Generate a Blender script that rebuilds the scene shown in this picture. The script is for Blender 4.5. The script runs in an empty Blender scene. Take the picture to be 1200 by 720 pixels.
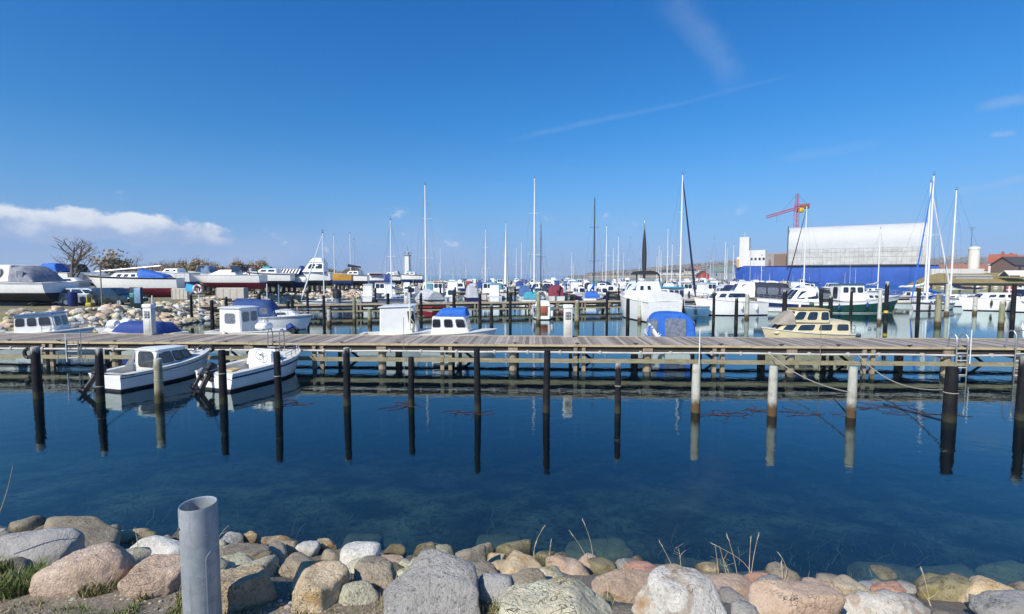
import bpy, bmesh, math, random
import numpy as np
from mathutils import Vector, Matrix, noise as mn
R = math.radians
SC = bpy.context.scene
COL = SC.collection

# ------------------------------------------------------------------ camera, light, sky
H, F, HY = 4.0, 570.0, 322.0            # eye height over the water, focal length (px of 1200), horizon row
PITCH = math.atan((360 - HY) / F)
cam = bpy.data.cameras.new('camera'); cam_o = bpy.data.objects.new('camera', cam); COL.objects.link(cam_o)
cam_o.location = (0, 0, H); cam_o.rotation_euler = (math.pi / 2 - PITCH, 0, 0)
cam.sensor_width = 36; cam.lens = F / 1200 * 36; cam.clip_start = .05; cam.clip_end = 9000
SC.camera = cam_o

SUN_EL, SUN_LEFT = R(41), R(38)         # sun behind the camera, to its left
sdir = Vector((-math.sin(SUN_LEFT) * math.cos(SUN_EL), -math.cos(SUN_LEFT) * math.cos(SUN_EL), math.sin(SUN_EL)))
sun = bpy.data.lights.new('sun', 'SUN'); sun_o = bpy.data.objects.new('sun', sun); COL.objects.link(sun_o)
sun.energy = 5.0; sun.angle = R(.5); sun.color = (1, .93, .82)
sun_o.rotation_euler = sdir.to_track_quat('Z', 'Y').to_euler(); sun_o.location = (0, 0, 80)

SC.view_settings.view_transform = 'Standard'; SC.view_settings.look = 'None'
SC.view_settings.exposure = 0.16; SC.view_settings.gamma = 1

W = bpy.data.worlds.new('World'); SC.world = W; W.use_nodes = True

class NT:
    """tiny helper for node trees"""
    def __init__(s, tree): s.t = tree; s.n = tree.nodes; s.l = tree.links
    def node(s, kind, **kw):
        n = s.n.new(kind)
        for k, v in kw.items(): setattr(n, k, v)
        return n
    def put(s, sock, v):
        if hasattr(v, 'is_linked'): s.l.new(v, sock)
        elif v is not None: sock.default_value = v
    def math(s, op, a, b=None, c=None, clamp=False):
        n = s.node('ShaderNodeMath', operation=op, use_clamp=clamp)
        for i, v in enumerate((a, b, c)):
            if v is not None: s.put(n.inputs[i], v)
        return n.outputs[0]
    def vmath(s, op, a, b=None, out=0):
        n = s.node('ShaderNodeVectorMath', operation=op)
        s.put(n.inputs[0], a)
        if b is not None: s.put(n.inputs[1], b)
        return n.outputs[out]
    def dot(s, a, b): return s.vmath('DOT_PRODUCT', a, b, 'Value')
    def rng(s, v, a, b, c=0., d=1., smooth=False):
        n = s.node('ShaderNodeMapRange'); n.clamp = True
        if smooth: n.interpolation_type = 'SMOOTHSTEP'
        s.put(n.inputs[0], v); n.inputs[1].default_value = a; n.inputs[2].default_value = b
        n.inputs[3].default_value = c; n.inputs[4].default_value = d
        return n.outputs[0]
    def noise(s, vec, scale, detail=4, rough=.55, dist=0):
        n = s.node('ShaderNodeTexNoise')
        if vec is not None: s.put(n.inputs['Vector'], vec)
        n.inputs['Scale'].default_value = scale; n.inputs['Detail'].default_value = detail
        n.inputs['Roughness'].default_value = rough; n.inputs['Distortion'].default_value = dist
        return n.outputs[0]
    def mix(s, fac, a, b, blend='MIX'):
        n = s.node('ShaderNodeMix', data_type='RGBA', blend_type=blend)
        s.put(n.inputs[0], fac); s.put(n.inputs[6], a); s.put(n.inputs[7], b)
        return n.outputs[2]

def ray(px, py):
    x = (px - 600) / F; v = -(py - 360) / F
    return Vector((x, math.cos(PITCH) + v * math.sin(PITCH), -math.sin(PITCH) + v * math.cos(PITCH)))
def at(px, py, z=0.):                       # where the sight line through a photo pixel meets height z
    d = ray(px, py); t = (z - H) / d.z
    return Vector((d.x * t, d.y * t, z))
def atY(px, py, Y):                         # ... meets distance Y
    d = ray(px, py); t = Y / d.y
    return Vector((d.x * t, Y, H + d.z * t))

def build_sky():
    T = NT(W.node_tree); T.n.clear()
    out = T.node('ShaderNodeOutputWorld'); bg = T.node('ShaderNodeBackground')
    sky = T.node('ShaderNodeTexSky', sky_type='NISHITA'); sky.sun_disc = False
    sky.sun_elevation = SUN_EL; sky.sun_rotation = math.atan2(sdir.x, sdir.y)
    sky.air_density = 1.0; sky.dust_density = 0.25; sky.ozone_density = 3.0; sky.altitude = 0
    d = T.vmath('NORMALIZE', T.node('ShaderNodeTexCoord').outputs['Generated'])
    sep = T.node('ShaderNodeSeparateXYZ'); T.l.new(d, sep.inputs[0])
    az = T.math('ARCTAN2', sep.outputs[0], sep.outputs[1]); el = T.math('ARCSINE', sep.outputs[2])
    hs = T.node('ShaderNodeHueSaturation'); hs.inputs['Saturation'].default_value = 1.18; hs.inputs['Value'].default_value = 1.0
    T.l.new(sky.outputs[0], hs.inputs['Color'])
    col = hs.outputs[0]
    # white-ish, slightly cool lift near the horizon kept saturated blue as in the clear spring air
    low = T.rng(el, R(0), R(16), 1, 0, True)
    col = T.mix(T.math('MULTIPLY', low, .62), col, (2.4, 4.3, 7.2, 1))
    cr = T.node('ShaderNodeValToRGB'); T.l.new(T.rng(el, 0, R(40)), cr.inputs[0])
    E = cr.color_ramp.elements; E[0].position = .04; E[0].color = (.68, .80, 1.1, 1); E[1].position = .75; E[1].color = (.31, 1.06, 1.57, 1)
    e = E.new(.42); e.color = (.44, 1.06, 1.43, 1); e = E.new(.16); e.color = (.68, .9, 1.13, 1)
    col = T.mix(1., col, cr.outputs[0], 'MULTIPLY')     # clear, very blue spring air
    # cumulus bank low in the left of the view
    comb = T.node('ShaderNodeCombineXYZ'); T.l.new(az, comb.inputs[0]); T.l.new(T.math('MULTIPLY', el, 1.45), comb.inputs[1])
    n1 = T.noise(comb.outputs[0], 19, 7, .54)
    n2 = T.noise(comb.outputs[0], 5.0, 3, .5)
    ledge = T.rng(el, R(1.7), R(3.6), 0, 1, True)
    utop = T.rng(el, R(4.6), R(6.9), 1, 0, True)
    side = T.rng(az, R(-34), R(-25), 1, 0, True)
    prof = T.math('MULTIPLY', T.math('MULTIPLY', ledge, utop), side)
    n3 = T.noise(comb.outputs[0], 46, 5, .6)
    dens = T.math('ADD', T.math('ADD', n1, T.math('MULTIPLY', T.math('SUBTRACT', n3, .5), .2)), T.math('MULTIPLY', prof, .46))
    bank = T.rng(dens, .7, .9, 0, 1, True)
    bank = T.math('MULTIPLY', bank, T.rng(prof, 0, .12))
    shade = T.rng(T.math('ADD', el, T.math('MULTIPLY', T.math('SUBTRACT', n1, .5), R(5))), R(3.4), R(5.4), 0, 1, True)
    ccol = T.mix(shade, (3.6, 4.7, 7.2, 1), (8.3, 8.6, 9.2, 1))
    col = T.mix(T.math('MULTIPLY', bank, .9), col, ccol)
    low2 = T.math('MULTIPLY', T.rng(el, R(1), R(6), 1, 0, True), T.rng(az, R(-42), R(-14), .62, .1, True))
    col = T.mix(low2, col, (3.6, 4.9, 7.4, 1))
    # scattered small puffs and a thin veil above the sea
    pm = T.math('MULTIPLY', T.rng(n1, .6, .72, 0, .75, True), T.rng(n2, .48, .62, 0, 1, True))
    pm = T.math('MULTIPLY', pm, T.math('MULTIPLY', T.rng(el, R(1.2), R(3), 0, 1, True), T.rng(el, R(6), R(9.5), 1, 0, True)))
    col = T.mix(pm, col, (6.6, 7.2, 8.6, 1))
    veil = T.math('MULTIPLY', T.rng(n2, .42, .7, 0, .28, True), T.rng(el, R(1), R(9), 1, 0, True))
    col = T.mix(veil, col, (5.0, 5.8, 7.8, 1))
    # thin cirrus / old contrails: bands along great circles
    def streak(p, q, width, amt, fade0, fade1, nscale, dens=.35):
        nonlocal col
        a, b = ray(*p).normalized(), ray(*q).normalized()
        nrm = a.cross(b).normalized(); mid = ((a + b) / 2).normalized(); tang = (b - a).normalized(); half = (b - a).length / 2
        off = T.dot(d, tuple(nrm)); along = T.math('DIVIDE', T.dot(d, tuple(tang)), half)
        along = T.math('SUBTRACT', along, float(mid.dot(tang)) / half)
        wob = T.noise(d, nscale, 5, .6)
        off = T.math('ADD', off, T.math('MULTIPLY', T.math('SUBTRACT', wob, .5), width * 2.2))
        m = T.rng(T.math('ABSOLUTE', off), 0, width, 1, 0, True)
        m = T.math('MULTIPLY', m, T.rng(T.math('ABSOLUTE', along), fade0, fade1, 1, 0, True))
        m = T.math('MULTIPLY', m, T.rng(wob, dens, .68, .15, 1))
        front = T.rng(T.dot(d, tuple(mid)), .2, .5, 0, 1)
        col = T.mix(T.math('MULTIPLY', T.math('MULTIPLY', m, front), amt), col, (5.2, 6.2, 7.8, 1))
    streak((590, 166), (815, 117), .008, .15, .5, 1.1, 9)
    streak((780, 126), (940, 84), .006, .1, .6, 1.1, 9)
    streak((775, -20), (872, 104), .045, .2, .5, 1.1, 6)
    streak((1140, 128), (1230, 112), .012, .3, .5, 1.1, 9)
    streak((905, 190), (1040, 165), .014, .14, .5, 1.1, 9)
    streak((1110, 226), (1230, 205), .009, .25, .5, 1.1, 9)
    streak((1155, 160), (1195, 156), .006, .4, .3, 1., 20)
    T.l.new(col, bg.inputs[0]); bg.inputs[1].default_value = .0895
    T.l.new(bg.outputs[0], out.inputs[0])
build_sky()

# ------------------------------------------------------------------ materials
MATS = {}
def M(name, col, rough=.5, metal=0., var=.14, scale=3., bump=0., bscale=25., rnd=0., coat=0., spec=.5, dirt=None, dirt_amt=.5, dscale=2.5):
    if name in MATS: return MATS[name]
    m = bpy.data.materials.new(name); m.use_nodes = True; T = NT(m.node_tree)
    b = T.n['Principled BSDF']; tc = T.node('ShaderNodeTexCoord').outputs['Object']
    oi = T.node('ShaderNodeObjectInfo')
    sh = T.vmath('ADD', tc, T.vmath('SCALE', oi.outputs['Location'], None))
    n = T.noise(sh, scale, 5, .6)
    c0 = tuple(c * (1 - var) for c in col) + (1,); c1 = tuple(min(1, c * (1 + var)) for c in col) + (1,)
    c = T.mix(T.rng(n, .3, .7), c0, c1)
    if dirt:
        c = T.mix(T.math('MULTIPLY', T.rng(T.noise(sh, dscale, 6, .65), .5, .72, 0, 1, True), dirt_amt), c, tuple(dirt) + (1,))
    if rnd:
        h = T.node('ShaderNodeHueSaturation'); T.l.new(c, h.inputs['Color'])
        T.l.new(T.math('MULTIPLY_ADD', oi.outputs['Random'], 2 * rnd, 1 - rnd), h.inputs['Value'])
        c = h.outputs[0]
    T.l.new(c, b.inputs['Base Color'])
    T.l.new(T.rng(n, .3, .7, max(.02, rough * .85), min(1, rough * 1.15)), b.inputs['Roughness'])
    b.inputs['Metallic'].default_value = metal; b.inputs['Specular IOR Level'].default_value = spec
    b.inputs['Coat Weight'].default_value = coat; b.inputs['Coat Roughness'].default_value = .08
    if bump:
        bn = T.node('ShaderNodeBump'); bn.inputs['Strength'].default_value = bump; bn.inputs['Distance'].default_value = .02
        T.l.new(T.noise(sh, bscale, 5, .6), bn.inputs['Height']); T.l.new(bn.outputs[0], b.inputs['Normal'])
    MATS[name] = m
    return m

WHITE = M('gelcoat_white', (.83, .83, .8), .25, var=.04, coat=.3, dirt=(.55, .52, .45), dirt_amt=.2)
WHITE2 = M('gelcoat_offwhite', (.68, .67, .62), .32, var=.07, coat=.2, dirt=(.45, .42, .35), dirt_amt=.3)
CREAM = M('cream_gelcoat', (.6, .52, .33), .35, var=.1, coat=.2, dirt=(.4, .32, .16), dirt_amt=.35)
NAVY = M('navy_paint', (.012, .022, .09), .3, var=.2, coat=.3)
NAVYCLOTH = M('navy_canvas', (.01, .016, .06), .8, var=.3, bump=.4, bscale=9)
BLUECLOTH = M('blue_canvas', (.015, .12, .5), .75, var=.25, bump=.4, bscale=8, dirt=(.1, .22, .5), dirt_amt=.4)
ROYAL = M('royal_blue_canvas', (.013, .045, .22), .75, var=.25, bump=.4, bscale=8)
GREYCLOTH = M('grey_canvas', (.42, .44, .47), .8, var=.2, bump=.5, bscale=7)
DARKCLOTH = M('black_canvas', (.018, .019, .024), .8, var=.3, bump=.4, bscale=8)
WHITECLOTH = M('white_canvas', (.72, .72, .7), .8, var=.1, bump=.4, bscale=7)
TEALCLOTH = M('teal_canvas', (.05, .32, .42), .8, var=.2, bump=.4)
VINYL = M('clear_vinyl', (.16, .18, .22), .15, var=.4, scale=6, coat=.4)
GLASS = M('window_glass', (.02, .025, .035), .06, var=.5, scale=2, coat=.5, spec=.8)
GREENH = M('green_hull_paint', (.012, .06, .045), .3, var=.2, coat=.3)
LBLUEH = M('light_blue_hull_paint', (.16, .4, .6), .35, var=.15, coat=.2)
BLACKH = M('black_hull_paint', (.012, .013, .015), .35, var=.3)
REDH = M('red_hull_paint', (.3, .02, .03), .4, var=.2, coat=.2)
ANTIR = M('red_antifouling', (.2, .012, .035), .75, var=.25, dirt=(.1, .03, .03))
ANTIB = M('dark_antifouling', (.018, .02, .028), .75, var=.3)
ANTIBL = M('blue_antifouling', (.02, .06, .2), .75, var=.3)
OCHRE = M('ochre_paint', (.5, .27, .04), .5, var=.2)
TEAK = M('varnished_teak', (.3, .12, .045), .45, var=.25, scale=9)
STEEL = M('stainless_steel', (.62, .63, .65), .25, 1., var=.08)
ALU = M('silver_aluminium', (.66, .67, .68), .38, .7, var=.06)
ALUW = M('white_painted_mast', (.75, .76, .76), .35, var=.06)
DARKMAST = M('dark_anodised_mast', (.09, .1, .12), .4, .5, var=.15)
WIRE = M('rigging_wire', (.1, .105, .115), .5, 0., var=.1, spec=.2)
DECKGREY = M('deck_paint', (.58, .58, .55), .6, var=.1, bump=.1, bscale=80)
RUBBER = M('black_rubber', (.018, .018, .02), .55, var=.3)
PLASTICW = M('white_plastic', (.78, .78, .76), .4, var=.06)
GREYP = M('grey_motor_paint', (.2, .22, .25), .35, var=.1, coat=.2)
ROPEW = M('pale_rope', (.36, .33, .27), .9, var=.3, scale=30)
ROPEB = M('blue_rope', (.05, .12, .3), .9, var=.3, scale=30)
RED = M('red_paint', (.55, .02, .03), .5, var=.15)
YELLOW = M('yellow_paint', (.7, .5, .03), .5, var=.15)
ORANGE = M('orange_plastic', (.8, .2, .03), .5, var=.1)

def wood_mat(name, ca, cb, dirt, axis=0, plank=None, rnd=0):
    m = bpy.data.materials.new(name); m.use_nodes = True; T = NT(m.node_tree); b = T.n['Principled BSDF']
    tc = T.node('ShaderNodeTexCoord').outputs['Object']
    sc = [1.5, 1.5, 1.5]; sc[axis] = .12
    mp = T.node('ShaderNodeMapping'); mp.inputs['Scale'].default_value = sc; T.l.new(tc, mp.inputs[0])
    g = T.noise(mp.outputs[0], 22, 6, .65)
    c = T.mix(T.rng(g, .3, .7), ca + (1,), cb + (1,))
    if plank:
        sep = T.node('ShaderNodeSeparateXYZ'); T.l.new(tc, sep.inputs[0])
        k = T.math('FLOOR', T.math('DIVIDE', sep.outputs[0], plank))
        wn = T.node('ShaderNodeTexWhiteNoise'); wn.noise_dimensions = '1D'; T.l.new(k, wn.inputs['W'])
        h = T.node('ShaderNodeHueSaturation'); T.l.new(c, h.inputs['Color'])
        T.l.new(T.rng(wn.outputs[0], 0, 1, .5, 1.35), h.inputs['Value']); c = h.outputs[0]
    c = T.mix(T.math('MULTIPLY', T.rng(T.noise(tc, 1.7, 6, .7), .46, .68, 0, 1, True), .6), c, dirt + (1,))
    T.l.new(c, b.inputs['Base Color']); b.inputs['Roughness'].default_value = .85
    bn = T.node('ShaderNodeBump'); bn.inputs['Strength'].default_value = .5; bn.inputs['Distance'].default_value = .01
    T.l.new(g, bn.inputs['Height']); T.l.new(bn.outputs[0], b.inputs['Normal'])
    return m
PLANKS = wood_mat('weathered_deck_planks', (.25, .21, .18), (.41, .36, .3), (.18, .155, .13), 1, .148)
EDGE = wood_mat('sunlit_edge_timber', (.4, .31, .17), (.56, .46, .29), (.25, .2, .11), 0)
BEAM = wood_mat('old_beam_timber', (.2, .17, .1), (.36, .32, .2), (.13, .12, .06), 0)
DARKW = wood_mat('dark_shaded_timber', (.03, .024, .02), (.07, .055, .045), (.02, .02, .016), 0)  # dark timber; its tone also paints the shade below the decks
POSTW = wood_mat('post_timber', (.22, .17, .12), (.38, .31, .22), (.12, .11, .07), 2)

def pile_mat(name, ca, cb, stain, low=(.03, .028, .02), lowz=.35, rnd=.12, moss=None):
    """upright timber whose foot is stained dark by the water"""
    m = bpy.data.materials.new(name); m.use_nodes = True; T = NT(m.node_tree); b = T.n['Principled BSDF']
    tc = T.node('ShaderNodeTexCoord').outputs['Object']; oi = T.node('ShaderNodeObjectInfo')
    v = T.vmath('ADD', tc, oi.outputs['Location'])
    mp = T.node('ShaderNodeMapping'); mp.inputs['Scale'].default_value = (1, 1, .08); T.l.new(v, mp.inputs[0])
    g = T.noise(mp.outputs[0], 26, 6, .7)
    c = T.mix(T.rng(g, .3, .7), ca + (1,), cb + (1,))
    c = T.mix(T.math('MULTIPLY', T.rng(T.noise(v, 3.2, 5, .7), .48, .66, 0, 1, True), .7), c, stain + (1,))
    if moss: c = T.mix(T.math('MULTIPLY', T.rng(T.noise(v, 2.1, 5, .6), .45, .62, 0, 1, True), .75), c, moss + (1,))
    sep = T.node('ShaderNodeSeparateXYZ'); T.l.new(tc, sep.inputs[0])
    zz = T.math('ADD', sep.outputs[2], T.math('MULTIPLY', T.math('SUBTRACT', T.noise(v, 7, 4, .7), .5), .35))
    c = T.mix(T.rng(zz, lowz * .45, lowz, 1, 0, True), c, low + (1,))
    gz = T.node('ShaderNodeSeparateXYZ'); T.l.new(T.node('ShaderNodeTexCoord').outputs['Generated'], gz.inputs[0])
    drop = T.math('MULTIPLY', T.rng(T.math('ADD', gz.outputs[2], T.math('MULTIPLY', T.noise(mp.outputs[0], 9, 3, .6), .14)), 1.03, 1.07, 0, 1), T.rng(oi.outputs['Random'], .45, .6, 0, .7))
    c = T.mix(drop, c, (.5, .49, .45, 1))                        # gull droppings on the heads
    h = T.node('ShaderNodeHueSaturation'); T.l.new(c, h.inputs['Color'])
    T.l.new(T.math('MULTIPLY_ADD', oi.outputs['Random'], 2 * rnd, 1 - rnd), h.inputs['Value'])
    T.l.new(h.outputs[0], b.inputs['Base Color']); b.inputs['Roughness'].default_value = .75; b.inputs['Specular IOR Level'].default_value = .25
    bn = T.node('ShaderNodeBump'); bn.inputs['Strength'].default_value = .6; bn.inputs['Distance'].default_value = .015
    T.l.new(g, bn.inputs['Height']); T.l.new(bn.outputs[0], b.inputs['Normal'])
    return m
PILEB = pile_mat('tarred_pile', (.004, .004, .006), (.012, .012, .016), (.022, .021, .02), (.028, .03, .016), .3)
PILEP = pile_mat('pale_grey_pile', (.36, .36, .31), (.55, .55, .47), (.27, .25, .19), (.1, .062, .03), .5)
PILEG = pile_mat('mossy_pile', (.2, .19, .12), (.36, .34, .23), (.14, .11, .06), (.06, .05, .02), .5, moss=(.17, .2, .1))

def rock_mat(name, base, alt, fleck, lichen=None, speck=.5, vein=None, wetk=.75):
    m = bpy.data.materials.new(name); m.use_nodes = True; T = NT(m.node_tree); b = T.n['Principled BSDF']
    tc = T.node('ShaderNodeTexCoord').outputs['Object']; oi = T.node('ShaderNodeObjectInfo')
    v = T.vmath('ADD', tc, T.vmath('MULTIPLY', oi.outputs['Location'], (3.1, 2.7, 1.9)))
    c = T.mix(T.rng(T.noise(v, 3.2, 8, .7), .36, .62), base + (1,), alt + (1,))
    c = T.mix(T.math('MULTIPLY', T.rng(T.noise(v, 7.5, 7, .72), .5, .66, 0, 1, True), .45), c, tuple(x * .62 for x in base) + (1,))
    c = T.mix(T.math('MULTIPLY', T.rng(T.noise(v, 62, 2, .8), .54, .66), speck), c, fleck + (1,))
    c = T.mix(T.math('MULTIPLY', T.rng(T.noise(v, 44, 2, .8), .57, .68), speck * .6), c, tuple(min(1, x * 1.7) for x in base) + (1,))
    if lichen: c = T.mix(T.math('MULTIPLY', T.rng(T.noise(v, 4.6, 6, .7), .54, .66, 0, 1, True), .8), c, lichen + (1,))
    vc = T.node('ShaderNodeTexVoronoi'); vc.feature = 'DISTANCE_TO_EDGE'; vc.inputs['Scale'].default_value = 2.6
    T.l.new(T.vmath('ADD', v, T.vmath('SCALE', T.node('ShaderNodeTexNoise').outputs['Color'], None)), vc.inputs['Vector'])
    crack = T.math('MULTIPLY', T.rng(vc.outputs['Distance'], .0, .022, 1, 0, True), T.rng(T.noise(v, 2.5, 3, .6), .52, .6, 0, 1))
    c = T.mix(T.math('MULTIPLY', crack, .7), c, tuple(x * .25 for x in base) + (1,))
    if vein:
        w = T.node('ShaderNodeTexWave'); w.inputs['Scale'].default_value = 1.1; w.inputs['Distortion'].default_value = 22; w.inputs['Detail'].default_value = 5; w.inputs['Detail Scale'].default_value = 1.6
        T.l.new(v, w.inputs[0]); c = T.mix(T.rng(w.outputs[0], .7, 1, 0, .55, True), c, vein + (1,))
    geo = T.node('ShaderNodeNewGeometry')
    sep = T.node('ShaderNodeSeparateXYZ'); T.l.new(geo.outputs['Position'], sep.inputs[0])
    wet = T.rng(T.math('ADD', sep.outputs[2], T.math('MULTIPLY', T.math('SUBTRACT', T.noise(v, 6, 4, .7), .5), .3)), .02, .2, 1, 0, True)
    c = T.mix(T.math('MULTIPLY', wet, wetk), c, (.05, .045, .022, 1))       # algae below the tide mark
    h = T.node('ShaderNodeHueSaturation'); T.l.new(c, h.inputs['Color'])
    T.l.new(T.math('MULTIPLY_ADD', oi.outputs['Random'], .4, .8), h.inputs['Value'])
    T.l.new(h.outputs[0], b.inputs['Base Color']); b.inputs['Roughness'].default_value = .82; b.inputs['Specular IOR Level'].default_value = .3
    bn = T.node('ShaderNodeBump'); bn.inputs['Strength'].default_value = 1.; bn.inputs['Distance'].default_value = .05
    T.l.new(T.math('ADD', T.math('ADD', T.noise(v, 7, 9, .74), T.math('MULTIPLY', T.noise(v, 24, 5, .75), .45)), T.math('SUBTRACT', T.math('MULTIPLY', T.noise(v, 60, 4, .75), .3), T.math('MULTIPLY', crack, .5))), bn.inputs['Height'])
    T.l.new(bn.outputs[0], b.inputs['Normal'])
    return m
ROCK = dict(
    grey=rock_mat('grey_granite', (.37, .35, .315), (.47, .45, .41), (.09, .09, .09), speck=.65),
    blue=rock_mat('blue_grey_gneiss', (.39, .38, .36), (.53, .515, .48), (.5, .5, .48), speck=.4, vein=(.46, .45, .43)),
    pink=rock_mat('pink_granite', (0.550, 0.392, 0.275), (0.702, 0.550, 0.421), (.25, .17, .12), speck=.45),
    tan=rock_mat('tan_granite', (0.515, 0.392, 0.240), (0.679, 0.550, 0.363), (.18, .12, .07), (.44, .25, .08), speck=.45),
    brown=rock_mat('brown_granite', (.34, .285, .205), (.49, .42, .31), (.08, .065, .05), speck=.5),
    olive=rock_mat('olive_stone', (0.199, 0.170, 0.094), (0.351, 0.310, 0.187), (.09, .08, .045), (.24, .22, .07), speck=.4),
    white=rock_mat('pale_granite', (0.632, 0.597, 0.526), (0.720, 0.720, 0.655), (.2, .19, .17), speck=.45),
    cream=rock_mat('cream_granite', (0.608, 0.538, 0.374), (0.720, 0.702, 0.515), (.16, .14, .1), (.42, .28, .1), speck=.75),
    rust=rock_mat('lichen_gneiss', (0.538, 0.503, 0.445), (0.702, 0.667, 0.585), (.18, .16, .14), (.46, .24, .07), speck=.5, vein=(.36, .25, .15)),
    sunk=rock_mat('algae_coated_stone', (.17, .14, .08), (.27, .22, .13), (.09, .075, .04), speck=.4, wetk=.15),
    red=rock_mat('red_stone', (0.398, 0.199, 0.140), (0.526, 0.316, 0.234), (.17, .08, .06), speck=.4),
)

def water_mat():
    m = bpy.data.materials.new('harbour_water'); m.use_nodes = True; T = NT(m.node_tree); T.n.clear()
    out = T.node('ShaderNodeOutputMaterial')
    pos = T.node('ShaderNodeNewGeometry').outputs['Position']
    mp = T.node('ShaderNodeMapping'); mp.inputs['Scale'].default_value = (1, 1.5, 1); T.l.new(pos, mp.inputs[0])
    n1 = T.noise(mp.outputs[0], 1.7, 3, .5); n2 = T.noise(mp.outputs[0], 7, 3, .5); n3 = T.noise(pos, .05, 3, .5)
    py_ = T.node('ShaderNodeSeparateXYZ'); T.l.new(pos, py_.inputs[0])
    calm = T.math('ADD', T.rng(n3, .35, .65, .35, 1), T.rng(py_.outputs[1], 225, 300, 0, 9))      # open sea outside the mole is rougher
    hgt = T.math('MULTIPLY', T.math('ADD', n1, T.math('MULTIPLY', n2, .16)), calm)
    bn = T.node('ShaderNodeBump'); bn.inputs['Strength'].default_value = .08; bn.inputs['Distance'].default_value = .1
    T.l.new(hgt, bn.inputs['Height'])
    tr = T.node('ShaderNodeBsdfTransparent'); tr.inputs[0].default_value = (.6, .8, .76, 1)
    df = T.node('ShaderNodeBsdfDiffuse'); df.inputs[0].default_value = (.0005, .005, .011, 1)
    gl = T.node('ShaderNodeBsdfGlossy'); gl.inputs[0].default_value = (.86, 1, 1, 1); gl.inputs['Roughness'].default_value = .015
    T.l.new(bn.outputs[0], gl.inputs['Normal'])
    fr = T.node('ShaderNodeFresnel'); T.l.new(T.math('MULTIPLY_ADD', T.node('ShaderNodeNewGeometry').outputs['Backfacing'], 1 / 1.8 - 1.8, 1.8), fr.inputs[0]); T.l.new(bn.outputs[0], fr.inputs['Normal'])
    body = T.node('ShaderNodeMixShader')
    ps = T.node('ShaderNodeSeparateXYZ'); T.l.new(pos, ps.inputs[0])
    deep = T.math('ADD', ps.outputs[1], T.math('MULTIPLY', ps.outputs[0], .13))          # the bottom falls away from the stones
    T.l.new(T.rng(deep, 6.8, 14.5, .04, .93), body.inputs[0])
    T.l.new(tr.outputs[0], body.inputs[1]); T.l.new(df.outputs[0], body.inputs[2])
    mx = T.node('ShaderNodeMixShader'); T.l.new(fr.outputs[0], mx.inputs[0])
    T.l.new(body.outputs[0], mx.inputs[1]); T.l.new(gl.outputs[0], mx.inputs[2]); T.l.new(mx.outputs[0], out.inputs[0])
    return m
WATER = water_mat()

def ground_mat(name, cols, s1=2.2, s2=45, bump=.6, rough=.95, weed=False):
    m = bpy.data.materials.new(name); m.use_nodes = True; T = NT(m.node_tree); b = T.n['Principled BSDF']
    p = T.node('ShaderNodeNewGeometry').outputs['Position']
    c = T.mix(T.rng(T.noise(p, s1, 6, .65), .42, .6), cols[0] + (1,), cols[1] + (1,))
    c = T.mix(T.math('MULTIPLY', T.rng(T.noise(p, s2, 3, .7), .5, .64), .8), c, cols[2] + (1,))
    c = T.mix(T.math('MULTIPLY', T.rng(T.noise(p, s2 * .6, 3, .8), .58, .68), .7), c, cols[3] + (1,))
    if weed:                                    # a belt of bladder weed grows on the stones near the shore
        sx = T.node('ShaderNodeSeparateXYZ'); T.l.new(p, sx.inputs[0])
        off = T.math('ADD', T.math('ADD', sx.outputs[1], T.math('MULTIPLY', sx.outputs[0], .1)), T.math('MULTIPLY', T.math('SUBTRACT', T.noise(p, .7, 6, .7), .5), 6))
        c = T.mix(T.math('MULTIPLY', T.rng(off, 7.4, 10.6, 1, 0, True), .9), c, (.016, .016, .009, 1))
    T.l.new(c, b.inputs['Base Color']); b.inputs['Roughness'].default_value = rough; b.inputs['Specular IOR Level'].default_value = .2
    bn = T.node('ShaderNodeBump'); bn.inputs['Strength'].default_value = bump; bn.inputs['Distance'].default_value = .03
    T.l.new(T.noise(p, s2, 5, .7), bn.inputs['Height']); T.l.new(bn.outputs[0], b.inputs['Normal'])
    return m
GRAVEL = ground_mat('gravel_and_turf', ((.17, .14, .1), (.24, .2, .15), (.34, .31, .27), (.09, .09, .04)))
YARD = ground_mat('boatyard_ground', ((.2, .17, .11), (.16, .16, .08), (.28, .25, .19), (.1, .09, .05)), .25, 3)
SEABED = ground_mat('weedy_seabed', ((.028, .03, .02), (.12, .14, .11), (.013, .014, .009), (.05, .042, .02)), .75, 5.5, .3, weed=True)
BANKG = ground_mat('dry_grass_bank', ((.24, .19, .07), (.31, .25, .1), (.2, .17, .08), (.34, .3, .17)), .12, .8)
HILLM = ground_mat('far_hillside', ((.22, .2, .16), (.16, .155, .12), (.27, .24, .19), (.13, .14, .11)), .01, .06, .2)  # colours paled and greyed to carry the haze of distance
BREAKM = ground_mat('far_stone_mole', ((.2, .19, .17), (.3, .28, .25), (.12, .11, .1), (.38, .36, .33)), .2, 1.2)

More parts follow.
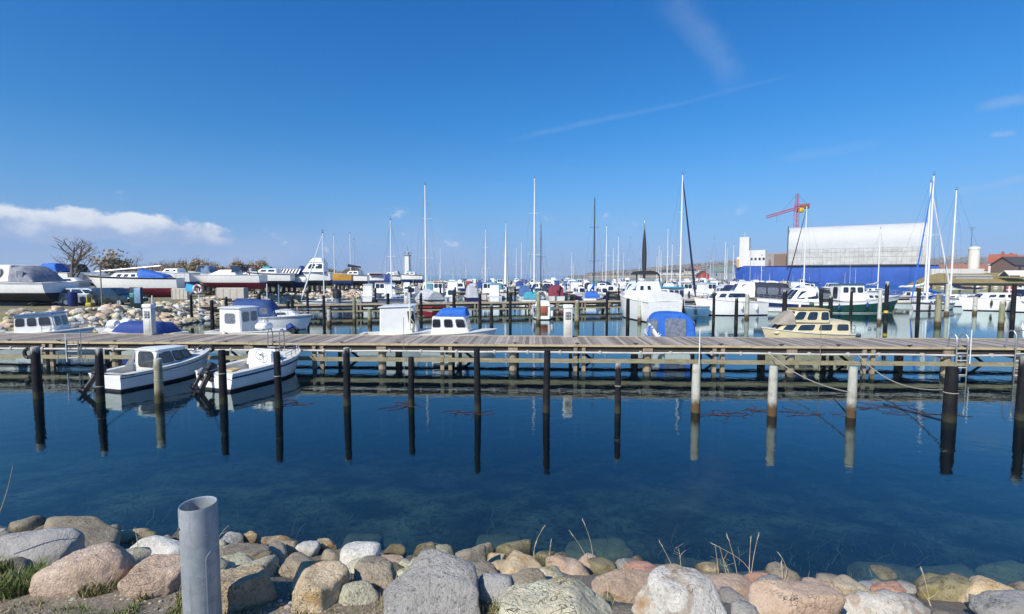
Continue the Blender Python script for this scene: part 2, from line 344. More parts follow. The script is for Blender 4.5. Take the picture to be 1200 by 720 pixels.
# ------------------------------------------------------------------ mesh helpers
class MB:
    def __init__(s): s.v = []; s.f = []; s.m = []
    def add(s, vs, fs, mi=0):
        o = len(s.v); s.v += [tuple(v) for v in vs]
        for f in fs: s.f.append(tuple(i + o for i in f)); s.m.append(mi)
        return s
    def box(s, x0, x1, y0, y1, z0, z1, mi=0):
        return s.add([(x0, y0, z0), (x1, y0, z0), (x1, y1, z0), (x0, y1, z0), (x0, y0, z1), (x1, y0, z1), (x1, y1, z1), (x0, y1, z1)],
                     [(3, 2, 1, 0), (4, 5, 6, 7), (0, 1, 5, 4), (1, 2, 6, 5), (2, 3, 7, 6), (3, 0, 4, 7)], mi)
    def loft(s, rings, mi=0, cap0=True, cap1=True, closed=True):
        n = len(rings[0]); vs = [p for r in rings for p in r]; fs = []
        for i in range(len(rings) - 1):
            for j in range(n if closed else n - 1):
                k = (j + 1) % n; fs.append((i * n + j, i * n + k, (i + 1) * n + k, (i + 1) * n + j))
        if cap0: fs.append(tuple(range(n - 1, -1, -1)))
        if cap1: fs.append(tuple((len(rings) - 1) * n + j for j in range(n)))
        return s.add(vs, fs, mi)
    def rbox(s, x0, x1, y0, y1, z0, z1, r=.02, mi=0, n=2, taper=1.):
        def ring(z, ins, k):
            cx, cy = (x0 + x1) / 2, (y0 + y1) / 2; hx, hy = ((x1 - x0) / 2 - ins) * k, ((y1 - y0) / 2 - ins) * k; rr = min(r, hx * .9, hy * .9); pts = []
            for q, (sx, sy) in enumerate(((1, 1), (-1, 1), (-1, -1), (1, -1))):
                for t in range(n + 1):
                    a = math.pi / 2 * (q + t / n)
                    pts.append((cx + sx * (hx - rr) + rr * math.cos(a), cy + sy * (hy - rr) + rr * math.sin(a), z))
            return pts
        h = min(r, (z1 - z0) * .3)
        return s.loft([ring(z0, h * .7, 1), ring(z0 + h, 0, 1), ring(z1 - h, 0, taper), ring(z1, h * .7, taper)], mi)
    def tube(s, pts, r, n=6, mi=0, caps=True):
        pts = [Vector(p) for p in pts]; rs = r if isinstance(r, (list, tuple)) else [r] * len(pts); rings = []
        prev = None
        for i, p in enumerate(pts):
            d = (pts[min(i + 1, len(pts) - 1)] - pts[max(i - 1, 0)])
            d = d.normalized() if d.length > 1e-9 else Vector((0, 0, 1))
            ref = prev if prev is not None else (Vector((0, 0, 1)) if abs(d.z) < .9 else Vector((1, 0, 0)))
            a = d.cross(ref); a = a.normalized() if a.length > 1e-6 else d.orthogonal().normalized(); b = d.cross(a).normalized(); prev = -b if False else ref
            rings.append([p + (a * math.cos(t) + b * math.sin(t)) * rs[i] for t in [2 * math.pi * k / n for k in range(n)]])
        return s.loft(rings, mi, caps, caps)
    def lathe(s, prof, n=12, c=(0, 0, 0), mi=0, axis='z', cap0=True, cap1=True):
        rings = []
        for r, z in prof:
            ring = []
            for k in range(n):
                a = 2 * math.pi * k / n; x, y = r * math.cos(a), r * math.sin(a)
                ring.append({'z': (c[0] + x, c[1] + y, c[2] + z), 'y': (c[0] + x, c[1] + z, c[2] - y), 'x': (c[0] + z, c[1] + x, c[2] + y)}[axis])
            rings.append(ring)
        return s.loft(rings, mi, cap0, cap1)
    def plate(s, P, u0, u1, v0, v1, out=.006, back=.012, rr=.18, mi=0):
        """thin rounded panel lying on the quad P=(P00,P10,P11,P01)"""
        P = [Vector(p) for p in P]
        def S(u, v): return (P[0] * (1 - u) + P[1] * u) * (1 - v) + (P[3] * (1 - u) + P[2] * u) * v
        nrm = (P[1] - P[0]).cross(P[3] - P[0]).normalized(); wu = (P[1] - P[0]).length * (u1 - u0); wv = (P[3] - P[0]).length * (v1 - v0)
        r = rr * min(wu, wv); ru, rv = r / max(wu, 1e-6) * (u1 - u0), r / max(wv, 1e-6) * (v1 - v0); uv = []
        for q, (cu, cv) in enumerate(((u1 - ru, v1 - rv), (u0 + ru, v1 - rv), (u0 + ru, v0 + rv), (u1 - ru, v0 + rv))):
            for t in range(4):
                a = math.pi / 2 * (q + t / 3); uv.append((cu + ru * math.cos(a), cv + rv * math.sin(a)))
        return s.loft([[S(u, v) - nrm * back for u, v in uv], [S(u, v) + nrm * out for u, v in uv]], mi)
    def build(s, name, mats, parent=None, loc=None, smooth=35):
        me = bpy.data.meshes.new(name); me.from_pydata(s.v, [], s.f)
        for m in (mats if isinstance(mats, (list, tuple)) else [mats]): me.materials.append(m)
        me.polygons.foreach_set('material_index', s.m)
        bm = bmesh.new(); bm.from_mesh(me); bmesh.ops.recalc_face_normals(bm, faces=bm.faces); bm.to_mesh(me); bm.free()
        if smooth:
            me.polygons.foreach_set('use_smooth', [True] * len(me.polygons)); me.set_sharp_from_angle(angle=R(smooth))
        me.update()
        o = bpy.data.objects.new(name, me); COL.objects.link(o)
        if parent is not None: o.parent = parent
        if loc is not None: o.location = loc
        return o

def tag(o, label=None, cat=None, group=None, kind=None):
    if label: o['label'] = label
    if cat: o['category'] = cat
    if group: o['group'] = group
    if kind: o['kind'] = kind
    return o
def thing(name, label, cat, loc=(0, 0, 0), rz=0., group=None):
    o = bpy.data.objects.new(name, None); COL.objects.link(o); o.empty_display_size = .2
    o.location = loc; o.rotation_euler = (0, 0, rz)
    return tag(o, label, cat, group)
KIDS = {}
def copy_tree(o, parent=None):
    c = o.copy(); COL.objects.link(c)
    if parent is not None: c.parent = parent
    for ch in list(o.children): copy_tree(ch, c)
    return c

# ------------------------------------------------------------------ ground, water
def shore(X):   return 6.7 - .1 * X            # where the stone slope meets the water
def brow(X):    return 2.42 - .045 * X if X < -.3 else max(1.85, 2.43 - .17 * (X + .3))          # where the turf ends
def ground_z(X, Y):
    X = max(-14, min(14, X)); a, b = brow(X), shore(X)
    t = (Y - a) / (b - a)
    if t <= 0: return 2.4 - .02 * t
    if t < 1: return 2.4 * (1 - t) ** 1.3
    u = Y - b
    return max(-2.7, -.75 * min(1, u / .8) ** .8 - .16 * max(0, u - .8))
def march(px, py, lift=0.):
    d = ray(px, py); t = 1.2
    while t < 40:
        p = Vector((0, 0, H)) + d * t
        if p.z <= ground_z(p.x, p.y) + lift: return p
        t += .01
    return Vector((0, 0, H)) + d * 20

def grid(name, xs, ys, zf, mat, kind='structure'):
    m = MB(); nx, ny = len(xs), len(ys)
    vs = [(x, y, zf(x, y)) for y in ys for x in xs]
    fs = [(j * nx + i, j * nx + i + 1, (j + 1) * nx + i + 1, (j + 1) * nx + i) for j in range(ny - 1) for i in range(nx - 1)]
    m.add(vs, fs); return tag(m.build(name, mat, smooth=60), kind=kind)
lin = lambda a, b, n: [a + (b - a) * i / (n - 1) for i in range(n)]
def bankz(x, y):
    z = ground_z(x, y); p = Vector((x, y, 0))
    return z + (mn.noise(p * 2.2) * .035 + mn.noise(p * 9) * .014 if z > 1.9 else mn.noise(p * 1.3) * .08) - (.0 if z > 2.3 else .03 if z > -2 else 0)
SG = grid('shore_ground', [-90, -60, -40, -28, -20] + lin(-14, 14, 160) + [20, 28, 40, 60, 90], [-30, -15, -6, -2] + lin(0, 16, 150), bankz, [GRAVEL, SEABED])
for q in SG.data.polygons:
    if q.center.z < -.08: q.material_index = 1
grid('seabed', [-1500, -300, -90] + lin(-60, 60, 61) + [90, 300, 1500], lin(9.5, 60, 40) + [90, 150, 400, 4000], lambda x, y: -2.62 + mn.noise(Vector((x, y, 3)) * .35) * .25 - min(2, max(0, y - 16) * .06), SEABED)
m = MB(); m.add([(-8000, -2, 0), (8000, -2, 0), (8000, 8000, 0), (-8000, 8000, 0)], [(0, 1, 2, 3)])
tag(m.build('water', WATER, smooth=0), kind='structure')

# land of the boatyard on the left with its stone slope
YTOP = [(-120, 34), (-60, 33.2), (-35, 33.8), (-31, 35), (-29.8, 42), (-31.6, 52), (-32.2, 66), (-30, 90), (-28.5, 130), (-27, 196)]
YWAT = [(-120, 29), (-60, 29), (-33, 30.6), (-28, 32), (-26, 38), (-27.6, 48), (-28.4, 60), (-26.4, 86), (-25.4, 130), (-24, 200)]
YZ = 1.45
m = MB(); n = len(YTOP)
vs = [(x, y, YZ) for x, y in YTOP] + [(x + .3, y - .3, -.1) for x, y in YWAT] + [(x + 2, y - 2, -3) for x, y in YWAT] + [(-600, y * 1.0, YZ + .2) for x, y in YTOP]
fs = []
for i in range(n - 1):
    fs += [(i, i + 1, n + i + 1, n + i), (n + i, n + i + 1, 2 * n + i + 1, 2 * n + i), (3 * n + i, 3 * n + i + 1, i + 1, i)]
fs.append((n - 1, 2 * n - 1, 3 * n - 1, 4 * n - 1))
m.add(vs, fs); tag(m.build('boatyard_ground', YARD, smooth=0), kind='structure')
# ------------------------------------------------------------------ jetties
def jetty(name, label, A, B, width, z, bents, detail=False, group=None, plank=.148):
    A, B = Vector((A[0], A[1], 0)), Vector((B[0], B[1], 0)); d = (B - A); L = d.length; rz = math.atan2(d.y, d.x)
    root = thing(name, label, 'jetty', A, rz, group)
    m = MB(); rnd = random.Random(int(L * 7)); u = 0
    while u < L:
        w = plank - .012; e = rnd.uniform(-.025, .025); zz = rnd.uniform(-.004, .004)
        m.box(u, u + w, .02, width - .02 + e, z - .045 + zz, z + zz); u += plank
    m.build('deck', PLANKS, root, smooth=0)
    m = MB()
    for k in range(7): m.box(0, L, .04 + (width - .08) * k / 7, .04 + (width - .08) * (k + .93) / 7, z - .075, z - .052)
    m.build('dark_underside_boards', DARKW, root, smooth=0)  # boards added to darken the lit underside and its reflection
    for v0, v1 in ((-.05, .015), (width - .015, width + .05)):
        mm = MB(); u = 0
        while u < L:
            e = min(L, u + 4.2); dz = rnd.uniform(-.012, .012); mm.box(u + .006, e - .006, v0, v1, z - .06 + dz, z + .022 + dz); u += 4.2
        mm.build('edge_board', EDGE, root, smooth=0)
    mm = MB()
    for v in (.12, width * .5, width - .12): mm.box(0, L, v - .06, v + .06, z - .29, z - .05)
    mm.build('stringer', DARKW, root, smooth=0)
    for v in (-.16, width - .3):
        mm = MB(); u = 0
        while u < L:
            e = min(L, u + 5.6); dz = rnd.uniform(-.012, .012); mm.box(u + .01, e - .01, v, v + .11, .37 + dz, .53 + dz); u += 5.6
        mm.build('waling_beam', BEAM if v < 0 else DARKW, root, smooth=0)  # rear beam gets the dark timber: under-deck shade put into its colour
    for k, (u, thick) in enumerate(bents):
        if u < .3 or u > L - .3: continue
        for v in (.06, width - .06):
            p = MB()
            if thick:
                p.lathe([(.17, -3.2), (.17, z - .55), (.165, z - .3)], 10, (u, v + .09 if v < 1 else v - .09, 0))
                p.box(u - .2, u + .2, v - .05, v + .05, z - .34, z - .1)
            else:
                for q in (-.17, .17): p.box(u + q - .075, u + q + .075, v - .07, v + .05, -3.2, z - .1)
            p.build('support_post', POSTW, root, smooth=30)
        mt = MB(); mt.box(u - .06, u + .06, .16, width - .16, z - .46, z - .295); mt.build('cross_beam', DARKW, root, smooth=0)
        if detail and k % 2: mt = MB(); mt.tube([(u, width - .2, z - .4), (u + 1.3, width - .25, -.35)], .06, 4); mt.build('brace', DARKW, root, smooth=0)
    if detail:
        for k in range(22):
            u = 1.2 + k * 2.55 + rnd.uniform(-.5, .5)
            if u < L: p = MB(); p.tube([(u - .1, .12, z + .07), (u + .1, .12, z + .07)], .022, 6); p.rbox(u - .03, u + .03, .09, .15, z + .003, z + .06, .008); p.build('cleat', RUBBER, root)
        p = MB(); pts = [(0, -.11, .8)]; u = 0
        while u < L: u += 1.4; pts.append((min(u, L), -.11, .8 + rnd.uniform(-.018, .012)))
        p.tube(pts, .042, 8); p.build('water_pipe', M('weathered_pale_pipe', (.5, .49, .45), .6, var=.2, dirt=(.25, .22, .18), scale=1.2), root)
        u = .4
        while u < L: p = MB(); p.rbox(u - .05, u + .05, -.17, -.03, .73, .87, .015); u += rnd.uniform(1.1, 1.7); p.build('pipe_clamp', M('pipe_clamp_plastic', (.42, .4, .36), .6), root)
    return root
EX = 14.
def line_through(pa, pb, z, ex0, ex1):
    a, b = at(*pa, z), at(*pb, z); d = (b - a).normalized(); return a - d * ex0, b + d * ex1
DZ = 1.08
JA, JB = line_through((0, 400.3), (1200, 408.3), DZ, EX, EX)
JW = (at(0, 392.3, DZ) - at(0, 400.3, DZ)).length * .8
jd = (JB - JA).normalized()
def u_at(px):                                  # distance along the jetty of the point seen in column px
    k = (px - 600) / (F / math.cos(PITCH)) ; # X = k*Y approximately
    return (k * JA.y - JA.x) / (jd.x - k * jd.y)
bents = [(u_at(x), 1) for x in (-20, 128, 288, 445, 601, 761, 932, 1118, 1290)] + [(u_at(x), 0) for x in (50, 210, 370, 522, 680, 845, 1023, 1205)]
bents += [(3, 1), (7, 0), ((JB - JA).length - 4, 1)]
jetty('jetty', 'weathered plank jetty crossing the whole picture nearest the stones, pale pipe along it', JA, JB, JW, DZ, sorted(bents), True)
J2A, J2B = Vector((-33.5, 43.6, 0)), Vector((50, 61, 0))
L2 = (J2B - J2A).length
jetty('jetty', 'second plank jetty, running out from the stone bank on the left behind the nearest jetty', J2A, J2B, 1.9, DZ, [(1.5 + 2.9 * k, k % 2) for k in range(int(L2 / 2.9))], plank=.2)
for A, B, lab in (((-22, 80), (46, 88), 'third plank jetty out in the crowded middle of the harbour'),
                  ((-20, 118), (66, 126), 'fourth plank jetty, far out among the moored boats'),
                  ((-14, 172), (78, 178), 'farthest low jetty, in front of the stone mole')):
    LL = math.dist(A, B)
    jetty('jetty', lab, A, B, 1.9, DZ, [(2 + 4.5 * k, 0) for k in range(int(LL / 4.5))], plank=.4)

# ------------------------------------------------------------------ mooring piles
def pile_mesh(h, r, cap=None, seed=0, depth=3.):
    m = MB(); rnd = random.Random(seed); t = rnd.uniform(.84, .92)
    prof = [(r * 1.02, -depth), (r * 1.02, -.1), (r * 1.03, .05), (r * .99, .3), (r * (.5 + t / 2), h * .55), (r * t, h - .03), (r * t * .86, h)]
    m.lathe(prof, 14)
    m.v = [(x * (1 + .05 * mn.noise(Vector((x * 9, y * 9, z * 1.3 + seed)))), y * (1 + .05 * mn.noise(Vector((x * 9 + 5, y * 9, z * 1.3 + seed)))), z) for x, y, z in m.v]
    return m
def pile(px, yw, yt, w, mat, label, group, seed=0, ring=None, lean=(0, 0)):
    p = at(px, yw, 0); h = H - (yt - HY) * p.y / F; r = w * p.y / F / 2
    o = pile_mesh(h, r, seed=seed).build('mooring_pile', mat, None, p)
    o.rotation_euler = (R(lean[0]), R(lean[1]), 0)
    tag(o, label, 'mooring pile', group)
    if ring:
        m = MB()
        for k in range(1): m.lathe([(r * .9, -.012), (r * .98 + .006, -.008), (r * .98 + .006, .008), (r * .9, .012)], 14, (0, 0, ring + k * .022), cap0=False, cap1=False)
        m.build('rope_turns', ROPEW, o)
    return o
G1 = 'mooring piles in the row before the nearest jetty'
NEAR = [
 (45, 467, 407, 9.5, PILEB, 'leftmost black mooring pile in the row before the nearest jetty, in open water', None),
 (118, 471, 409, 9, PILEB, 'black mooring pile at the outboard of the small white cabin boat', .5),
 (187, 472, 421, 9.5, PILEG, 'mossy green-brown mooring pile beside the white cabin boat, the only mossy one of its row', .72),
 (262, 473, 411, 9, PILEB, 'black mooring pile right behind the outboards of the white open boat', .95),
 (327, 477, 413, 8.5, PILEB, 'black mooring pile beside the bow of the white open boat', .95),
 (407, 475, 408, 8.5, PILEB, 'tall black mooring pile standing alone, first to the right of the white open boat', None),
 (482, 476, 419, 7.5, PILEB, 'short black mooring pile with reddish weed floating at its foot', None),
 (560, 482, 409, 8, PILEB, 'tall black mooring pile in mid-row, next right of the short one with weed', None),
 (640, 483, 411, 8.5, PILEB, 'tall black mooring pile standing before the electricity pedestal in the middle of the jetty', None),
 (724, 484, 427, 7.5, PILEB, 'shortest black mooring pile, with a loose rope end, left of the three pale piles', .8),
 (815, 483, 428, 10.5, PILEP, 'pale grey mooring pile with rusty foot, leftmost of the three pale piles', None),
 (904.5, 487, 430, 10.5, PILEP, 'pale grey mooring pile with rusty foot, middle one of the three pale piles', None),
 (997, 489, 431, 10.5, PILEP, 'pale grey mooring pile with a rope round it, rightmost of the three pale piles', .62),
 (1112, 494, 431, 14, PILEB, 'thick black mooring pile with a white rope, next to the jetty ladder', .8),
 (1196, 492, 418, 11, PILEB, 'black mooring pile cut by the right edge of the picture', None),
]
for i, (px, yw, yt, w, mt, lab, rg) in enumerate(NEAR):
    rd = random.Random(i); o = pile(px, yw, yt, w, mt, lab, G1, i, rg and rg * 1., (rd.uniform(-.8, .8), rd.uniform(-1, 1)))
G2 = 'mooring piles between the two nearest jetties'
MID = [  # px, water row, top row, width, material
 (139, 379, 350, 3.4, PILEB), (225, 378, 343, 3.2, PILEB), (249, 379, 352, 4.2, PILEB), (266, 379, 348, 3.6, PILEB), (297, 376, 350, 3.2, PILEB), (304.5, 374, 341, 4.4, PILEB),
 (338, 374, 353, 4, PILEB), (343, 376, 348, 4, PILEB), (361, 372, 338, 3, PILEB), (380, 378, 346, 3.6, PILEB), (386, 381, 363, 5, PILEP), (415.5, 378, 348, 4.2, PILEG), (433.5, 380, 362, 5, PILEG),
 (455, 378, 344, 4, PILEB), (493.5, 374, 343, 3.6, PILEB), (532, 370, 344, 4, PILEB), (562.5, 378, 341, 4, PILEB), (576, 379, 357, 4.2, PILEB), (598, 378, 343, 3.4, PILEB),
 (631, 379, 342, 5.4, PILEG), (676, 381, 352, 6, PILEG), (711, 377, 343, 3.2, PILEB), (735.5, 380, 350, 4.4, PILEB), (749, 377, 350, 4.2, PILEP), (790, 372, 349, 4, PILEP), (799, 374, 350, 4.6, PILEB),
 (836, 377, 341, 3.4, PILEB), (862.5, 379, 349, 4.2, PILEB), (875, 373, 345, 5, PILEP), (919, 371, 340, 5.4, PILEB), (961.5, 372, 340, 4, PILEB), (972.5, 378, 347, 5, PILEB), (996.5, 377, 340, 3.4, PILEB),
 (1030, 379, 340, 4.2, PILEP), (1037.5, 379, 330, 4.4, PILEB), (1075, 378, 338, 4.2, PILEB), (1098.5, 382, 345, 6.8, PILEG), (1109, 369, 333, 4.6, PILEP), (1142, 368, 348, 4.4, PILEP), (1173, 383, 353, 5.6, PILEG), (1186.5, 372, 333, 4.8, PILEB)]
for i, (px, yw, yt, w, mt) in enumerate(MID):
    kind = {PILEB: 'black', PILEP: 'pale grey', PILEG: 'mossy brown'}[mt]
    if px == 1037.5: lab = 'tall black mooring pile with a yellow band, between the green boat and the blue-covered yacht'
    else: lab = None
    spots = [(150, 'by the blue-covered boat below the stone bank'), (256, 'left of the white wheelhouse boat and the stone bank'), (320, 'around the boats with the blue canvas on the left'), (440, 'right of the blue canvas boats, left of the white box cabin'),
             (500, 'just behind the white box cabin'), (600, 'right of the boat with the blue roof cover'), (690, 'near the middle electricity pedestal'), (800, 'around the covered white boat and the blue tent boat'),
             (880, 'by the rounded white boat right of the blue tent'), (1000, 'behind the cream cabin cruiser'), (1250, 'around the blue-covered yacht on the right')]
    near = next(s for lim, s in spots if px < lim)
    o = pile(px, yw, yt, w, mt, lab or f'{kind} mooring pile {near}', G2, 40 + i)
    if lab:
        mb = MB(); r = w * o.location.y / F / 2
        mb.lathe([(r * 1.04, -.1), (r * 1.04, .1)], 14, (0, 0, .95)); mb.build('yellow_band', YELLOW, o)
G3 = 'piles far out among the moored boats'
rp = random.Random(5); far = None; cnt = 0
for Y, n, x0, x1 in ((69, 15, -22, 44), (76, 15, -20, 46), (97, 16, -20, 52), (112, 16, -20, 62), (134, 16, -18, 70), (160, 14, -14, 78)):
    for k in range(n):
        X = x0 + (x1 - x0) * (k + rp.uniform(.1, .9)) / n
        if far is None:
            far = pile_mesh(2.0, .14, seed=90).build('mooring_pile', PILEB); o = far
        else: o = far.copy(); COL.objects.link(o)
        o.location = (X, Y, 0); s = rp.uniform(.8, 1.15); o.scale = (1.05, 1.05, s)
        tag(o, f'dark mooring pile in the {["third", "third", "fourth", "fourth", "farthest", "farthest"][[69, 76, 97, 112, 134, 160].index(Y)]} jetty\'s rows of the crowded harbour', 'mooring pile', G3)

# ------------------------------------------------------------------ boulders
def ico(sub):
    bm = bmesh.new(); bmesh.ops.create_icosphere(bm, subdivisions=sub, radius=1)
    v = np.array([x.co[:] for x in bm.verts]); f = [tuple(x.index for x in t.verts) for t in bm.faces]; bm.free(); return v, f
ICO = {s: ico(s) for s in (2, 3, 4, 5)}
def rock_geo(seed, size, sub=4, cuts=9, sharp=13, rough=.035):
    rs = np.random.RandomState(seed); v, f = ICO[sub]; v = v.copy()
    n = rs.normal(size=(cuts + 5, 3)); n[:, 2] *= .85; n /= np.linalg.norm(n, axis=1)[:, None]; d = rs.uniform(.68, 1., cuts + 5)
    n = np.vstack([n, [[0, 0, 1], [0, 0, -1], [1, 0, 0], [-1, 0, 0], [0, 1, 0], [0, -1, 0]]]); d = np.concatenate([d, [.85, .8, 1, 1, 1, 1]])
    r = ((np.maximum(v @ n.T, 0) / d) ** sharp).sum(1) ** (-1 / sharp)          # rounded polyhedron
    off = rs.uniform(-50, 50, 3); k = 1. if sub > 3 else .8
    for i in range(len(v)):
        c = v[i] * r[i]; p = Vector((c * 1.2 + off).tolist()); q = Vector((c * 4 + off).tolist()); w = Vector((c * 11 + off).tolist())
        r[i] *= 1 + mn.noise(p) * .09 + (mn.noise(q) - .6 * abs(mn.noise(q * 1.3))) * rough * 1.3 + (mn.noise(w) * rough * .45 if sub > 3 else 0)
    v = v * r[:, None]; v /= np.abs(v).max(0); v *= np.array(size)
    return v, f
def rock(name, loc, size, mat, label, seed, sub=4, rz=0., group=None, tilt=(0, 0), cuts=9, sharp=13):
    v, f = rock_geo(seed, size, sub, cuts, sharp)
    m = MB(); m.add(v.tolist(), f); o = m.build(name, mat, None, loc, smooth=60)
    o.rotation_euler = (tilt[0], tilt[1], rz); return tag(o, label, 'boulder', group)
GR = 'boulders of the stone slope in the foreground'
BIG = [ # cx, cy, w, h, colour, description
 (12, 648, 132, 56, 'blue', 'large smooth blue-grey boulder at the left edge of the picture, in the grass'),
 (88, 630, 116, 42, 'brown', 'broad grey-green layered boulder at the water, behind the big pink one'),
 (97, 668, 102, 60, 'pink', 'large smooth pink boulder between grass and gravel, left of the steel post'),
 (177, 648, 82, 38, 'white', 'light grey rounded boulder just left of the steel post, behind the tan one'),
 (178, 678, 80, 44, 'pink', 'rounded pinkish tan boulder touching the gravel just left of the steel post'),
 (289, 687, 76, 60, 'tan', 'angular yellow-tan boulder just right of the steel post'),
 (285, 650, 62, 26, 'brown', 'flat brown-grey boulder behind the angular yellow-tan one'),
 (268, 634, 34, 18, 'grey', 'small grey boulder at the water beside the steel post'),
 (293, 630, 22, 18, 'tan', 'small upright yellowish stone at the water right of the steel post'),
 (326, 634, 42, 14, 'tan', 'long flat tan stone at the water right of the steel post'),
 (330, 642, 34, 24, 'brown', 'squat brown stone left of the small white one at the water'),
 (359, 643, 28, 20, 'white', 'small bright white stone near the water, brightest of the slope'),
 (383, 639, 26, 16, 'tan', 'small yellow-brown stone behind the bright white one'),
 (347, 664, 66, 32, 'brown', 'brown boulder above the tall yellow-tan one, right of the angular boulder'),
 (368, 688, 74, 54, 'tan', 'sloping yellow-tan boulder, its right half in the shade, before the gravel'),
 (416, 697, 54, 36, 'cream', 'small tan rounded boulder left of the large grey granite one'),
 (419, 652, 46, 28, 'white', 'pale domed boulder crossed by a narrow dark shadow'),
 (441, 671, 62, 36, 'brown', 'grey-brown flat boulder behind the small tan rounded one'),
 (459, 657, 44, 14, 'pink', 'low pinkish stone behind the large grey granite boulder'),
 (461, 645, 28, 15, 'olive', 'small olive-brown pointed stone at the water, left of another like it'),
 (496, 644, 28, 16, 'olive', 'small olive stone at the water just above the large grey granite boulder'),
 (510, 690, 126, 76, 'grey', 'large sloping grey granite boulder at the bottom middle-left'),
 (548, 657, 48, 42, 'brown', 'brown blocky boulder standing upright right above the large grey granite one'),
 (568, 645, 26, 20, 'brown', 'small grey-brown stone behind the upright brown block'),
 (602, 646, 44, 22, 'olive', 'rounded olive-brown boulder half in the water in the middle'),
 (580, 657, 24, 18, 'tan', 'small tan stone between the upright brown block and the yellow pair'),
 (610, 667, 54, 38, 'tan', 'yellowish tan split boulder in the middle of the slope'),
 (581, 688, 50, 48, 'blue', 'blue-grey boulder with a dark shaded front, between the grey and the cream giants'),
 (637, 652, 28, 15, 'olive', 'dark olive stone awash at the water in the middle'),
 (659, 662, 38, 26, 'pink', 'pinkish tan pointed boulder above the large cream speckled one'),
 (656, 708, 146, 72, 'cream', 'largest cream speckled granite boulder at the bottom middle'),
 (703, 664, 38, 18, 'olive', 'olive-topped flat stone right of the pinkish pointed one'),
 (735, 692, 84, 42, 'pink', 'long pink-brown boulder between the cream and the peaked one'),
 (755, 672, 54, 22, 'red', 'rounded red-brown boulder behind the peaked white and rust one'),
 (802, 702, 126, 78, 'rust', 'peaked white boulder with rust-coloured rim and lichen at the bottom'),
 (838, 682, 56, 24, 'cream', 'pale flat boulder right behind the peaked one'),
 (864, 692, 60, 30, 'pink', 'pink angular boulder right of the peaked one'),
 (922, 706, 122, 56, 'pink', 'big pinkish tan domed boulder at the bottom, right of the peaked one'),
 (898, 682, 40, 18, 'red', 'small orange-stained stone above the big pinkish domed boulder'),
 (1000, 690, 44, 24, 'brown', 'streaky grey-tan stone left of the small red one'),
 (1016, 688, 34, 16, 'blue', 'small blue-grey stone touching the red one'),
 (1040, 692, 36, 18, 'red', 'small brick-red stone on the right, above the white one with lichen'),
 (1040, 716, 132, 46, 'rust', 'long white boulder with yellow lichen patches at the bottom right'),
 (1112, 692, 62, 38, 'olive', 'tall olive-brown boulder at the water on the right'),
 (1163, 696, 78, 40, 'tan', 'large warm tan boulder on the far right, next to the olive-brown one'),
 (1195, 714, 84, 38, 'blue', 'grey-green boulder with an orange stain at the bottom right corner'),
 (960, 690, 50, 22, 'pink', 'pinkish flat stone between the domed boulder and the streaky one'),
]
foot = []; BOUL = []
for i, (cx, cy, w, h, c, lab) in enumerate(BIG):
    P = march(cx, cy + h * .28); D = P.y
    sx = w * D / F / 2; sz = h * D / F * .62; sy = min(sx * .85, max(sx * .6, sz * 1.1))
    o = rock('boulder', (P.x, P.y + sy * .2, P.z - sz * .02), (sx * 1.07, sy * 1.0, sz * 1.02), ROCK[c], lab, 100 + i, 5 if w > 70 else 4, random.Random(i).uniform(-.25, .25), GR, cuts=4 if c == 'pink' and cx < 300 or c == 'blue' else 7, sharp=6 if c == 'pink' and cx < 300 or c in ('blue', 'white') else 20)
    foot.append((P.x, P.y + sy * .25, sx, sy)); BOUL.append(o)
rr = random.Random(11); tries = 0; nfill = 0
cols = ['tan', 'brown', 'pink', 'olive', 'grey', 'cream', 'brown', 'brown', 'cream', 'grey', 'brown']
nm = dict(tan='tan', brown='brown', pink='pinkish', olive='olive-brown', grey='grey', cream='cream', white='pale', blue='blue-grey', red='reddish')
while tries < 14000 and nfill < 190:
    tries += 1
    X = rr.uniform(-8.6, 9.5); t = rr.random() ** .8; Y = brow(X) + .25 + t * (shore(X) - .05 - brow(X)); s = rr.uniform(.1, .23) * max(.4, min(1, (Y - 1.2) / 3.6))
    if any(((X - a) / (c * .62 + s * .42)) ** 2 + ((Y - b) / (d * .62 + s * .42)) ** 2 < 1 for a, b, c, d in foot): continue
    foot.append((X, Y, s, s)); nfill += 1; c = rr.choice(cols); z = ground_z(X, Y)
    px = 600 + X / Y * F
    band = 'left of the steel post' if px < 210 else 'between the steel post and the large grey granite boulder' if px < 450 else 'around the large cream speckled boulder' if px < 740 else 'around the big pinkish domed boulder' if px < 985 else 'on the right, near the white boulder with lichen'
    rock('boulder', (X, Y, z - s * .12), (s * rr.uniform(.95, 1.25), s * rr.uniform(.8, 1.1), s * rr.uniform(.6, .9)), ROCK[c], f'small {nm[c]} stone {band}', 400 + nfill, 3, rr.uniform(0, 6), GR, cuts=8, sharp=18)
GS = 'sunken boulders in the shallows'
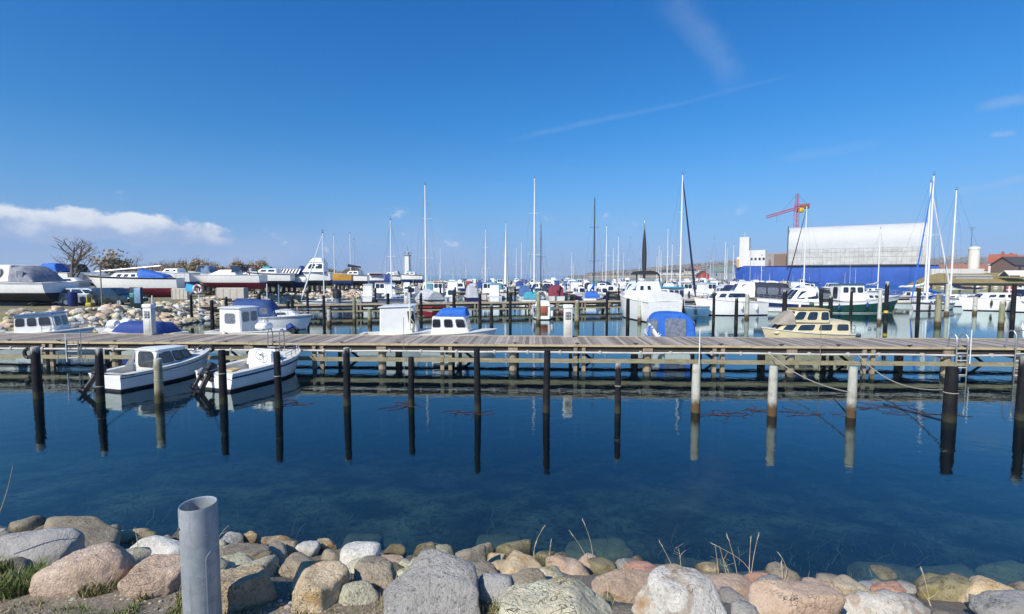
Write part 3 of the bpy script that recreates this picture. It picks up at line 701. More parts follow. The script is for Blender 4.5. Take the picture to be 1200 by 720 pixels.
for i, (cx, cy, w, h, c, lab) in enumerate([
 (1040, 668, 74, 28, 'olive', 'large pale sunken boulder just under the water on the right'),
 (1112, 677, 80, 22, 'olive', 'long flat sunken boulder under the water right of the large pale one'),
 (1178, 666, 50, 18, 'grey', 'sunken stone under the water at the right edge, upper of two'),
 (1172, 681, 44, 16, 'olive', 'sunken stone under the water at the right edge, lower of two'),
 (700, 646, 86, 30, 'olive', 'wide olive sunken boulder under the water behind the dry reed stalks'),
 (905, 678, 70, 20, 'brown', 'dark sunken boulder under the water behind the orange-stained stone'),
 (810, 660, 70, 16, 'brown', 'dim sunken boulder under the water behind the peaked boulder'),
 (585, 632, 60, 14, 'brown', 'dim brown sunken boulder under the water in the middle'),
 (965, 676, 50, 16, 'brown', 'dim brown sunken boulder left of the large pale sunken one'),
 (420, 628, 60, 12, 'brown', 'dim brown sunken boulder under the water behind the domed pale stone'),
 ]):
    P = at(cx, cy, -.1); sx = w * P.y / F / 2; sz = .26
    rock('sunken_boulder', (P.x, P.y, -sz * .72 - .1 - .1 * (i > 4)), (sx, sx * .7, sz), ROCK['sunk' if i < 6 else c], lab, 700 + i, 4, 0, GS, cuts=4)

# stone slope of the boatyard: the nearest stones singly, the rest as one mass
def yard_pt(s, t):                              # s along the shore, t from top (0) to water (1)
    i = min(int(s), len(YTOP) - 2); f = s - i
    a = Vector((*YTOP[i], YZ)).lerp(Vector((*YTOP[i + 1], YZ)), f); b = Vector((*YWAT[i], -.1)).lerp(Vector((*YWAT[i + 1], -.1)), f)
    return a.lerp(b, t)
rs_ = random.Random(3); protos = []
for k in range(12):
    c = ['pink', 'tan', 'brown', 'white', 'cream', 'grey'][k % 6]
    v, f = rock_geo(900 + k, (1, .85, .75), 3, 9); m = MB(); m.add(v.tolist(), f); protos.append((m.build('boulder', ROCK[c], smooth=70), c))
GB = 'stones of the bank below the boatyard'
first = set(); single = 0; mass = MB(); segs = []
for i in range(2, len(YTOP) - 1):
    a, b = Vector(YTOP[i]), Vector(YTOP[i + 1]); segs.append((i, (b - a).length))
for i, ln in segs:
    for k in range(int(ln * (34 if i < 5 else 20 if i < 7 else 5))):
        s = i + rs_.random(); t = rs_.random(); P = yard_pt(s, t); q = rs_.random(); sz = .16 + .26 * q * q + (.1 if P.y > 80 else 0)
        loc = P + Vector((0, 0, sz * .2))
        if single < 80 and P.y < 50 and rs_.random() < .3:
            o, c = protos[rs_.randrange(12)]
            if o.name in first: o = o.copy(); COL.objects.link(o)
            first.add(o.name); o.location = loc; o.scale = (sz, sz, sz); o.rotation_euler = (rs_.uniform(-.5, .5), rs_.uniform(-.5, .5), rs_.uniform(0, 6))
            where = 'below the big white cruiser' if P.x < -31.5 else 'below the parked cars and the info board' if P.y < 38 else 'near the root of the second jetty'
            tag(o, f'{nm[c]} stone in the bank {where}', 'boulder', GB); single += 1
        else:
            v, f = ICO[2]; rz = np.random.RandomState(k * 7 + i); vv = v * (1 + rz.uniform(-.25, .2, (len(v), 1))) * np.array((sz, sz * .85, sz * .7)) + np.array(loc[:]); mass.add(vv.tolist(), f, rz.randint(0, 5))
tag(mass.build('stone_bank', [ROCK['pink'], ROCK['tan'], ROCK['brown'], ROCK['white'], ROCK['cream']], smooth=40), 'mass of pale and brown stones lining the boatyard shore', 'stones', kind='stuff')
for o, c in protos:
    if o.name not in first: bpy.data.objects.remove(o)
# ------------------------------------------------------------------ boats
def lerp(a, b, t): return a + (b - a) * t
def hull(root, L, B, fs, fb, top=WHITE, stripe=None, anti=ANTIB, boot=None, rake=.12, transom=.8, draft=.35, fine=2.2, cockpit=None, floor=.25,
         st=(.78, .9), deckm=DECKGREY, N=20, sterncut=0., rail=True, full=.45, coam=.72):
    """bow towards +x, waterline z = 0; returns station functions"""
    def hb(s): return B / 2 * ((transom + (1 - transom) * math.sin(math.pi / 2 * min(1, s / full))) if s < full else (1 - ((s - full) / (1 - full)) ** fine))
    def sh(s): return fs + (fb - fs) * s ** 1.8
    def xx(s, k): return -L / 2 + s * L - rake * L * (1 - k) * s ** 5 + sterncut * (1 - k) * (1 - s) ** 6
    rows = [(lambda s: -draft * (1 - s ** 3 * .5), .0, 0), (lambda s: -draft * .55 * (1 - s ** 3 * .5), .62, .12), (lambda s: .02, .86, .3), (lambda s: .09, .88, .36),
            (lambda s: sh(s) * .45, .945, .62), (lambda s: sh(s) * st[0], .98, .85), (lambda s: sh(s) * st[1], .99, .94), (lambda s: sh(s), 1., 1.)]
    mi = [2, 2, 3, 0, 0, 1, 0]
    m = MB(); S = [i / N for i in range(N + 1)]; nr = len(rows)
    for sg in (1, -1):
        vs = []
        for s in S:
            for zf, bf, k in rows:
                flare = bf if s < .55 else bf - (1 - bf) * 1.2 * ((s - .55) / .45)
                vs.append((xx(s, k), sg * max(.004 if s > .99 else 0, hb(s) * flare), zf(s)))
        for r in range(nr - 1):
            m.add([], [])
            fs_ = [(i * nr + r, (i + 1) * nr + r, (i + 1) * nr + r + 1, i * nr + r + 1) for i in range(N)]
            if r == 0: base = len(m.v); m.add(vs, fs_, mi[r])
            else:
                for f in fs_: m.f.append(tuple(q + base for q in f)); m.m.append(mi[r])
    tv = [(xx(0, k), sg * hb(0) * bf, zf(0)) for sg in (1, -1) for zf, bf, k in rows]
    m.add(tv, [(r, r + 1, nr + r + 1, nr + r) for r in range(1, 3)] + [(0, 1, nr + 1)], 2); b0 = len(m.v) - len(tv)
    for r in range(3, nr - 1): m.f.append((b0 + r, b0 + r + 1, b0 + nr + r + 1, b0 + nr + r)); m.m.append(0)
    bmv = m.build('hull', [top, stripe or top, anti, boot or (stripe or anti)], root, smooth=40)
    d = MB(); c0, c1 = cockpit if cockpit else (9, 9); w = coam
    i0, i1 = int(round(c0 * N)), int(round(c1 * N)) if cockpit else -1
    for i in range(N):
        a, b = S[i], S[i + 1]; xa, xb = xx(a, 1), xx(b, 1); ya, yb = hb(a) * .995, hb(b) * .995; za, zb = sh(a) - .004, sh(b) - .004
        ca, cb = .03 * ya, .03 * yb
        if cockpit and i0 <= i < i1:
            for sg in (1, -1):
                d.add([(xa, sg * ya, za), (xb, sg * yb, zb), (xb, sg * yb * w, zb), (xa, sg * ya * w, za), (xb, sg * yb * w, floor), (xa, sg * ya * w, floor)],
                      [(0, 1, 2, 3), (3, 2, 4, 5)])
            d.add([(xa, ya * w, floor), (xb, yb * w, floor), (xb, -yb * w, floor), (xa, -ya * w, floor)], [(0, 1, 2, 3)])
            for e, xe, ye, ze in ((i == i0, xa, ya, za), (i == i1 - 1, xb, yb, zb)):
                if e: d.add([(xe, ye * w, floor), (xe, -ye * w, floor), (xe, -ye * w, ze), (xe, ye * w, ze)], [(0, 1, 2, 3)])
        else:
            d.add([(xa, ya, za), (xb, yb, zb), (xb, 0, zb + cb), (xa, 0, za + ca), (xa, -ya, za), (xb, -yb, zb)], [(0, 1, 2, 3), (3, 2, 5, 4)])
    d.build('deck', deckm, root, smooth=30)
    if rail:
        r = MB(); pts = [(xx(s, 1), hb(s) + .012, sh(s) - .02) for s in S] + [(xx(s, 1), -hb(s) - .012, sh(s) - .02) for s in reversed(S)]
        r.tube(pts, .028, 5); r.build('rub_rail', stripe if stripe in (BLACKH, GREENH) else WHITE2, root)
    return hb, sh, lambda s: xx(s, 1)

def house(root, x0, x1, w0, w1, z0, z1, slope0=.05, slope1=.3, tumble=.9, zf=None, mat=WHITE, side=(), front=(), back=(), roof=None, over=.05, glass=GLASS, name='cabin', crown=.05, frame=None):
    """cabin with slanting ends; windows as (u0, u1, v0, v1) on each wall, roof = material of a slab on top"""
    zf = z1 if zf is None else zf; r = .07
    B4 = [(x0, w0), (x1, w1)]; T4 = [(x0 + slope0, w0 * tumble), (x1 - slope1, w1 * tumble)]
    def ring(q, za, zb, ins=0.):
        (xa, wa), (xb, wb) = q; wa -= ins; wb -= ins; xa += ins; xb -= ins
        return [(xb - r, wb, zb), (xa + r, wa, za), (xa, wa - r, za), (xa, -wa + r, za), (xa + r, -wa, za), (xb - r, -wb, zb), (xb, -wb + r, zb), (xb, wb - r, zb)]
    m = MB(); m.loft([ring(B4, z0, z0), ring(T4, z1, zf), ring(T4, z1 + crown, zf + crown, .12)])
    c = m.build(name, mat, root, smooth=25)
    def Q(kind, sg=1):
        (xa, wa), (xb, wb) = B4; (xc, wc), (xd, wd) = T4
        if kind == 's': P = [(xa, sg * wa, z0), (xb, sg * wb, z0), (xd, sg * wd, zf), (xc, sg * wc, z1)]
        elif kind == 'f': P = [(xb, -wb, z0), (xb, wb, z0), (xd, wd, zf), (xd, -wd, zf)]
        else: P = [(xa, wa, z0), (xa, -wa, z0), (xc, -wc, z1), (xc, wc, z1)]
        return P
    def pane(P, u0, u1, v0, v1, flip=False, rr=.22):
        P = [Vector(p) for p in P]
        if flip: P = [P[1], P[0], P[3], P[2]]; u0, u1 = 1 - u1, 1 - u0
        w = MB(); w.plate(P, u0, u1, v0, v1, .014, .02, rr); o = w.build('window', glass, c, smooth=20)
        if frame:
            du, dv = .035 / (P[1] - P[0]).length, .035 / (P[3] - P[0]).length
            f = MB(); f.plate(P, u0 - du, u1 + du, v0 - dv, v1 + dv, .008, .02, rr); f.build('window_frame', frame, c, smooth=20)
    for wn in side:
        pane(Q('s', 1), *wn, flip=True); pane(Q('s', -1), *wn)
    for wn in front: pane(Q('f'), *wn)
    for wn in back: pane(Q('b'), *wn)
    if roof is not None:
        rf = MB(); (xc, wc), (xd, wd) = T4
        q = [(xc - over, wc + over), (xd + over, wd + over)]
        rf.loft([ring(q, z1 + .005, zf + .005), ring(q, z1 + .045, zf + .045), ring(q, z1 + .045 + crown, zf + .045 + crown, .2)]); rf.build('roof', roof, root, smooth=25)
    return c

def canopy(root, x0, x1, w0, w1, z0, z1a, z1b, mat, slope0=.3, slope1=.4, side=(), back=(), front=(), name='canopy', pane=VINYL):
    """canvas hood over hoops: arched section, sloping ends"""
    def arch(x, w, zb, h, n=14):
        return [(x, w * math.copysign(abs(math.cos(a)) ** .55, math.cos(a)), zb + h * (abs(math.sin(a)) ** .6)) for a in [math.pi * k / n for k in range(n + 1)]]
    xs = [(x0, 1., .05), (x0 + slope0 * .5, 1., .55), (x0 + slope0, 1, .96)] + [(lerp(x0 + slope0, x1 - slope1, t), 1, 1 - .035 * abs(math.sin(math.pi * t * 3))) for t in (.16, .33, .5, .66, .83)] + [(x1 - slope1, 1, .97), (x1 - slope1 * .5, .98, .58), (x1, .96, .05)]
    m = MB(); rings = []
    for x, k, hk in xs:
        t = (x - x0) / (x1 - x0); rings.append(arch(x, lerp(w0, w1, t) * k, z0, (lerp(z1a, z1b, t) - z0) * hk))
    m.loft(rings); sd = len(bpy.data.meshes); m.v = [(x + .02 * mn.noise(Vector((x * 2, y * 2, z * 2 + sd))), y * (1 + .035 * mn.noise(Vector((x * 2.3, y * 2, z * 2 + sd + 9)))), z + (.05 if z > z0 + .2 else 0) * mn.noise(Vector((x * 2.6 + sd, y * 2.6, 7)))) for x, y, z in m.v]
    c = m.build(name, mat, root, smooth=50)
    for u0, u1, v0, v1 in side:
        for sg in (1, -1):
            P = [Vector((x0, sg * w0, z0)), Vector((x1, sg * w1, z0)), Vector((x1, sg * w1 * .97, z0 + (z1b - z0) * .75)), Vector((x0, sg * w0 * .97, z0 + (z1a - z0) * .75))]
            if sg > 0: P = [P[1], P[0], P[3], P[2]]
            uu = (1 - u1, 1 - u0) if sg > 0 else (u0, u1)
            p = MB(); p.plate(P, uu[0], uu[1], v0, v1, .025, .03, .2); p.build('canopy_window', pane, c, smooth=20)
    for lst, xe, xs_, w, zt, s in ((back, x0, slope0, w0, z1a, 1), (front, x1, -slope1, w1, z1b, -1)):
        for u0, u1, v0, v1 in lst:
            P = [(xe, s * w, z0), (xe, -s * w, z0), (xe + xs_, -s * w, zt), (xe + xs_, s * w, zt)]
            p = MB(); p.plate(P, u0, u1, v0, v1, .05, .03, .15); p.build('canopy_window', pane, c, smooth=20)
    return c

def outboard(root, x, y, z, s=1., cowl=GREYP, tilt=0., leg=RUBBER, turn=0.):
    m = MB(); m.rbox(-.42, .08, -.16, .16, .18, .55, .09, taper=.8)
    o = m.build('outboard_motor', cowl, root, (x, y, z)); o.rotation_euler = (0, R(tilt), R(turn)); o.scale = (s, s, s)
    m = MB(); m.rbox(-.26, -.06, -.05, .05, -.75, .19, .03); m.rbox(-.34, .06, -.1, .1, .08, .2, .03); m.rbox(-.4, .02, -.03, .03, -.55, -.5, .01)
    m.lathe([(.0, -.42), (.05, -.36), (.06, -.1), (.02, .02)], 8, (0, 0, -.68), axis='x')
    for k in range(3):
        a = k * 2.09; m.add([(-.38, 0, -.68), (-.36, .13 * math.cos(a), -.68 + .13 * math.sin(a)), (-.4, .13 * math.cos(a + .6), -.68 + .13 * math.sin(a + .6))], [(0, 1, 2), (2, 1, 0)])
    m.build('motor_leg', leg, o, smooth=30)
    m = MB(); m.rbox(-.06, .1, -.12, .12, -.1, .12, .02); m.build('motor_bracket', RUBBER, o, smooth=30)
    return o

def railing(root, pts, h=.55, every=1, mat=STEEL, name='guard_rail', r=.016, mid=True):
    m = MB(); up = [Vector(p) + Vector((0, 0, h)) for p in pts]; m.tube(up, r, 5)
    if mid: m.tube([Vector(p) + Vector((0, 0, h * .5)) for p in pts], r * .6, 4)
    for p in pts[::every]: m.tube([p, Vector(p) + Vector((0, 0, h))], r, 5)
    return m.build(name, mat, root)
def bow_rail(root, H3, s0=.55, h=.5, inset=.93, n=5, mat=STEEL, close=True, r=.016):
    hb, sh, xf = H3; S = [lerp(s0, .985, k / n) for k in range(n + 1)]
    pts = [(xf(s) - .05, hb(s) * inset, sh(s)) for s in S] + [(xf(s) - .05, -hb(s) * inset, sh(s)) for s in reversed(S)]
    return railing(root, pts, h, 1, mat, r=r)
def side_rails(root, H3, s0=.0, s1=.985, h=.55, n=7, mat=STEEL, r=.014):
    hb, sh, xf = H3
    S = [lerp(s0, s1, k / n) for k in range(n + 1)]
    pts = [(xf(s), hb(s) * .95, sh(s)) for s in S] + [(xf(s), -hb(s) * .95, sh(s)) for s in reversed(S)]
    return railing(root, pts + [pts[0]], h, 1, mat, r=r)
def windscreen(root, x0, x1, w0, w1, z0, h, rakeb=.35, frame=ALU, glass=GLASS, panes=3):
    """open three-sided windscreen standing on the foredeck: x0 aft ends, x1 front"""
    def P(x, y, t): return (x - rakeb * t, y * (1 - .08 * t), z0 + h * t)
    loop = [(x0, w0), (lerp(x0, x1, .75), w1 * 1.0), (x1, w1 * .62), (x1, -w1 * .62), (lerp(x0, x1, .75), -w1), (x0, -w0)]
    m = MB()
    m.tube([P(x, y, 1) for x, y in loop], .022, 5); m.tube([P(x, y, 0) for x, y in loop], .018, 5)
    for x, y in loop: m.tube([P(x, y, 0), P(x, y, 1)], .02, 5)
    f = m.build('windscreen', frame, root)
    for (xa, ya), (xb, yb) in zip(loop, loop[1:]):
        g = MB(); g.plate([P(xa, ya, 0), P(xb, yb, 0), P(xb, yb, 1), P(xa, ya, 1)], .03, .97, .04, .96, .004, .004, .05); g.build('pane', glass, f, smooth=0)
    return f
def aerial(root, x, y, z, h, name='aerial', r=.012, mat=PLASTICW, lean=0.):
    m = MB(); m.tube([(x, y, z), (x + lean * h, y, z + h)], [r, r * .5], 5); return m.build(name, mat, root)
def hang_fenders(r, h3, stations, sg, what, mat=PLASTICW, k=1.):
    """fenders hanging on the seen side of a boat"""
    hb, sh, xf = h3; c, sn = math.cos(r.rotation_euler.z), math.sin(r.rotation_euler.z)
    for s in stations:
        x, y, z = xf(s), sg * (hb(s) + .12 * k), max(.42 * k, sh(s) - .5 * k)
        m = MB(); m.lathe([(.015, .36), (.03, .3), (.09, .24), (.11, .12), (.11, -.12), (.09, -.24), (.03, -.3)], 10); m.tube([(0, 0, .33), (0, -.02 * sg, .36 + max(.1, sh(s) - z - .3) / k)], .012, 4)
        o = m.build('fender', mat, None, (r.location.x + x * c - y * sn, r.location.y + x * sn + y * c, z)); o.rotation_euler.z = r.rotation_euler.z; o.scale = (k, k, k); tag(o, what, 'fender', 'fenders hanging on moored boats')
def sail_rig(root, Hm, base, L, boomL, mast=ALUW, cover=None, furl=None, bowx=None, bowz=1., sternx=None, beam=2.6, xm=0., r=None, spread=1, windex=True, furlr=.075, backstay=True, shroud=True, tent=None):
    r = r or .0065 * Hm + .012
    m = MB(); m.tube([(xm, 0, base - .3), (xm, 0, Hm * .6), (xm - .0, 0, Hm)], [r, r * .95, r * .62], 8); mo = m.build('mast', mast, root)
    if spread:
        s = MB()
        for k in range(spread):
            z = base + (Hm - base) * (k + 1) / (spread + 1) * 1.05
            for sg in (1, -1): s.tube([(xm, 0, z), (xm - .12, sg * beam * .3 * (1 - .2 * k), z + .06)], .022, 4)
        s.build('spreader', mast, mo)
    if windex:
        s = MB(); s.tube([(xm, 0, Hm), (xm, 0, Hm + .45)], .012, 4); s.tube([(xm - .25, 0, Hm + .3), (xm + .2, 0, Hm + .3)], .014, 4); s.rbox(xm - .1, xm + .1, -.06, .06, Hm, Hm + .12, .02)
        s.build('masthead_gear', DARKMAST, mo)
    wr = MB()
    if shroud:
        for sg in (1, -1):
            z = base + (Hm - base) * .55
            wr.tube([(xm - .15, sg * beam * .47, base * .75), (xm - .12, sg * beam * .3, z), (xm, 0, Hm * .96)], .009, 3)
            wr.tube([(xm - .3, sg * beam * .46, base * .75), (xm, 0, z)], .008, 3)
    if backstay and sternx is not None: wr.tube([(sternx, 0, base * .9), (xm, 0, Hm)], .009, 3)
    if bowx is not None and not furl: wr.tube([(bowx, 0, bowz), (xm, 0, Hm * .97)], .009, 3)
    if wr.v: wr.build('rigging', WIRE, root)
    if bowx is not None and furl:
        a, b = Vector((bowx, 0, bowz + (2.1 if furlr > .3 else .15))), Vector((xm + .08, 0, Hm * .96)); n = 10
        pts = [a.lerp(b, k / n) for k in range(n + 1)]
        f = MB(); f.tube(pts, ([furlr * .55] + [furlr * (1.25 - .75 * k / n) for k in range(1, n)] + [furlr * .3]) if furlr < .3 else [furlr * (.15 + math.sin(math.pi * min(1, .12 + k / n)) ** .8) for k in range(n)] + [.04], 6); f.build('furled_sail', furl, root)
    if boomL:
        bz = base + .75; bm_ = MB(); bm_.tube([(xm - .1, 0, bz), (xm - boomL, 0, bz + .06)], .05, 6); bo = bm_.build('boom', mast, root)
        if cover:
            n = 9; pts = [(xm - .02 - (boomL - .05) * k / n, 0, bz + .14 + (.5 * (1 - k / n) ** 4) - .03 * math.sin(k * 2.1)) for k in range(n + 1)]
            cv = MB(); cv.tube(pts, [.1] + [.2 - .09 * k / n for k in range(1, n)] + [.05], 8); cv.build('sail_cover', cover, bo, smooth=60)
    if tent:
        n = 6; z1 = base + .8; cv = MB(); rings = []
        for k in range(n + 1):
            t = k / n; x = xm + .2 - (boomL + .6) * t; top = z1 + .25 * (1 - t); w = beam * .46 * (1 - .25 * t)
            rings.append([(x, w, base * .9), (x, w * .5, (base + top) * .55), (x, .05, top), (x, -.05, top), (x, -w * .5, (base + top) * .55), (x, -w, base * .9)])
        cv.loft(rings); cv.build('boom_tent', tent, root, smooth=50)
    return mo

def yacht(label, px, top, Y, head, L=8.5, name='sailing_yacht', hullm=WHITE, stripe=NAVY, anti=ANTIB, cover=ROYAL, furl=None, mast=ALUW, group=None, spread=1, hood=None, rails=True, tent=None, portholes=True, bootm=None, z0=0., boom=True, furlr=.08, hoist=None, extra=None, furl_to=None):
    """the mast foot is placed under the photo's mast; head = direction of the bow in degrees, 0 = right, 90 = away"""
    p = atY(px, top, Y); Hm = p.z - z0; a = R(head); xm = .08 * L
    root = thing(name, label, 'sailing boat', (p.x - xm * math.cos(a), Y - xm * math.sin(a), z0), a, group)
    B = .31 * L if L > 7 else .34 * L; fs, fb = .085 * L + .12, .11 * L + .2
    H3 = hull(root, L, B, fs, fb, hullm, stripe, anti, bootm, rake=.13, transom=.6, draft=.5, fine=1.9, cockpit=(.08, .32), floor=fs * .45, sterncut=.25, N=22, full=.42)
    cw = B * .33; zc = lerp(fs, fb, .35)
    house(root, -.17 * L, .27 * L, cw, cw * .62, fs * .95, fs + .045 * L + .08, .02, .18 * L * .5, .86, zf=fs + .035 * L + .08, mat=WHITE2 if hullm is not WHITE else WHITE,
          side=[(.08, .3, .35, .78), (.36, .58, .35, .78), (.64, .78, .4, .74)] if portholes else [(.1, .7, .4, .75)], back=[(.35, .65, .15, .9)], name='coachroof')
    base = fs + .04 * L
    sail_rig(root, Hm, base, L, .4 * L if boom else 0, mast, cover, furl, .485 * L, fb, -.47 * L, B, xm, None, spread, tent=tent, furlr=furlr)
    if hood: canopy(root, -.27 * L, -.08 * L, cw * .98, cw * .9, fs + .02, fs + .95, fs + .85, hood, .1, .35, side=[(.25, .75, .3, .85)], front=[(.15, .85, .15, .8)], name='sprayhood')
    if rails: side_rails(root, H3, 0, .985, .55, 7, r=.012)
    if hoist:
        f = MB(); n = 8
        for x0, x1, th in hoist:
            pts = [Vector((x0, 0, base + .6)).lerp(Vector((x1, 0, Hm * .95)), k / n) for k in range(n + 1)]
            f.tube(pts, [th * (1 - .8 * k / n) for k in range(n + 1)], 6)
        f.build('half_furled_sail', WHITECLOTH, root)
    return root, H3, (L, B, fs, fb, base, Hm, xm)

rz_ = random.Random(77)
GM = 'boats moored along the second jetty'
def place(px, pw, head, L=0, s=None):
    p = at(px, pw, 0); return (p.x, p.y, 0), R(head)

# ---- the two small boats before the nearest jetty
a0 = Vector((-13.95, 16.45, 0)); b0 = Vector((-12.85, 20.2, 0)); hd = math.atan2((b0 - a0).y, (b0 - a0).x); LA = 4.15
cA = a0 + Vector((math.cos(hd), math.sin(hd), 0)) * (LA / 2)
r = thing('cabin_boat', 'small white cabin boat with dark side windows, leftmost before the nearest jetty', 'motor boat', cA, hd)
H3 = hull(r, LA, 1.78, .6, .9, WHITE, NAVY, ANTIB, ANTIB, rake=.1, transom=.82, draft=.3, cockpit=(.06, .34), floor=.16, st=(.76, .82), sterncut=.1)  # dark boot band paints the shading along the waterline
house(r, -.62, 1.12, .66, .4, .52, 1.2, -.02, .42, .84, zf=1.16, side=[(.04, .4, .34, .86), (.47, .68, .36, .84), (.72, .93, .4, .82)], front=[(.1, .46, .3, .85), (.54, .9, .3, .85)], roof=WHITE, over=.03, frame=RUBBER, back=[(.2, .8, .12, .9)], glass=M('tinted_cabin_glass', (.06, .065, .075), .08, var=.4, coat=.4))
m = MB()
for sg in (1, -1):
    m.add([(-.62, sg * .68, .5), (-1.0, sg * .7, .5), (-.62, sg * .6, 1.16)], [(0, 1, 2)]); m.add([(-.62, sg * .65, .5), (-1.0, sg * .67, .5), (-.62, sg * .57, 1.16)], [(2, 1, 0)])
m.build('cabin_wing', WHITE2, r, smooth=0)
m = MB(); m.rbox(-1.75, -.72, -.5, -.2, .18, .42, .04); m.build('bench', WHITE2, r); m = MB(); m.rbox(-1.75, -.72, .2, .5, .18, .42, .04); m.build('bench', WHITE2, r)
outboard(r, -LA / 2 - .02, .28, .42, .85, RUBBER, 38, RUBBER)
m = MB(); m.rbox(1.25, 1.42, -.06, .06, .84, .98, .03); m.tube([(1.7, 0, .86), (1.9, 0, .95)], .03, 5); m.build('bow_cleat', STEEL, r)

a0 = Vector((-10.3, 16.6, 0)); b0 = Vector((-9.05, 20.1, 0)); hd = math.atan2((b0 - a0).y, (b0 - a0).x); LB = 4.0
cB = a0 + Vector((math.cos(hd), math.sin(hd), 0)) * (LB / 2)
r = thing('open_motor_boat', 'small white open boat with steering wheel and black outboards, right of the cabin boat', 'motor boat', cB, hd)
H3 = hull(r, LB, 1.86, .64, .88, WHITE, NAVY, ANTIB, ANTIB, rake=.12, transom=.92, draft=.3, cockpit=(.05, .5), floor=.14, st=(.7, .8), fine=2.6)  # dark boot band again stands for waterline shading
house(r, -.1, 1.2, .72, .36, .56, 1.1, .12, .7, .86, zf=.98, side=[(.2, .6, .3, .7)], roof=None, name='cuddy')
m = MB(); m.rbox(-.2, .04, -.7, .46, .2, 1.12, .09); c = m.build('steering_console', WHITE, r)
m = MB(); n = 16; m.tube([(-.34, -.3 + .19 * math.cos(2 * math.pi * k / n), 1.0 + .19 * math.sin(2 * math.pi * k / n)) for k in range(n + 1)], .011, 5)
for k in range(3): m.tube([(-.32, -.3, 1.0), (-.34, -.3 + .19 * math.cos(2.1 * k + .5), 1.0 + .19 * math.sin(2.1 * k + .5))], .012, 4)
m.tube([(-.34, -.3, 1.0), (-.2, -.3, .98)], .025, 5); m.build('steering_wheel', GREYP, c)
m = MB(); m.rbox(-1.2, -.75, -.55, -.1, .16, .55, .05); m.build('helm_seat', WHITE2, r); m = MB(); m.rbox(-1.2, -.75, .1, .55, .16, .55, .05); m.build('passenger_seat', M('tan_cushion', (.5, .36, .18), .7), r)
outboard(r, -LB / 2 - .02, .12, .42, .9, RUBBER, 32, RUBBER); outboard(r, -LB / 2 - .02, .55, .38, .62, GREYP, 36, RUBBER)
bow_rail(r, H3, .62, .22, .9, 4, r=.012)

# ---- boats between the first two jetties, on the far side of the nearest jetty (only their tops show over it)
def motor(label, px, pw, head, L, B, fs, fb, group=None, name='motor_boat', **hk):
    loc, rz = place(px, pw, head); r = thing(name, label, 'motor boat', loc, rz, group)
    return r, hull(r, L, B, fs, fb, **hk)
# 1 pilot house boat far left
r, h3 = motor('small white pilot-house boat with light blue front, leftmost behind the nearest jetty', 52, 402, 12, 5.2, 2.0, .62, .9, cockpit=(.05, .3), floor=.2, stripe=LBLUEH)
house(r, -1.0, 1.05, .78, .66, .6, 1.62, .02, .22, .9, zf=1.74, side=[(.05, .28, .42, .86), (.34, .57, .42, .86), (.63, .92, .42, .86)], front=[(.06, .46, .4, .86), (.54, .94, .4, .86)], back=[(.1, .45, .4, .86), (.55, .9, .4, .86)], roof=M('blue_roof', (.07, .14, .3), .5), over=.12, frame=WHITE2)
bow_rail(r, h3, .6, .4)
# 2 boat with blue canvas and two white covers
r, h3 = motor('low white boat under crumpled royal blue canvas, left of the leftmost electricity pedestal', 160, 402, 172, 5.4, 2.1, .62, .85, cockpit=(.05, .4), floor=.2)
canopy(r, -2.3, 1.0, .9, .8, .6, 1.25, 1.3, ROYAL, .5, .6)
house(r, .3, 1.9, .7, .42, .7, 1.12, .1, .5, .85, zf=1.0, side=[(.2, .7, .3, .75)], name='cuddy')
for y in (.42, -.42):
    m = MB(); m.lathe([(.02, -.3), (.22, -.24), (.3, 0), (.24, .24), (.03, .3)], 12, (1.0, y, 1.12), axis='x'); m.build('padded_cover', WHITECLOTH, r)
# 3 white wheelhouse boat
r, h3 = motor('white wheelhouse boat with one square window facing the stones, behind the jetty on the left', 300, 400, -14, 5.8, 2.1, .6, .85, cockpit=(.05, .95 - .25), floor=.2, stripe=None)
hang_fenders(r, h3, (.3,), -1, 'white fender on the white wheelhouse boat')
house(r, -1.9, -.35, .78, .74, .55, 2.0, .0, .06, .95, side=[(.28, .76, .38, .8)], front=[(.1, .46, .45, .85), (.54, .9, .45, .85)], back=[(.25, .75, .1, .85)], roof=WHITE, over=.08, frame=WHITE2, glass=VINYL, mat=WHITE)
m = MB(); m.rbox(.3, 1.1, -.5, .3, .7, 1.15, .2, n=5); m.build('engine_box', WHITE, r); aerial(r, .05, -.4, .8, 1.3, 'boat_hook', .018, GREYP); aerial(r, .55, .4, .8, 1.2, 'stern_post', .03, STEEL)
outboard(r, 2.95, -.3, .75, .95, ROYAL, -30); outboard(r, 2.6, .35, .7, 1.0, GREYP, -50)
# 4 blue canvas boat behind it
r, h3 = motor('grey-white motor boat under a blue canvas tent, floating behind the white wheelhouse boat', 317, 386.5, 8, 6.0, 2.3, .95, 1.1, cockpit=(.05, .55), floor=.3, stripe=GREYCLOTH)
hang_fenders(r, h3, (.3, .5), -1, 'white fender on the boat under the slate blue canvas')
canopy(r, -2.4, .75, 1.02, .9, .95, 2.35, 2.15, M('slate_blue_canvas', (.02, .06, .2), .75, var=.25, bump=.4, bscale=8), .3, .65, side=[(.12, .3, .25, .85), (.38, .56, .25, .85), (.64, .8, .25, .75)], back=[(.15, .85, .2, .8)])
house(r, .3, 2.1, .8, .4, 1.0, 1.4, .1, .6, .8, name='cuddy', side=[(.2, .6, .3, .7)]); bow_rail(r, h3, .6, .4)
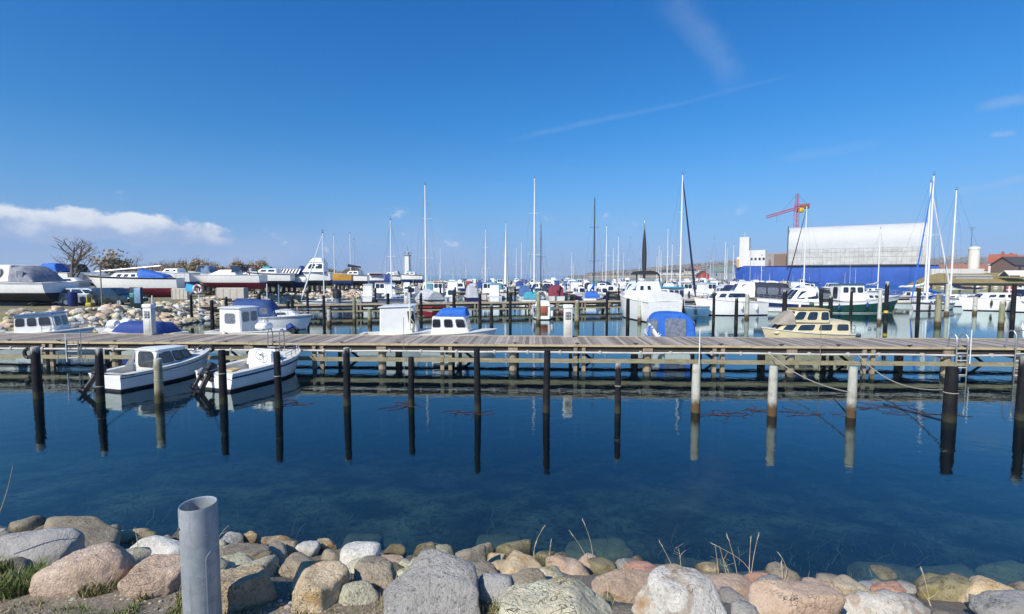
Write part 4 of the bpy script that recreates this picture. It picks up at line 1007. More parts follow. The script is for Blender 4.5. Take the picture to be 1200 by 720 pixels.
# 5 boxy white cabin
r, h3 = motor('tall boxy white cabin boat with weathered plank-like side, left of the blue-roofed boat', 476, 403, 5, 5.2, 2.1, .6, .95, cockpit=(.04, .2), floor=.2)
house(r, -1.35, .78, .86, .72, .6, 2.15, .02, .28, .95, zf=2.2, side=[(.8, .97, .42, .85)], front=[(.08, .48, .4, .88), (.52, .92, .4, .88)], back=[(.3, .7, .1, .9)], roof=WHITE, over=.07, frame=WHITE2)
m = MB(); m.tube([(.35, -.9, .9), (.33, -.92, 3.0)], .05, 6); m.build('white_pole', PLASTICW, r)
m = MB(); rd = random.Random(4); pts = [(.45 + rd.uniform(-.08, .12), -.92, 2.1 - .13 * k) for k in range(11)]; m.tube(pts, .03, 5); m.build('rope_coil', M('yellowed_rope', (.5, .45, .2), .9, var=.3), r)
# 6 blue roofed boat
r, h3 = motor('white cabin boat with three square windows and a blue cover on its roof', 532, 403, -4, 5.0, 2.0, .62, .9, cockpit=(.04, .16), floor=.2)
house(r, -1.15, 1.05, .8, .7, .6, 1.62, .05, .32, .92, side=[(.03, .25, .42, .86), (.36, .6, .42, .86), (.7, .95, .42, .86)], front=[(.06, .94, .36, .86)], back=[(.3, .7, .2, .9)], frame=GREYCLOTH)
canopy(r, -.95, .85, .72, .64, 1.64, 2.08, 2.1, BLUECLOTH, .35, .1, name='roof_cover')
# 7 blue tent boat
r, h3 = motor('motor boat under a bright blue tent with clear windows, seen end-on in the middle right', 781, 403, 78, 5.2, 2.5, .66, .9, cockpit=(.04, .5), floor=.2)
canopy(r, -2.5, .5, 1.2, 1.1, .66, 2.0, 1.95, BLUECLOTH, .16, .6, side=[(.1, .45, .2, .85), (.52, .85, .2, .85)], back=[(.36, .8, .06, .76), (.05, .2, .06, .72)], pane=VINYL)
o = outboard(r, -2.4, .95, .85, 1.1, PLASTICW, 62, PLASTICW, 20)
# 8 cream cruiser
r, h3 = motor('old cream cabin cruiser with two tiers of dark windows, behind the jetty', 941, 404, 177, 4.7, 2.1, .72, 1.0, top=CREAM, stripe=CREAM, cockpit=(.03, .14), floor=.25, deckm=CREAM, fine=2.6)
house(r, -2.1, 1.85, .94, .58, .7, 1.4, .02, .55, .9, zf=1.25, mat=CREAM, side=[(.04, .2, .3, .82), (.27, .45, .3, .82), (.52, .74, .3, .84), (.8, .95, .3, .84)], front=[(.15, .45, .3, .8), (.55, .85, .3, .8)], frame=M('cream_trim', (.72, .65, .42), .4), name='lower_cabin')
house(r, -1.0, 1.15, .82, .64, 1.34, 2.02, .02, .5, .86, zf=2.02, mat=CREAM, side=[(.03, .24, .2, .86), (.34, .6, .2, .86), (.68, .94, .2, .86)], front=[(.06, .47, .2, .86), (.53, .94, .2, .86)], roof=M('ochre_canvas_roof', (.36, .27, .1), .8, var=.2), over=.06, frame=M('cream_trim', (.72, .65, .42), .4))
canopy(r, .75, 1.75, .7, .55, 1.2, 2.0, 1.6, M('taupe_canvas', (.3, .27, .22), .8, var=.2, bump=.4), .1, .6, name='front_hood')
railing(r, [(-2.3, .85, .75), (-2.33, 0, .75), (-2.3, -.85, .75)], .45)

# ---- boats at the second jetty and between
r, h3 = motor('small white double-ended boat with a brown panel, moored stern-on in front of the second jetty', 636, 372.5, 88, 4.8, 2.1, 1.15, 1.2, transom=.55, cockpit=(.06, .5), floor=.3, fine=2.0, rake=.1)
m = MB(); m.rbox(-2.46, -2.36, -.36, .36, .4, 1.25, .03); m.build('brown_panel', M('brown_board', (.26, .08, .04), .6, var=.2), r)
house(r, -.2, 1.6, .7, .4, 1.1, 1.55, .05, .5, .85, name='cuddy', side=[(.2, .7, .3, .8)])
for sg in (1, -1):
    m = MB(); m.lathe([(.02, -.3), (.11, -.2), (.11, .2), (.02, .3)], 8, (-2.3, sg * .75, .55)); m.build('stern_fender', PLASTICW, r)
outboard(r, -2.4, .8, .8, .7, GREYP, 20)
r, h3 = motor('big white motor cruiser under a white cover with a dark roof hoop', 752, 373, 100, 9.0, 3.3, 1.75, 2.3, group=None, cockpit=None, stripe=None, transom=.92, rake=.13, boot=ANTIB)
canopy(r, -4.4, 1.2, 1.6, 1.55, 1.7, 2.55, 2.75, WHITECLOTH, .1, .8, name='winter_cover')
house(r, -1.6, 2.6, 1.25, .8, 2.2, 3.35, .3, 1.2, .82, side=[(.1, .45, .3, .8), (.5, .85, .3, .8)], front=[(.1, .48, .2, .85), (.52, .9, .2, .85)], back=[(.12, .26, .25, .7), (.42, .56, .25, .7)])
m = MB()
for sg in (1, -1): m.tube([(-1.2, sg * 1.1, 3.3), (-1.1, sg * 1.08, 3.95), (-.6, sg * .95, 4.15)], .06, 6)
m.tube([(-.9, -1.05, 4.1), (-.9, 0, 4.22), (-.9, 1.05, 4.1)], .07, 6); m.build('radar_arch', DARKCLOTH, r)
canopy(r, -1.2, .5, 1.1, 1.0, 4.0, 4.35, 4.3, DARKCLOTH, .2, .3, name='bimini'); bow_rail(r, h3, .55, .6)
r, h3 = motor('white pilot-house fishing boat with light blue hull, right of the shrouded white cruiser', 788, 371, 205, 7.4, 2.7, .95, 1.5, top=WHITE, stripe=WHITE, anti=LBLUEH, cockpit=(.04, .35), floor=.3)
hang_fenders(r, h3, (.3, .5), 1, 'dark fender on the light blue fishing boat', RUBBER)
hb = [c for c in r.children if c.name.startswith('hull')][0]; hb.data.materials[0] = LBLUEH; hb.data.materials[2] = ANTIB
house(r, -.6, 1.5, 1.0, .85, 1.0, 2.75, .02, .2, .93, side=[(.08, .32, .5, .88), (.38, .62, .5, .88), (.68, .92, .5, .88)], front=[(.06, .34, .5, .88), (.38, .62, .5, .88), (.66, .94, .5, .88)], back=[(.3, .7, .1, .88)], roof=TEALCLOTH, over=.12)
aerial(r, .3, 0, 2.8, 1.6); bow_rail(r, h3, .6, .55)
r, h3 = motor('white motor boat with high rounded hull and slim dark window band', 853, 369, 186, 7.2, 2.7, 1.3, 1.75, top=WHITE, stripe=WHITE, boot=NAVY, cockpit=(.04, .3), floor=.4)
hang_fenders(r, h3, (.2, .42), 1, 'white fender on the high rounded white motor boat')
house(r, -1.5, 2.0, 1.05, .7, 1.4, 2.3, .05, .7, .85, side=[(.08, .62, .4, .85), (.7, .9, .42, .82)], front=[(.1, .9, .3, .85)], back=[(.3, .7, .1, .9)]); bow_rail(r, h3, .55, .5)
r, h3 = motor('white motor cruiser with big dark canvas aft, behind the high rounded hull', 884, 361, 174, 9.5, 3.2, 1.2, 1.7, cockpit=(.04, .3), floor=.5, stripe=BLACKH)
house(r, .3, 3.0, 1.3, .8, 1.4, 3.1, .1, 1.0, .85, side=[(.15, .75, .45, .85)], front=[(.1, .48, .4, .88), (.52, .9, .4, .88)], roof=WHITE, over=.05)
canopy(r, -4.3, .5, 1.4, 1.35, 1.2, 3.0, 3.15, M('dark_navy_tent', (.025, .03, .05), .7, var=.3), 1.0, .1, side=[(.12, .4, .35, .9), (.45, .7, .35, .9), (.74, .95, .35, .9)], pane=VINYL)
r, h3 = motor('white sport cruiser with a broad navy stripe and dark side windows, behind the cream cruiser', 936, 365, 184, 9.6, 3.0, .95, 1.5, stripe=NAVY, boot=WHITE, st=(.42, .72), cockpit=(.04, .28), floor=.4)
hang_fenders(r, h3, (.15, .4, .6), 1, 'white fender on the navy-striped sport cruiser')
house(r, -1.8, 1.6, 1.15, .85, 1.1, 2.5, .3, 1.2, .82, side=[(.1, .5, .2, .85), (.56, .86, .2, .8)], front=[(.08, .48, .15, .9), (.52, .92, .15, .9)]); 
canopy(r, -3.6, -1.4, 1.1, 1.1, 1.1, 2.3, 2.6, DARKCLOTH, .7, .05, side=[(.3, .9, .3, .85)]); bow_rail(r, h3, .5, .5, r=.014)
r, h3 = motor('green-hulled wooden boat with white wheelhouse, bow to the right, behind the cream cruiser', 1000, 366.5, -6, 9.0, 3.0, 1.1, 1.9, top=GREENH, stripe=WHITE, boot=WHITE, st=(.72, .98), cockpit=(.05, .3), floor=.4, fine=2.0)
hang_fenders(r, h3, (.25, .55), -1, 'blue fender on the green-hulled boat', ROYAL)
house(r, -1.9, .6, 1.15, 1.0, 1.3, 2.95, .05, .15, .94, side=[(.08, .3, .5, .85), (.38, .6, .5, .85), (.68, .92, .5, .85)], front=[(.06, .46, .5, .86), (.54, .94, .5, .86)], back=[(.3, .7, .1, .85)], roof=M('dark_green_roof', (.03, .09, .08), .5), over=.12)
house(r, .6, 2.9, .95, .5, 1.4, 2.0, .02, .4, .86, name='fore_cabin', side=[(.2, .4, .3, .75), (.5, .7, .3, .75)]); aerial(r, -.5, 0, 3., 2.2); bow_rail(r, h3, .55, .5)

r, h3, _ = yacht('white yacht with bright blue sail cover and blue rolled headsail, bow left', 1094.5, 206, 54.5, 205, 7.6, cover=BLUECLOTH, furl=BLUECLOTH, hood=BLUECLOTH, stripe=BLACKH)
hang_fenders(r, h3, (.4, .75), 1, 'dark fender on the blue-covered yacht', RUBBER)
yacht('white yacht with a white rolled headsail, just behind the blue-covered yacht', 1091, 214, 69, 8, 10.5, cover=WHITECLOTH, furl=WHITECLOTH, furlr=.11, stripe=NAVY)
yacht('white yacht with long black sail cover on its boom, right of the blue-covered yacht', 1121, 223, 62, 176, 10, cover=NAVYCLOTH, stripe=NAVY, spread=2)
r, h3 = motor('long white motor boat with a row of small windows, bow left, on the far right', 1164, 364, 178, 7.8, 2.7, 1.15, 1.6, cockpit=(.04, .3), floor=.4, stripe=None, boot=BLACKH)
hang_fenders(r, h3, (.2, .36, .52, .68), 1, 'dark fender on the long white motor boat at the right', RUBBER)
house(r, -1.6, 2.2, 1.0, .6, 1.25, 1.95, .1, .8, .85, side=[(.08, .26, .3, .8), (.34, .52, .3, .8), (.6, .8, .35, .75)], front=[(.1, .9, .2, .85)]); bow_rail(r, h3, .5, .5)
fl = atY(1178, 350, 56); fl.z = 1.2
m = MB(); m.tube([(0, 0, 0), (.06, 0, 1.5)], .02, 5); o = m.build('flag_staff', STEEL, None, fl); tag(o, 'small red flag with a white cross on a short staff, far right', 'flag')
m = MB(); xs = lin(0, .9, 7)
def fz(x): return .06 * math.sin(x * 7)
for i in range(6):
    for z0_, z1_ in ((.72, 1.0), (1.0, 1.12), (1.12, 1.42)):
        c = 1 if (z0_ == 1.0 or i == 2) else 0
        m.add([(xs[i] + .06, fz(xs[i]), z0_), (xs[i + 1] + .06, fz(xs[i + 1]), z0_), (xs[i + 1] + .06, fz(xs[i + 1]), z1_), (xs[i] + .06, fz(xs[i]), z1_)], [(0, 1, 2, 3)], c)
m.build('flag_cloth', [RED, WHITECLOTH], o, smooth=0)
r, h3 = motor('white cabin boat with a big dark window, cut by the right picture edge', 1222, 366, 180, 7.2, 2.7, 1.1, 1.5, cockpit=(.04, .25), floor=.4, boot=BLACKH, stripe=None)
house(r, -1.4, 2.9, 1.0, .75, 1.2, 2.6, .1, .5, .88, side=[(.1, .45, .4, .85), (.55, .92, .4, .85)], front=[(.08, .92, .35, .88)]); bow_rail(r, h3, .6, .5)

K = 4 / 3
yacht('small white yacht with a white rolled headsail, leftmost mast, by the boatyard stones', 378, 273, 60, 215, 6.5, cover=None, furl=WHITECLOTH, boom=False, furlr=.09)
yacht('white yacht with a plain tall mast, left of the white lighthouse tower', 457.5, 258, 63, 250, 7.8, cover=GREYCLOTH)
yacht('red-hulled yacht under a grey boom tent, with a tall white mast, behind the second jetty', 498, 217, 58.5, 115, 9.5, hullm=REDH, stripe=WHITE, tent=GREYCLOTH, cover=None, spread=2)
yacht('white yacht with the tallest middle mast and blue canvas hood, behind the second jetty', 626.5, 209, 64, 80, 9.5, cover=ROYAL, hood=TEALCLOTH, spread=2)
yacht('white yacht with a slim dark mast, just right of the tallest middle mast', 634, 264, 82, 95, 8, cover=DARKCLOTH, mast=DARKMAST)
yacht('white yacht with a dark grey mast and blue canvas, centre right', 697, 233, 68, 75, 9.0, cover=BLUECLOTH, hood=BLUECLOTH, mast=DARKMAST, spread=2)
yacht('yacht with a pale mast and a thick black rolled headsail, right of the centre', 755.5, 258, 92, 256, 9.5, cover=NAVYCLOTH, furl=DARKCLOTH, furlr=.36)
yacht('white yacht with the very tall white mast and a navy rolled headsail sloping right', 800, 205, 63, 20, 6.2, cover=NAVYCLOTH, furl=NAVYCLOTH, furlr=.13, spread=2)
yacht('white yacht with dark forestay sloping left, in front of the blue ship', 945.5, 242, 100, 190, 10, cover=ROYAL, furl=DARKCLOTH, furlr=.1, spread=2)
yacht('white yacht with a thin mast in front of the white ship tent', 1032, 268, 96, 20, 8.5, cover=GREYCLOTH)
yacht('yacht with two white half-rolled sails standing up its mast, left of the tallest middle mast', 593, 262, 86, 85, 9, cover=NAVYCLOTH, hoist=[(-.5, .7, .3), (2.6, .9, .28)], stripe=NAVY)
yacht('dark green yacht with a pale grey mast, left of the half-rolled white sails', 569, 269, 90, 265, 9, hullm=BLACKH, stripe=WHITE, cover=GREYCLOTH, spread=2)
FARY = [(rz_.uniform(405, 868), rz_.uniform(284, 311), rz_.uniform(118, 182), rz_.choice((80, 95, 100, 265))) for _ in range(26)] + [(391, 276, 100, 200), (410, 274, 104, 30), (414.5, 281, 125, 190), (711, 265, 100, 100), (725, 277, 110, 80), (739, 279, 122, 110), (783, 268, 106, 70), (788, 286, 118, 95), (837, 280, 130, 100), (850.5, 283, 120, 80), (852.5, 290, 140, 60),
        (659, 299, 140, 90), (605, 290, 150, 80), (611, 284, 155, 100), (531, 304, 170, 90), (546, 306, 160, 80), (672, 306, 170, 90), (678, 309, 175, 90), (719, 290, 150, 90), (731, 296, 160, 90), (829, 296, 150, 90), (860, 287, 125, 100), (770, 300, 150, 80), (880, 290, 118, 90), (893, 300, 112, 120), (622, 300, 160, 80), (580, 302, 150, 95), (565, 309, 165, 70), (515, 307, 150, 95)]
covs = [DARKCLOTH, GREYCLOTH, NAVYCLOTH, WHITECLOTH, ROYAL, WHITECLOTH]; cnm = ['black', 'grey', 'navy', 'white', 'blue', 'pale']
for i, (px, tp, Y, hd_) in enumerate(FARY):
    zone = 'by the land boats on the left' if px < 430 else 'left of the half-rolled white sails' if px < 590 else 'in the middle of the far harbour' if px < 690 else 'between the dark mast and the black sail' if px < 750 else 'near the very tall mast' if px < 815 else 'just left of the blue ship' if px < 862 else 'in front of the blue ship'
    k = (i * 5 + 1) % 6
    yacht(f'far white yacht with {cnm[k]} sail cover {zone}', px, tp, Y, hd_, 7.5 + (i * 37 % 10) * .22, cover=covs[k], rails=False, stripe=[NAVY, WHITE, REDH, LBLUEH][i % 4], mast=[ALUW, ALU, ALUW][i % 3], group='far yachts of the crowded harbour')
# ------------------------------------------------------------------ boatyard on the left
def landboat(label, px0, px1, Y, zw, L=None, head=180, B=None, fs=1.1, fb=1.6, **hk):
    """boat on land whose hull fills the columns px0..px1 at distance Y; zw = height of its waterline"""
    a, b = atY(px0, 330, Y), atY(px1, 330, Y); Lp = (b - a).length; ang = R(head); L = L or Lp / max(.3, abs(math.cos(ang)))
    root = thing('laid_up_boat', label, 'boat', ((a.x + b.x) / 2, Y, zw), ang, 'boats laid up in the boatyard')
    return root, hull(root, L, B or .32 * L, fs, fb, **hk), L
def cradle(px, Y, L, h, label, head=0, mat=None):
    c = atY(px, 340, Y); m = MB(); hgt = h - YZ
    for x in (-L / 2, L / 2):
        m.box(x - .07, x + .07, -1.1, 1.1, .02, .16)
        for sg in (1, -1):
            m.tube([(x, sg * 1.0, .16), (x + .05, sg * .75, hgt + .25)], .06, 4); m.tube([(x - .45, sg * 1.0, .16), (x, sg * .85, hgt * .7)], .04, 4)
    for sg in (1, -1): m.box(-L / 2, L / 2, sg * .5 - .07, sg * .5 + .07, .165, .3)
    for x in (-L * .3, 0, L * .3): m.box(x - .12, x + .12, -.25, .25, .3, hgt - .1)
    o = m.build('boat_cradle', mat or RUBBER, None, (c.x, Y, YZ), smooth=0); o.rotation_euler = (0, 0, R(head)); return tag(o, label, 'cradle', 'cradles under the laid-up boats')
# big white cruiser cut by the left edge
r, h3, L = landboat('big white laid-up motor cruiser with grey stern tarpaulin at the left edge', -62, 76, 40, 2.46, head=176, B=3.3, fs=.9, fb=1.35, stripe=GREYCLOTH, boot=ANTIB, draft=.75, transom=.92)
house(r, -1.9, 3.4, 1.4, 1.0, 1.0, 2.28, .05, 1.4, .82, side=[(.5, .82, .35, .8)], mat=M('pinkish_canvas', (.72, .66, .58), .8, var=.1))
canopy(r, -3.9, -1.7, 1.4, 1.4, .95, 2.25, 2.3, M('mid_grey_tarpaulin', (.2, .21, .25), .7, var=.35, bump=.5, bscale=5), 1.1, .2, name='stern_tarpaulin', side=[(.35, .6, .35, .9)])
m = MB(); m.lathe([(.02, -.06), (.42, -.05), (.5, 0), (.42, .05), (.02, .06)], 16, (-.75, 1.36, 1.75), axis='y'); m.build('round_cover_patch', GREYCLOTH, r)
cradle(16, 40, 5.0, 1.95, 'steel cradle under the big white cruiser at the left edge')
r, h3, L = landboat('small grey laid-up boat lying low beside the stern of the big cruiser', 56, 104, 50, 2.3, head=10, B=1.9, fs=.8, fb=1.2, top=M('grey_hull_paint', (.33, .35, .38), .4), stripe=WHITE2)
house(r, -.5, 1.2, .7, .45, .95, 1.35, .05, .4, .85, side=[(.2, .7, .3, .75)])
cradle(78, 50, 2.6, 1.9, 'low trailer frame under the small grey boat')
r, h3, L = landboat('white laid-up boat with a vivid blue windscreen cover, behind the big cruiser', 40, 92, 60, 3.2, head=172, B=2.4, fs=1.0, fb=1.4, stripe=WHITE, anti=ANTIBL)
canopy(r, -1.2, 1.7, .95, .8, 1.2, 2.2, 2.2, BLUECLOTH, .4, .6); cradle(66, 60, 3, 2.8, 'steel cradle under the boat with the vivid blue cover')
r, h3, L = landboat('white laid-up boat with a dark folded hood, behind the bare tree', 79, 128, 62, 2.9, head=184, B=2.5, fs=1.1, fb=1.5, stripe=WHITE)
canopy(r, .3, 2.6, .95, .8, 1.4, 2.5, 2.4, DARKCLOTH, .4, .6, side=[(.2, .8, .3, .8)]); cradle(104, 62, 3, 2.4, 'steel cradle under the boat with the dark hood')
# white yacht with red bottom
r, h3, L = landboat('long white laid-up yacht with deep red bottom and a blue cover on its cockpit', 103, 211, 55, 2.42, head=181, B=3.0, fs=1.2, fb=1.5, top=WHITE, stripe=BLACKH, anti=ANTIR, boot=ANTIR, draft=1.0, transom=.5, rake=.16, st=(.86, .96))
house(r, -1.2, 2.6, .95, .5, 1.15, 1.75, .1, .8, .86, side=[(.1, .26, .3, .8), (.36, .52, .3, .8), (.62, .78, .3, .8)], name='coachroof')
canopy(r, -4.0, -.9, .9, .9, 1.2, 1.5, 2.3, BLUECLOTH, .4, .15, name='cockpit_cover')
m = MB(); m.tube([(4.0, .4, 1.9), (-3.4, .5, 2.55)], .07, 6); m.build('lowered_mast', ALU, r)
side_rails(r, h3, 0, .985, .6, 8); cradle(157, 55, 4.5, 1.75, 'steel cradle under the red-bottomed yacht')
r, h3, L = landboat('white laid-up boat with navy bottom, right behind the red-bottomed yacht', 178, 229, 63, 3.0, head=178, B=2.7, fs=1.2, fb=1.5, stripe=WHITE, anti=ANTIBL, boot=ANTIBL, draft=.8)
house(r, -1.2, 1.4, .9, .5, 1.2, 1.75, .1, .6, .85, side=[(.1, .8, .35, .75)]); cradle(203, 63, 3, 2.4, 'steel cradle under the navy-bottomed boat')
r, h3, L = landboat('white laid-up motor boat with red bottom and raised bow, in the middle of the boatyard', 226, 308, 60, 2.95, head=182, B=2.9, fs=1.0, fb=1.0, stripe=WHITE, anti=ANTIR, boot=ANTIR, draft=.75, rake=.2)
house(r, -1.5, 2.2, 1.0, .5, 1.0, 1.6, .2, 1.4, .8, side=[(.15, .5, .3, .8)])
windscreen(r, -1.9, -.6, 1.0, .9, 1.35, .7, .3, BLACKH)
m = MB(); m.tube([(-3.2, 1.1, 1.0), (-3.0, 1.05, 2.1), (-1.2, 1.0, 2.3), (-1.2, -1.0, 2.3), (-3.0, -1.05, 2.1), (-3.2, -1.1, 1.0)], .06, 6); m.build('arch_frame', DARKCLOTH, r)
cradle(266, 60, 4, 2.4, 'steel cradle under the red-bottomed motor boat')
r, h3, L = landboat('white laid-up speedboat with blue-grey windscreen, showing over the neighbouring decks', 218, 262, 68, 3.3, head=170, B=2.2, fs=.9, fb=1.2, stripe=LBLUEH, cockpit=(.1, .5), floor=.4)
windscreen(r, -.4, 1.0, .9, .8, 1.05, .9, .4, GREYP); canopy(r, -1.6, -.2, .9, .9, 1.0, 1.9, 2.0, M('blue_grey_canvas', (.14, .22, .33), .8), .5, .05); cradle(240, 68, 2.6, 2.8, 'steel cradle under the speedboat')
for i, (x0, x1, Y, zw, lab, kind) in enumerate([
 (289, 343, 64, 3.1, 'white laid-up cabin boat with teal hatch cover, left of the striped one', 'teal'),
 (318, 360, 66, 2.9, 'white laid-up boat under a black and white striped cover', 'zebra'),
 (350, 388, 66, 3.2, 'white laid-up flybridge cruiser with a big round fender at its stern', 'fly'),
 (384, 413, 76, 3.0, 'narrow ochre-yellow laid-up hull without a cabin', 'ochre'),
 (398, 432, 80, 2.9, 'white laid-up yacht with a dark sail cover', 'cream'),
 (431, 450, 86, 2.9, 'white laid-up boat under a white roof with dark red walls, near the lighthouse tower', 'red'),
 (446, 470, 96, 2.8, 'white laid-up boat beside the blue tarpaulin, near the lighthouse tower', 'white'),
 (466, 496, 104, 2.9, 'white laid-up cruiser in front of the lighthouse tower', 'teal'),
 (270, 300, 74, 3.0, 'white laid-up boat with a low pale cover, behind the red-bottomed motor boat', 'white'),
 (20, 60, 70, 3.2, 'white laid-up boat far back at the left, mostly hidden by the big cruiser', 'white'),
]):
    hm = dict(ochre=OCHRE, red=WHITE).get(kind, WHITE)
    r, h3, L = landboat(lab, x0, x1, Y, zw, head=[180, 176, 184][i % 3], fs=1.05, fb=1.4, top=hm, stripe=None if kind in ('ochre', 'red') else [NAVY, BLACKH, WHITE][i % 3], anti=[ANTIB, ANTIBL][i % 2], draft=.7)
    if kind == 'zebra':
        c = MB(); n = 16
        z0_, z1_ = 1.2, 1.95
        for k in range(n):
            x0_, x1_ = lerp(-L * .42, L * .3, k / n), lerp(-L * .42, L * .3, (k + 1) / n)
            def sec(x): return [(x, .95, z0_), (x, .7, z1_ - .1), (x, 0, z1_), (x, -.7, z1_ - .1), (x, -.95, z0_)]
            a, b = sec(x0_), sec(x1_ ); b = [(x + .25, y, z) if j in (0, 4) else (x, y, z) for j, (x, y, z) in enumerate(b)]
            a = [(x + .25, y, z) if j in (0, 4) else (x, y, z) for j, (x, y, z) in enumerate(a)]
            c.loft([a, b], k % 2, False, False, False)
        c.build('striped_cover', [WHITECLOTH, DARKCLOTH], r)
        canopy(r, -L * .45, -L * .3, .6, .6, 1.1, 2.3, 2.3, ROYAL, .2, .2, name='blue_bundle')
    elif kind == 'fly':
        house(r, -1.6, 1.4, 1.05, .8, 1.15, 2.4, .1, .9, .85, side=[(.1, .45, .35, .85), (.52, .85, .35, .85)], roof=WHITE); house(r, -1.3, .5, .9, .7, 2.5, 3.0, .1, .5, .85, name='flybridge')
        m = MB(); m.lathe([(.02, -.3), (.3, -.2), (.4, 0), (.3, .2), (.02, .3)], 14, (L / 2 - 1.2, 1.1, .1), axis='y'); m.build('round_fender', PLASTICW, r)
    elif kind == 'red': house(r, -L * .4, L * .35, .9, .8, 1.0, 1.3, .05, .1, .98, roof=WHITE, mat=REDH, over=.25)
    elif kind != 'ochre':
        house(r, -L * .22, L * .25, .8, .5, 1.1, 1.65, .1, .5, .85, side=[(.1, .45, .3, .8), (.55, .85, .3, .75)])
        if kind == 'teal': canopy(r, -L * .05, L * .12, .5, .45, 1.68, 1.95, 1.95, TEALCLOTH, .1, .1, name='hatch_cover')
        if kind == 'cream': m = MB(); m.tube([(L * .2, 0, 2.6), (-L * .25, 0, 2.3)], [.24, .12], 7); m.build('sail_cover', NAVYCLOTH, r)
        if kind == 'white': canopy(r, -L * .45, -L * .18, .8, .8, 1.05, 1.9, 2.0, GREYCLOTH, .3, .1)
    cradle((x0 + x1) / 2, Y, min(3, L * .5), zw - .5, 'dark cradle under the ' + lab.split(' laid-up ')[1].split(',')[0].split(' with ')[0] + (f' showing {["left of the striped cover", "below the stripes", "beside the striped cover", "in the yard", "right of the ochre hull", "near the lighthouse", "beside the blue tarpaulin", "before the lighthouse", "behind the red bottom", "at the far left"][i]}'))
m = MB(); m.rbox(-1.1, 1.1, -.8, .8, 0, 2.3, .2, n=4); m.rbox(-1.2, 1.2, -.9, .9, -.35, .0, .05)
p = atY(452, 330, 92); o = m.build('covered_stack', ROYAL, None, (p.x, 92, YZ + .35)); tag(o, 'tall stack under a royal blue tarpaulin near the lighthouse tower', 'tarpaulin')
for px, Y, lab in ((272, 52, 'pale wooden crate wall below the red-bottomed motor boat'), (213, 50, 'grey plastic tank below the navy-bottomed boat')):
    p = atY(px, 340, Y); m = MB(); w = 1.5 if px == 272 else .8
    m.rbox(-w, w, -.4, .4, 0, 1.15, .04)
    for k in range(5): m.box(-w + k * w * .48, -w + k * w * .48 + .07, -.43, -.38, .05, 1.1)
    o = m.build('crate' if px == 272 else 'tank', M('pale_boards', (.5, .46, .4), .8, var=.15), None, (p.x, Y, YZ), smooth=0); tag(o, lab, 'crate' if px == 272 else 'tank')
# parked cars, info board, life ring, posts, bins
def car(px, Y, rz, paint, label, estate=True):
    p = atY(px, 345, Y); root = thing('parked_car', label, 'car', (p.x, Y, YZ), R(rz), 'cars parked by the boatyard shore')
    prof = [(-2.2, .35, .75), (-2.15, .3, .95), (-1.2, .28, .98), (1.0, .28, .92), (1.9, .3, .78), (2.2, .38, .62)]
    m = MB(); m.loft([[(x, .84, zl), (x, .88, (zl + zh) / 2), (x, .8, zh), (x, -.8, zh), (x, -.88, (zl + zh) / 2), (x, -.84, zl)] for x, zl, zh in prof]); m.build('body', paint, root, smooth=50)
    house(root, -2.05, 1.15, .76, .76, .93, 1.42, .3 if estate else .7, .95, .82, mat=paint, side=[(.06, .28, .18, .86), (.33, .62, .18, .86), (.66, .9, .18, .8)], front=[(.06, .94, .12, .9)], back=[(.08, .92, .15, .88)], name='roof_cabin', crown=.05)
    for x in (-1.35, 1.35):
        for sg in (1, -1):
            w = MB(); w.lathe([(.2, -.1), (.3, -.1), (.32, 0), (.3, .1), (.2, .1)], 16, (x, sg * .8, .32), axis='y'); wo = w.build('wheel', RUBBER, root)
            w = MB(); w.lathe([(.05, -.11), (.2, -.112), (.2, .112), (.05, .11)], 12, (x, sg * .8, .32), axis='y'); w.build('rim', ALU, wo)
    for sg in (1, -1):
        w = MB(); w.rbox(2.05, 2.2, sg * .62 - .16, sg * .62 + .16, .56, .7, .03); w.build('headlight', GLASS if False else PLASTICW, root)
        w = MB(); w.rbox(-2.22, -2.1, sg * .68 - .1, sg * .68 + .1, .68, .9, .03); w.build('tail_light', RED, root)
car(108, 40.5, 8, M('silver_car_paint', (.42, .44, .45), .3, .5, coat=.6), 'silver estate car parked above the stone bank, left of the dark one')
car(137, 40, -14, M('dark_car_paint', (.02, .03, .035), .25, .3, coat=.8), 'dark estate car parked above the stone bank, left of the info board', True)
p = atY(160, 352, 38.5); r = thing('info_board', 'dark info board with a blue-grey panel, right of the dark car', 'sign', (p.x, 38.5, YZ), R(-6))
m = MB(); m.rbox(-.5, .5, -.12, .12, -.2, 1.55, .03); m.build('case', M('dark_teal_board', (.012, .03, .04), .4), r)
m = MB(); m.rbox(-.06, .46, -.14, -.125, .3, 1.48, .005); m.build('panel', M('blue_grey_print', (.17, .28, .42), .35, var=.25, scale=5), r)
m = MB(); m.rbox(-.45, -.1, -.14, -.125, .75, 1.1, .005); m.build('green_panel', M('green_print', (.05, .25, .2), .4, var=.4, scale=9), r)
def post(px, Y, h, r, mat, label, name='post', cat='post', z=YZ):
    p = atY(px, 345, Y); m = MB(); m.tube([(0, 0, -.4), (0, 0, h * .5), (.01, 0, h)], r, 7); o = m.build(name, mat, None, (p.x, Y, z)); return tag(o, label, cat)
post(119, 38, 3.0, .045, POSTW, 'thin wooden post before the dark car, bearing a small pale plate')
post(178, 38.5, .9, .05, PLASTICW, 'short pale post on the stone bank right of the info board')
post(313, 50, 1.6, .05, PLASTICW, 'pale thin post below the boat with the teal hatch cover')
post(327, 50, 1.5, .09, M('blue_post_paint', (.12, .25, .4), .5), 'blue-grey box post below the striped boat cover')
p = atY(233, 350, 44); r = thing('life_ring_stand', 'pink and white life ring on a stand ashore by the second jetty', 'life ring stand', (p.x, 44, YZ - .2))
m = MB(); m.tube([(0, 0, -.3), (0, 0, 1.5)], .05, 6); m.build('stand', PLASTICW, r)
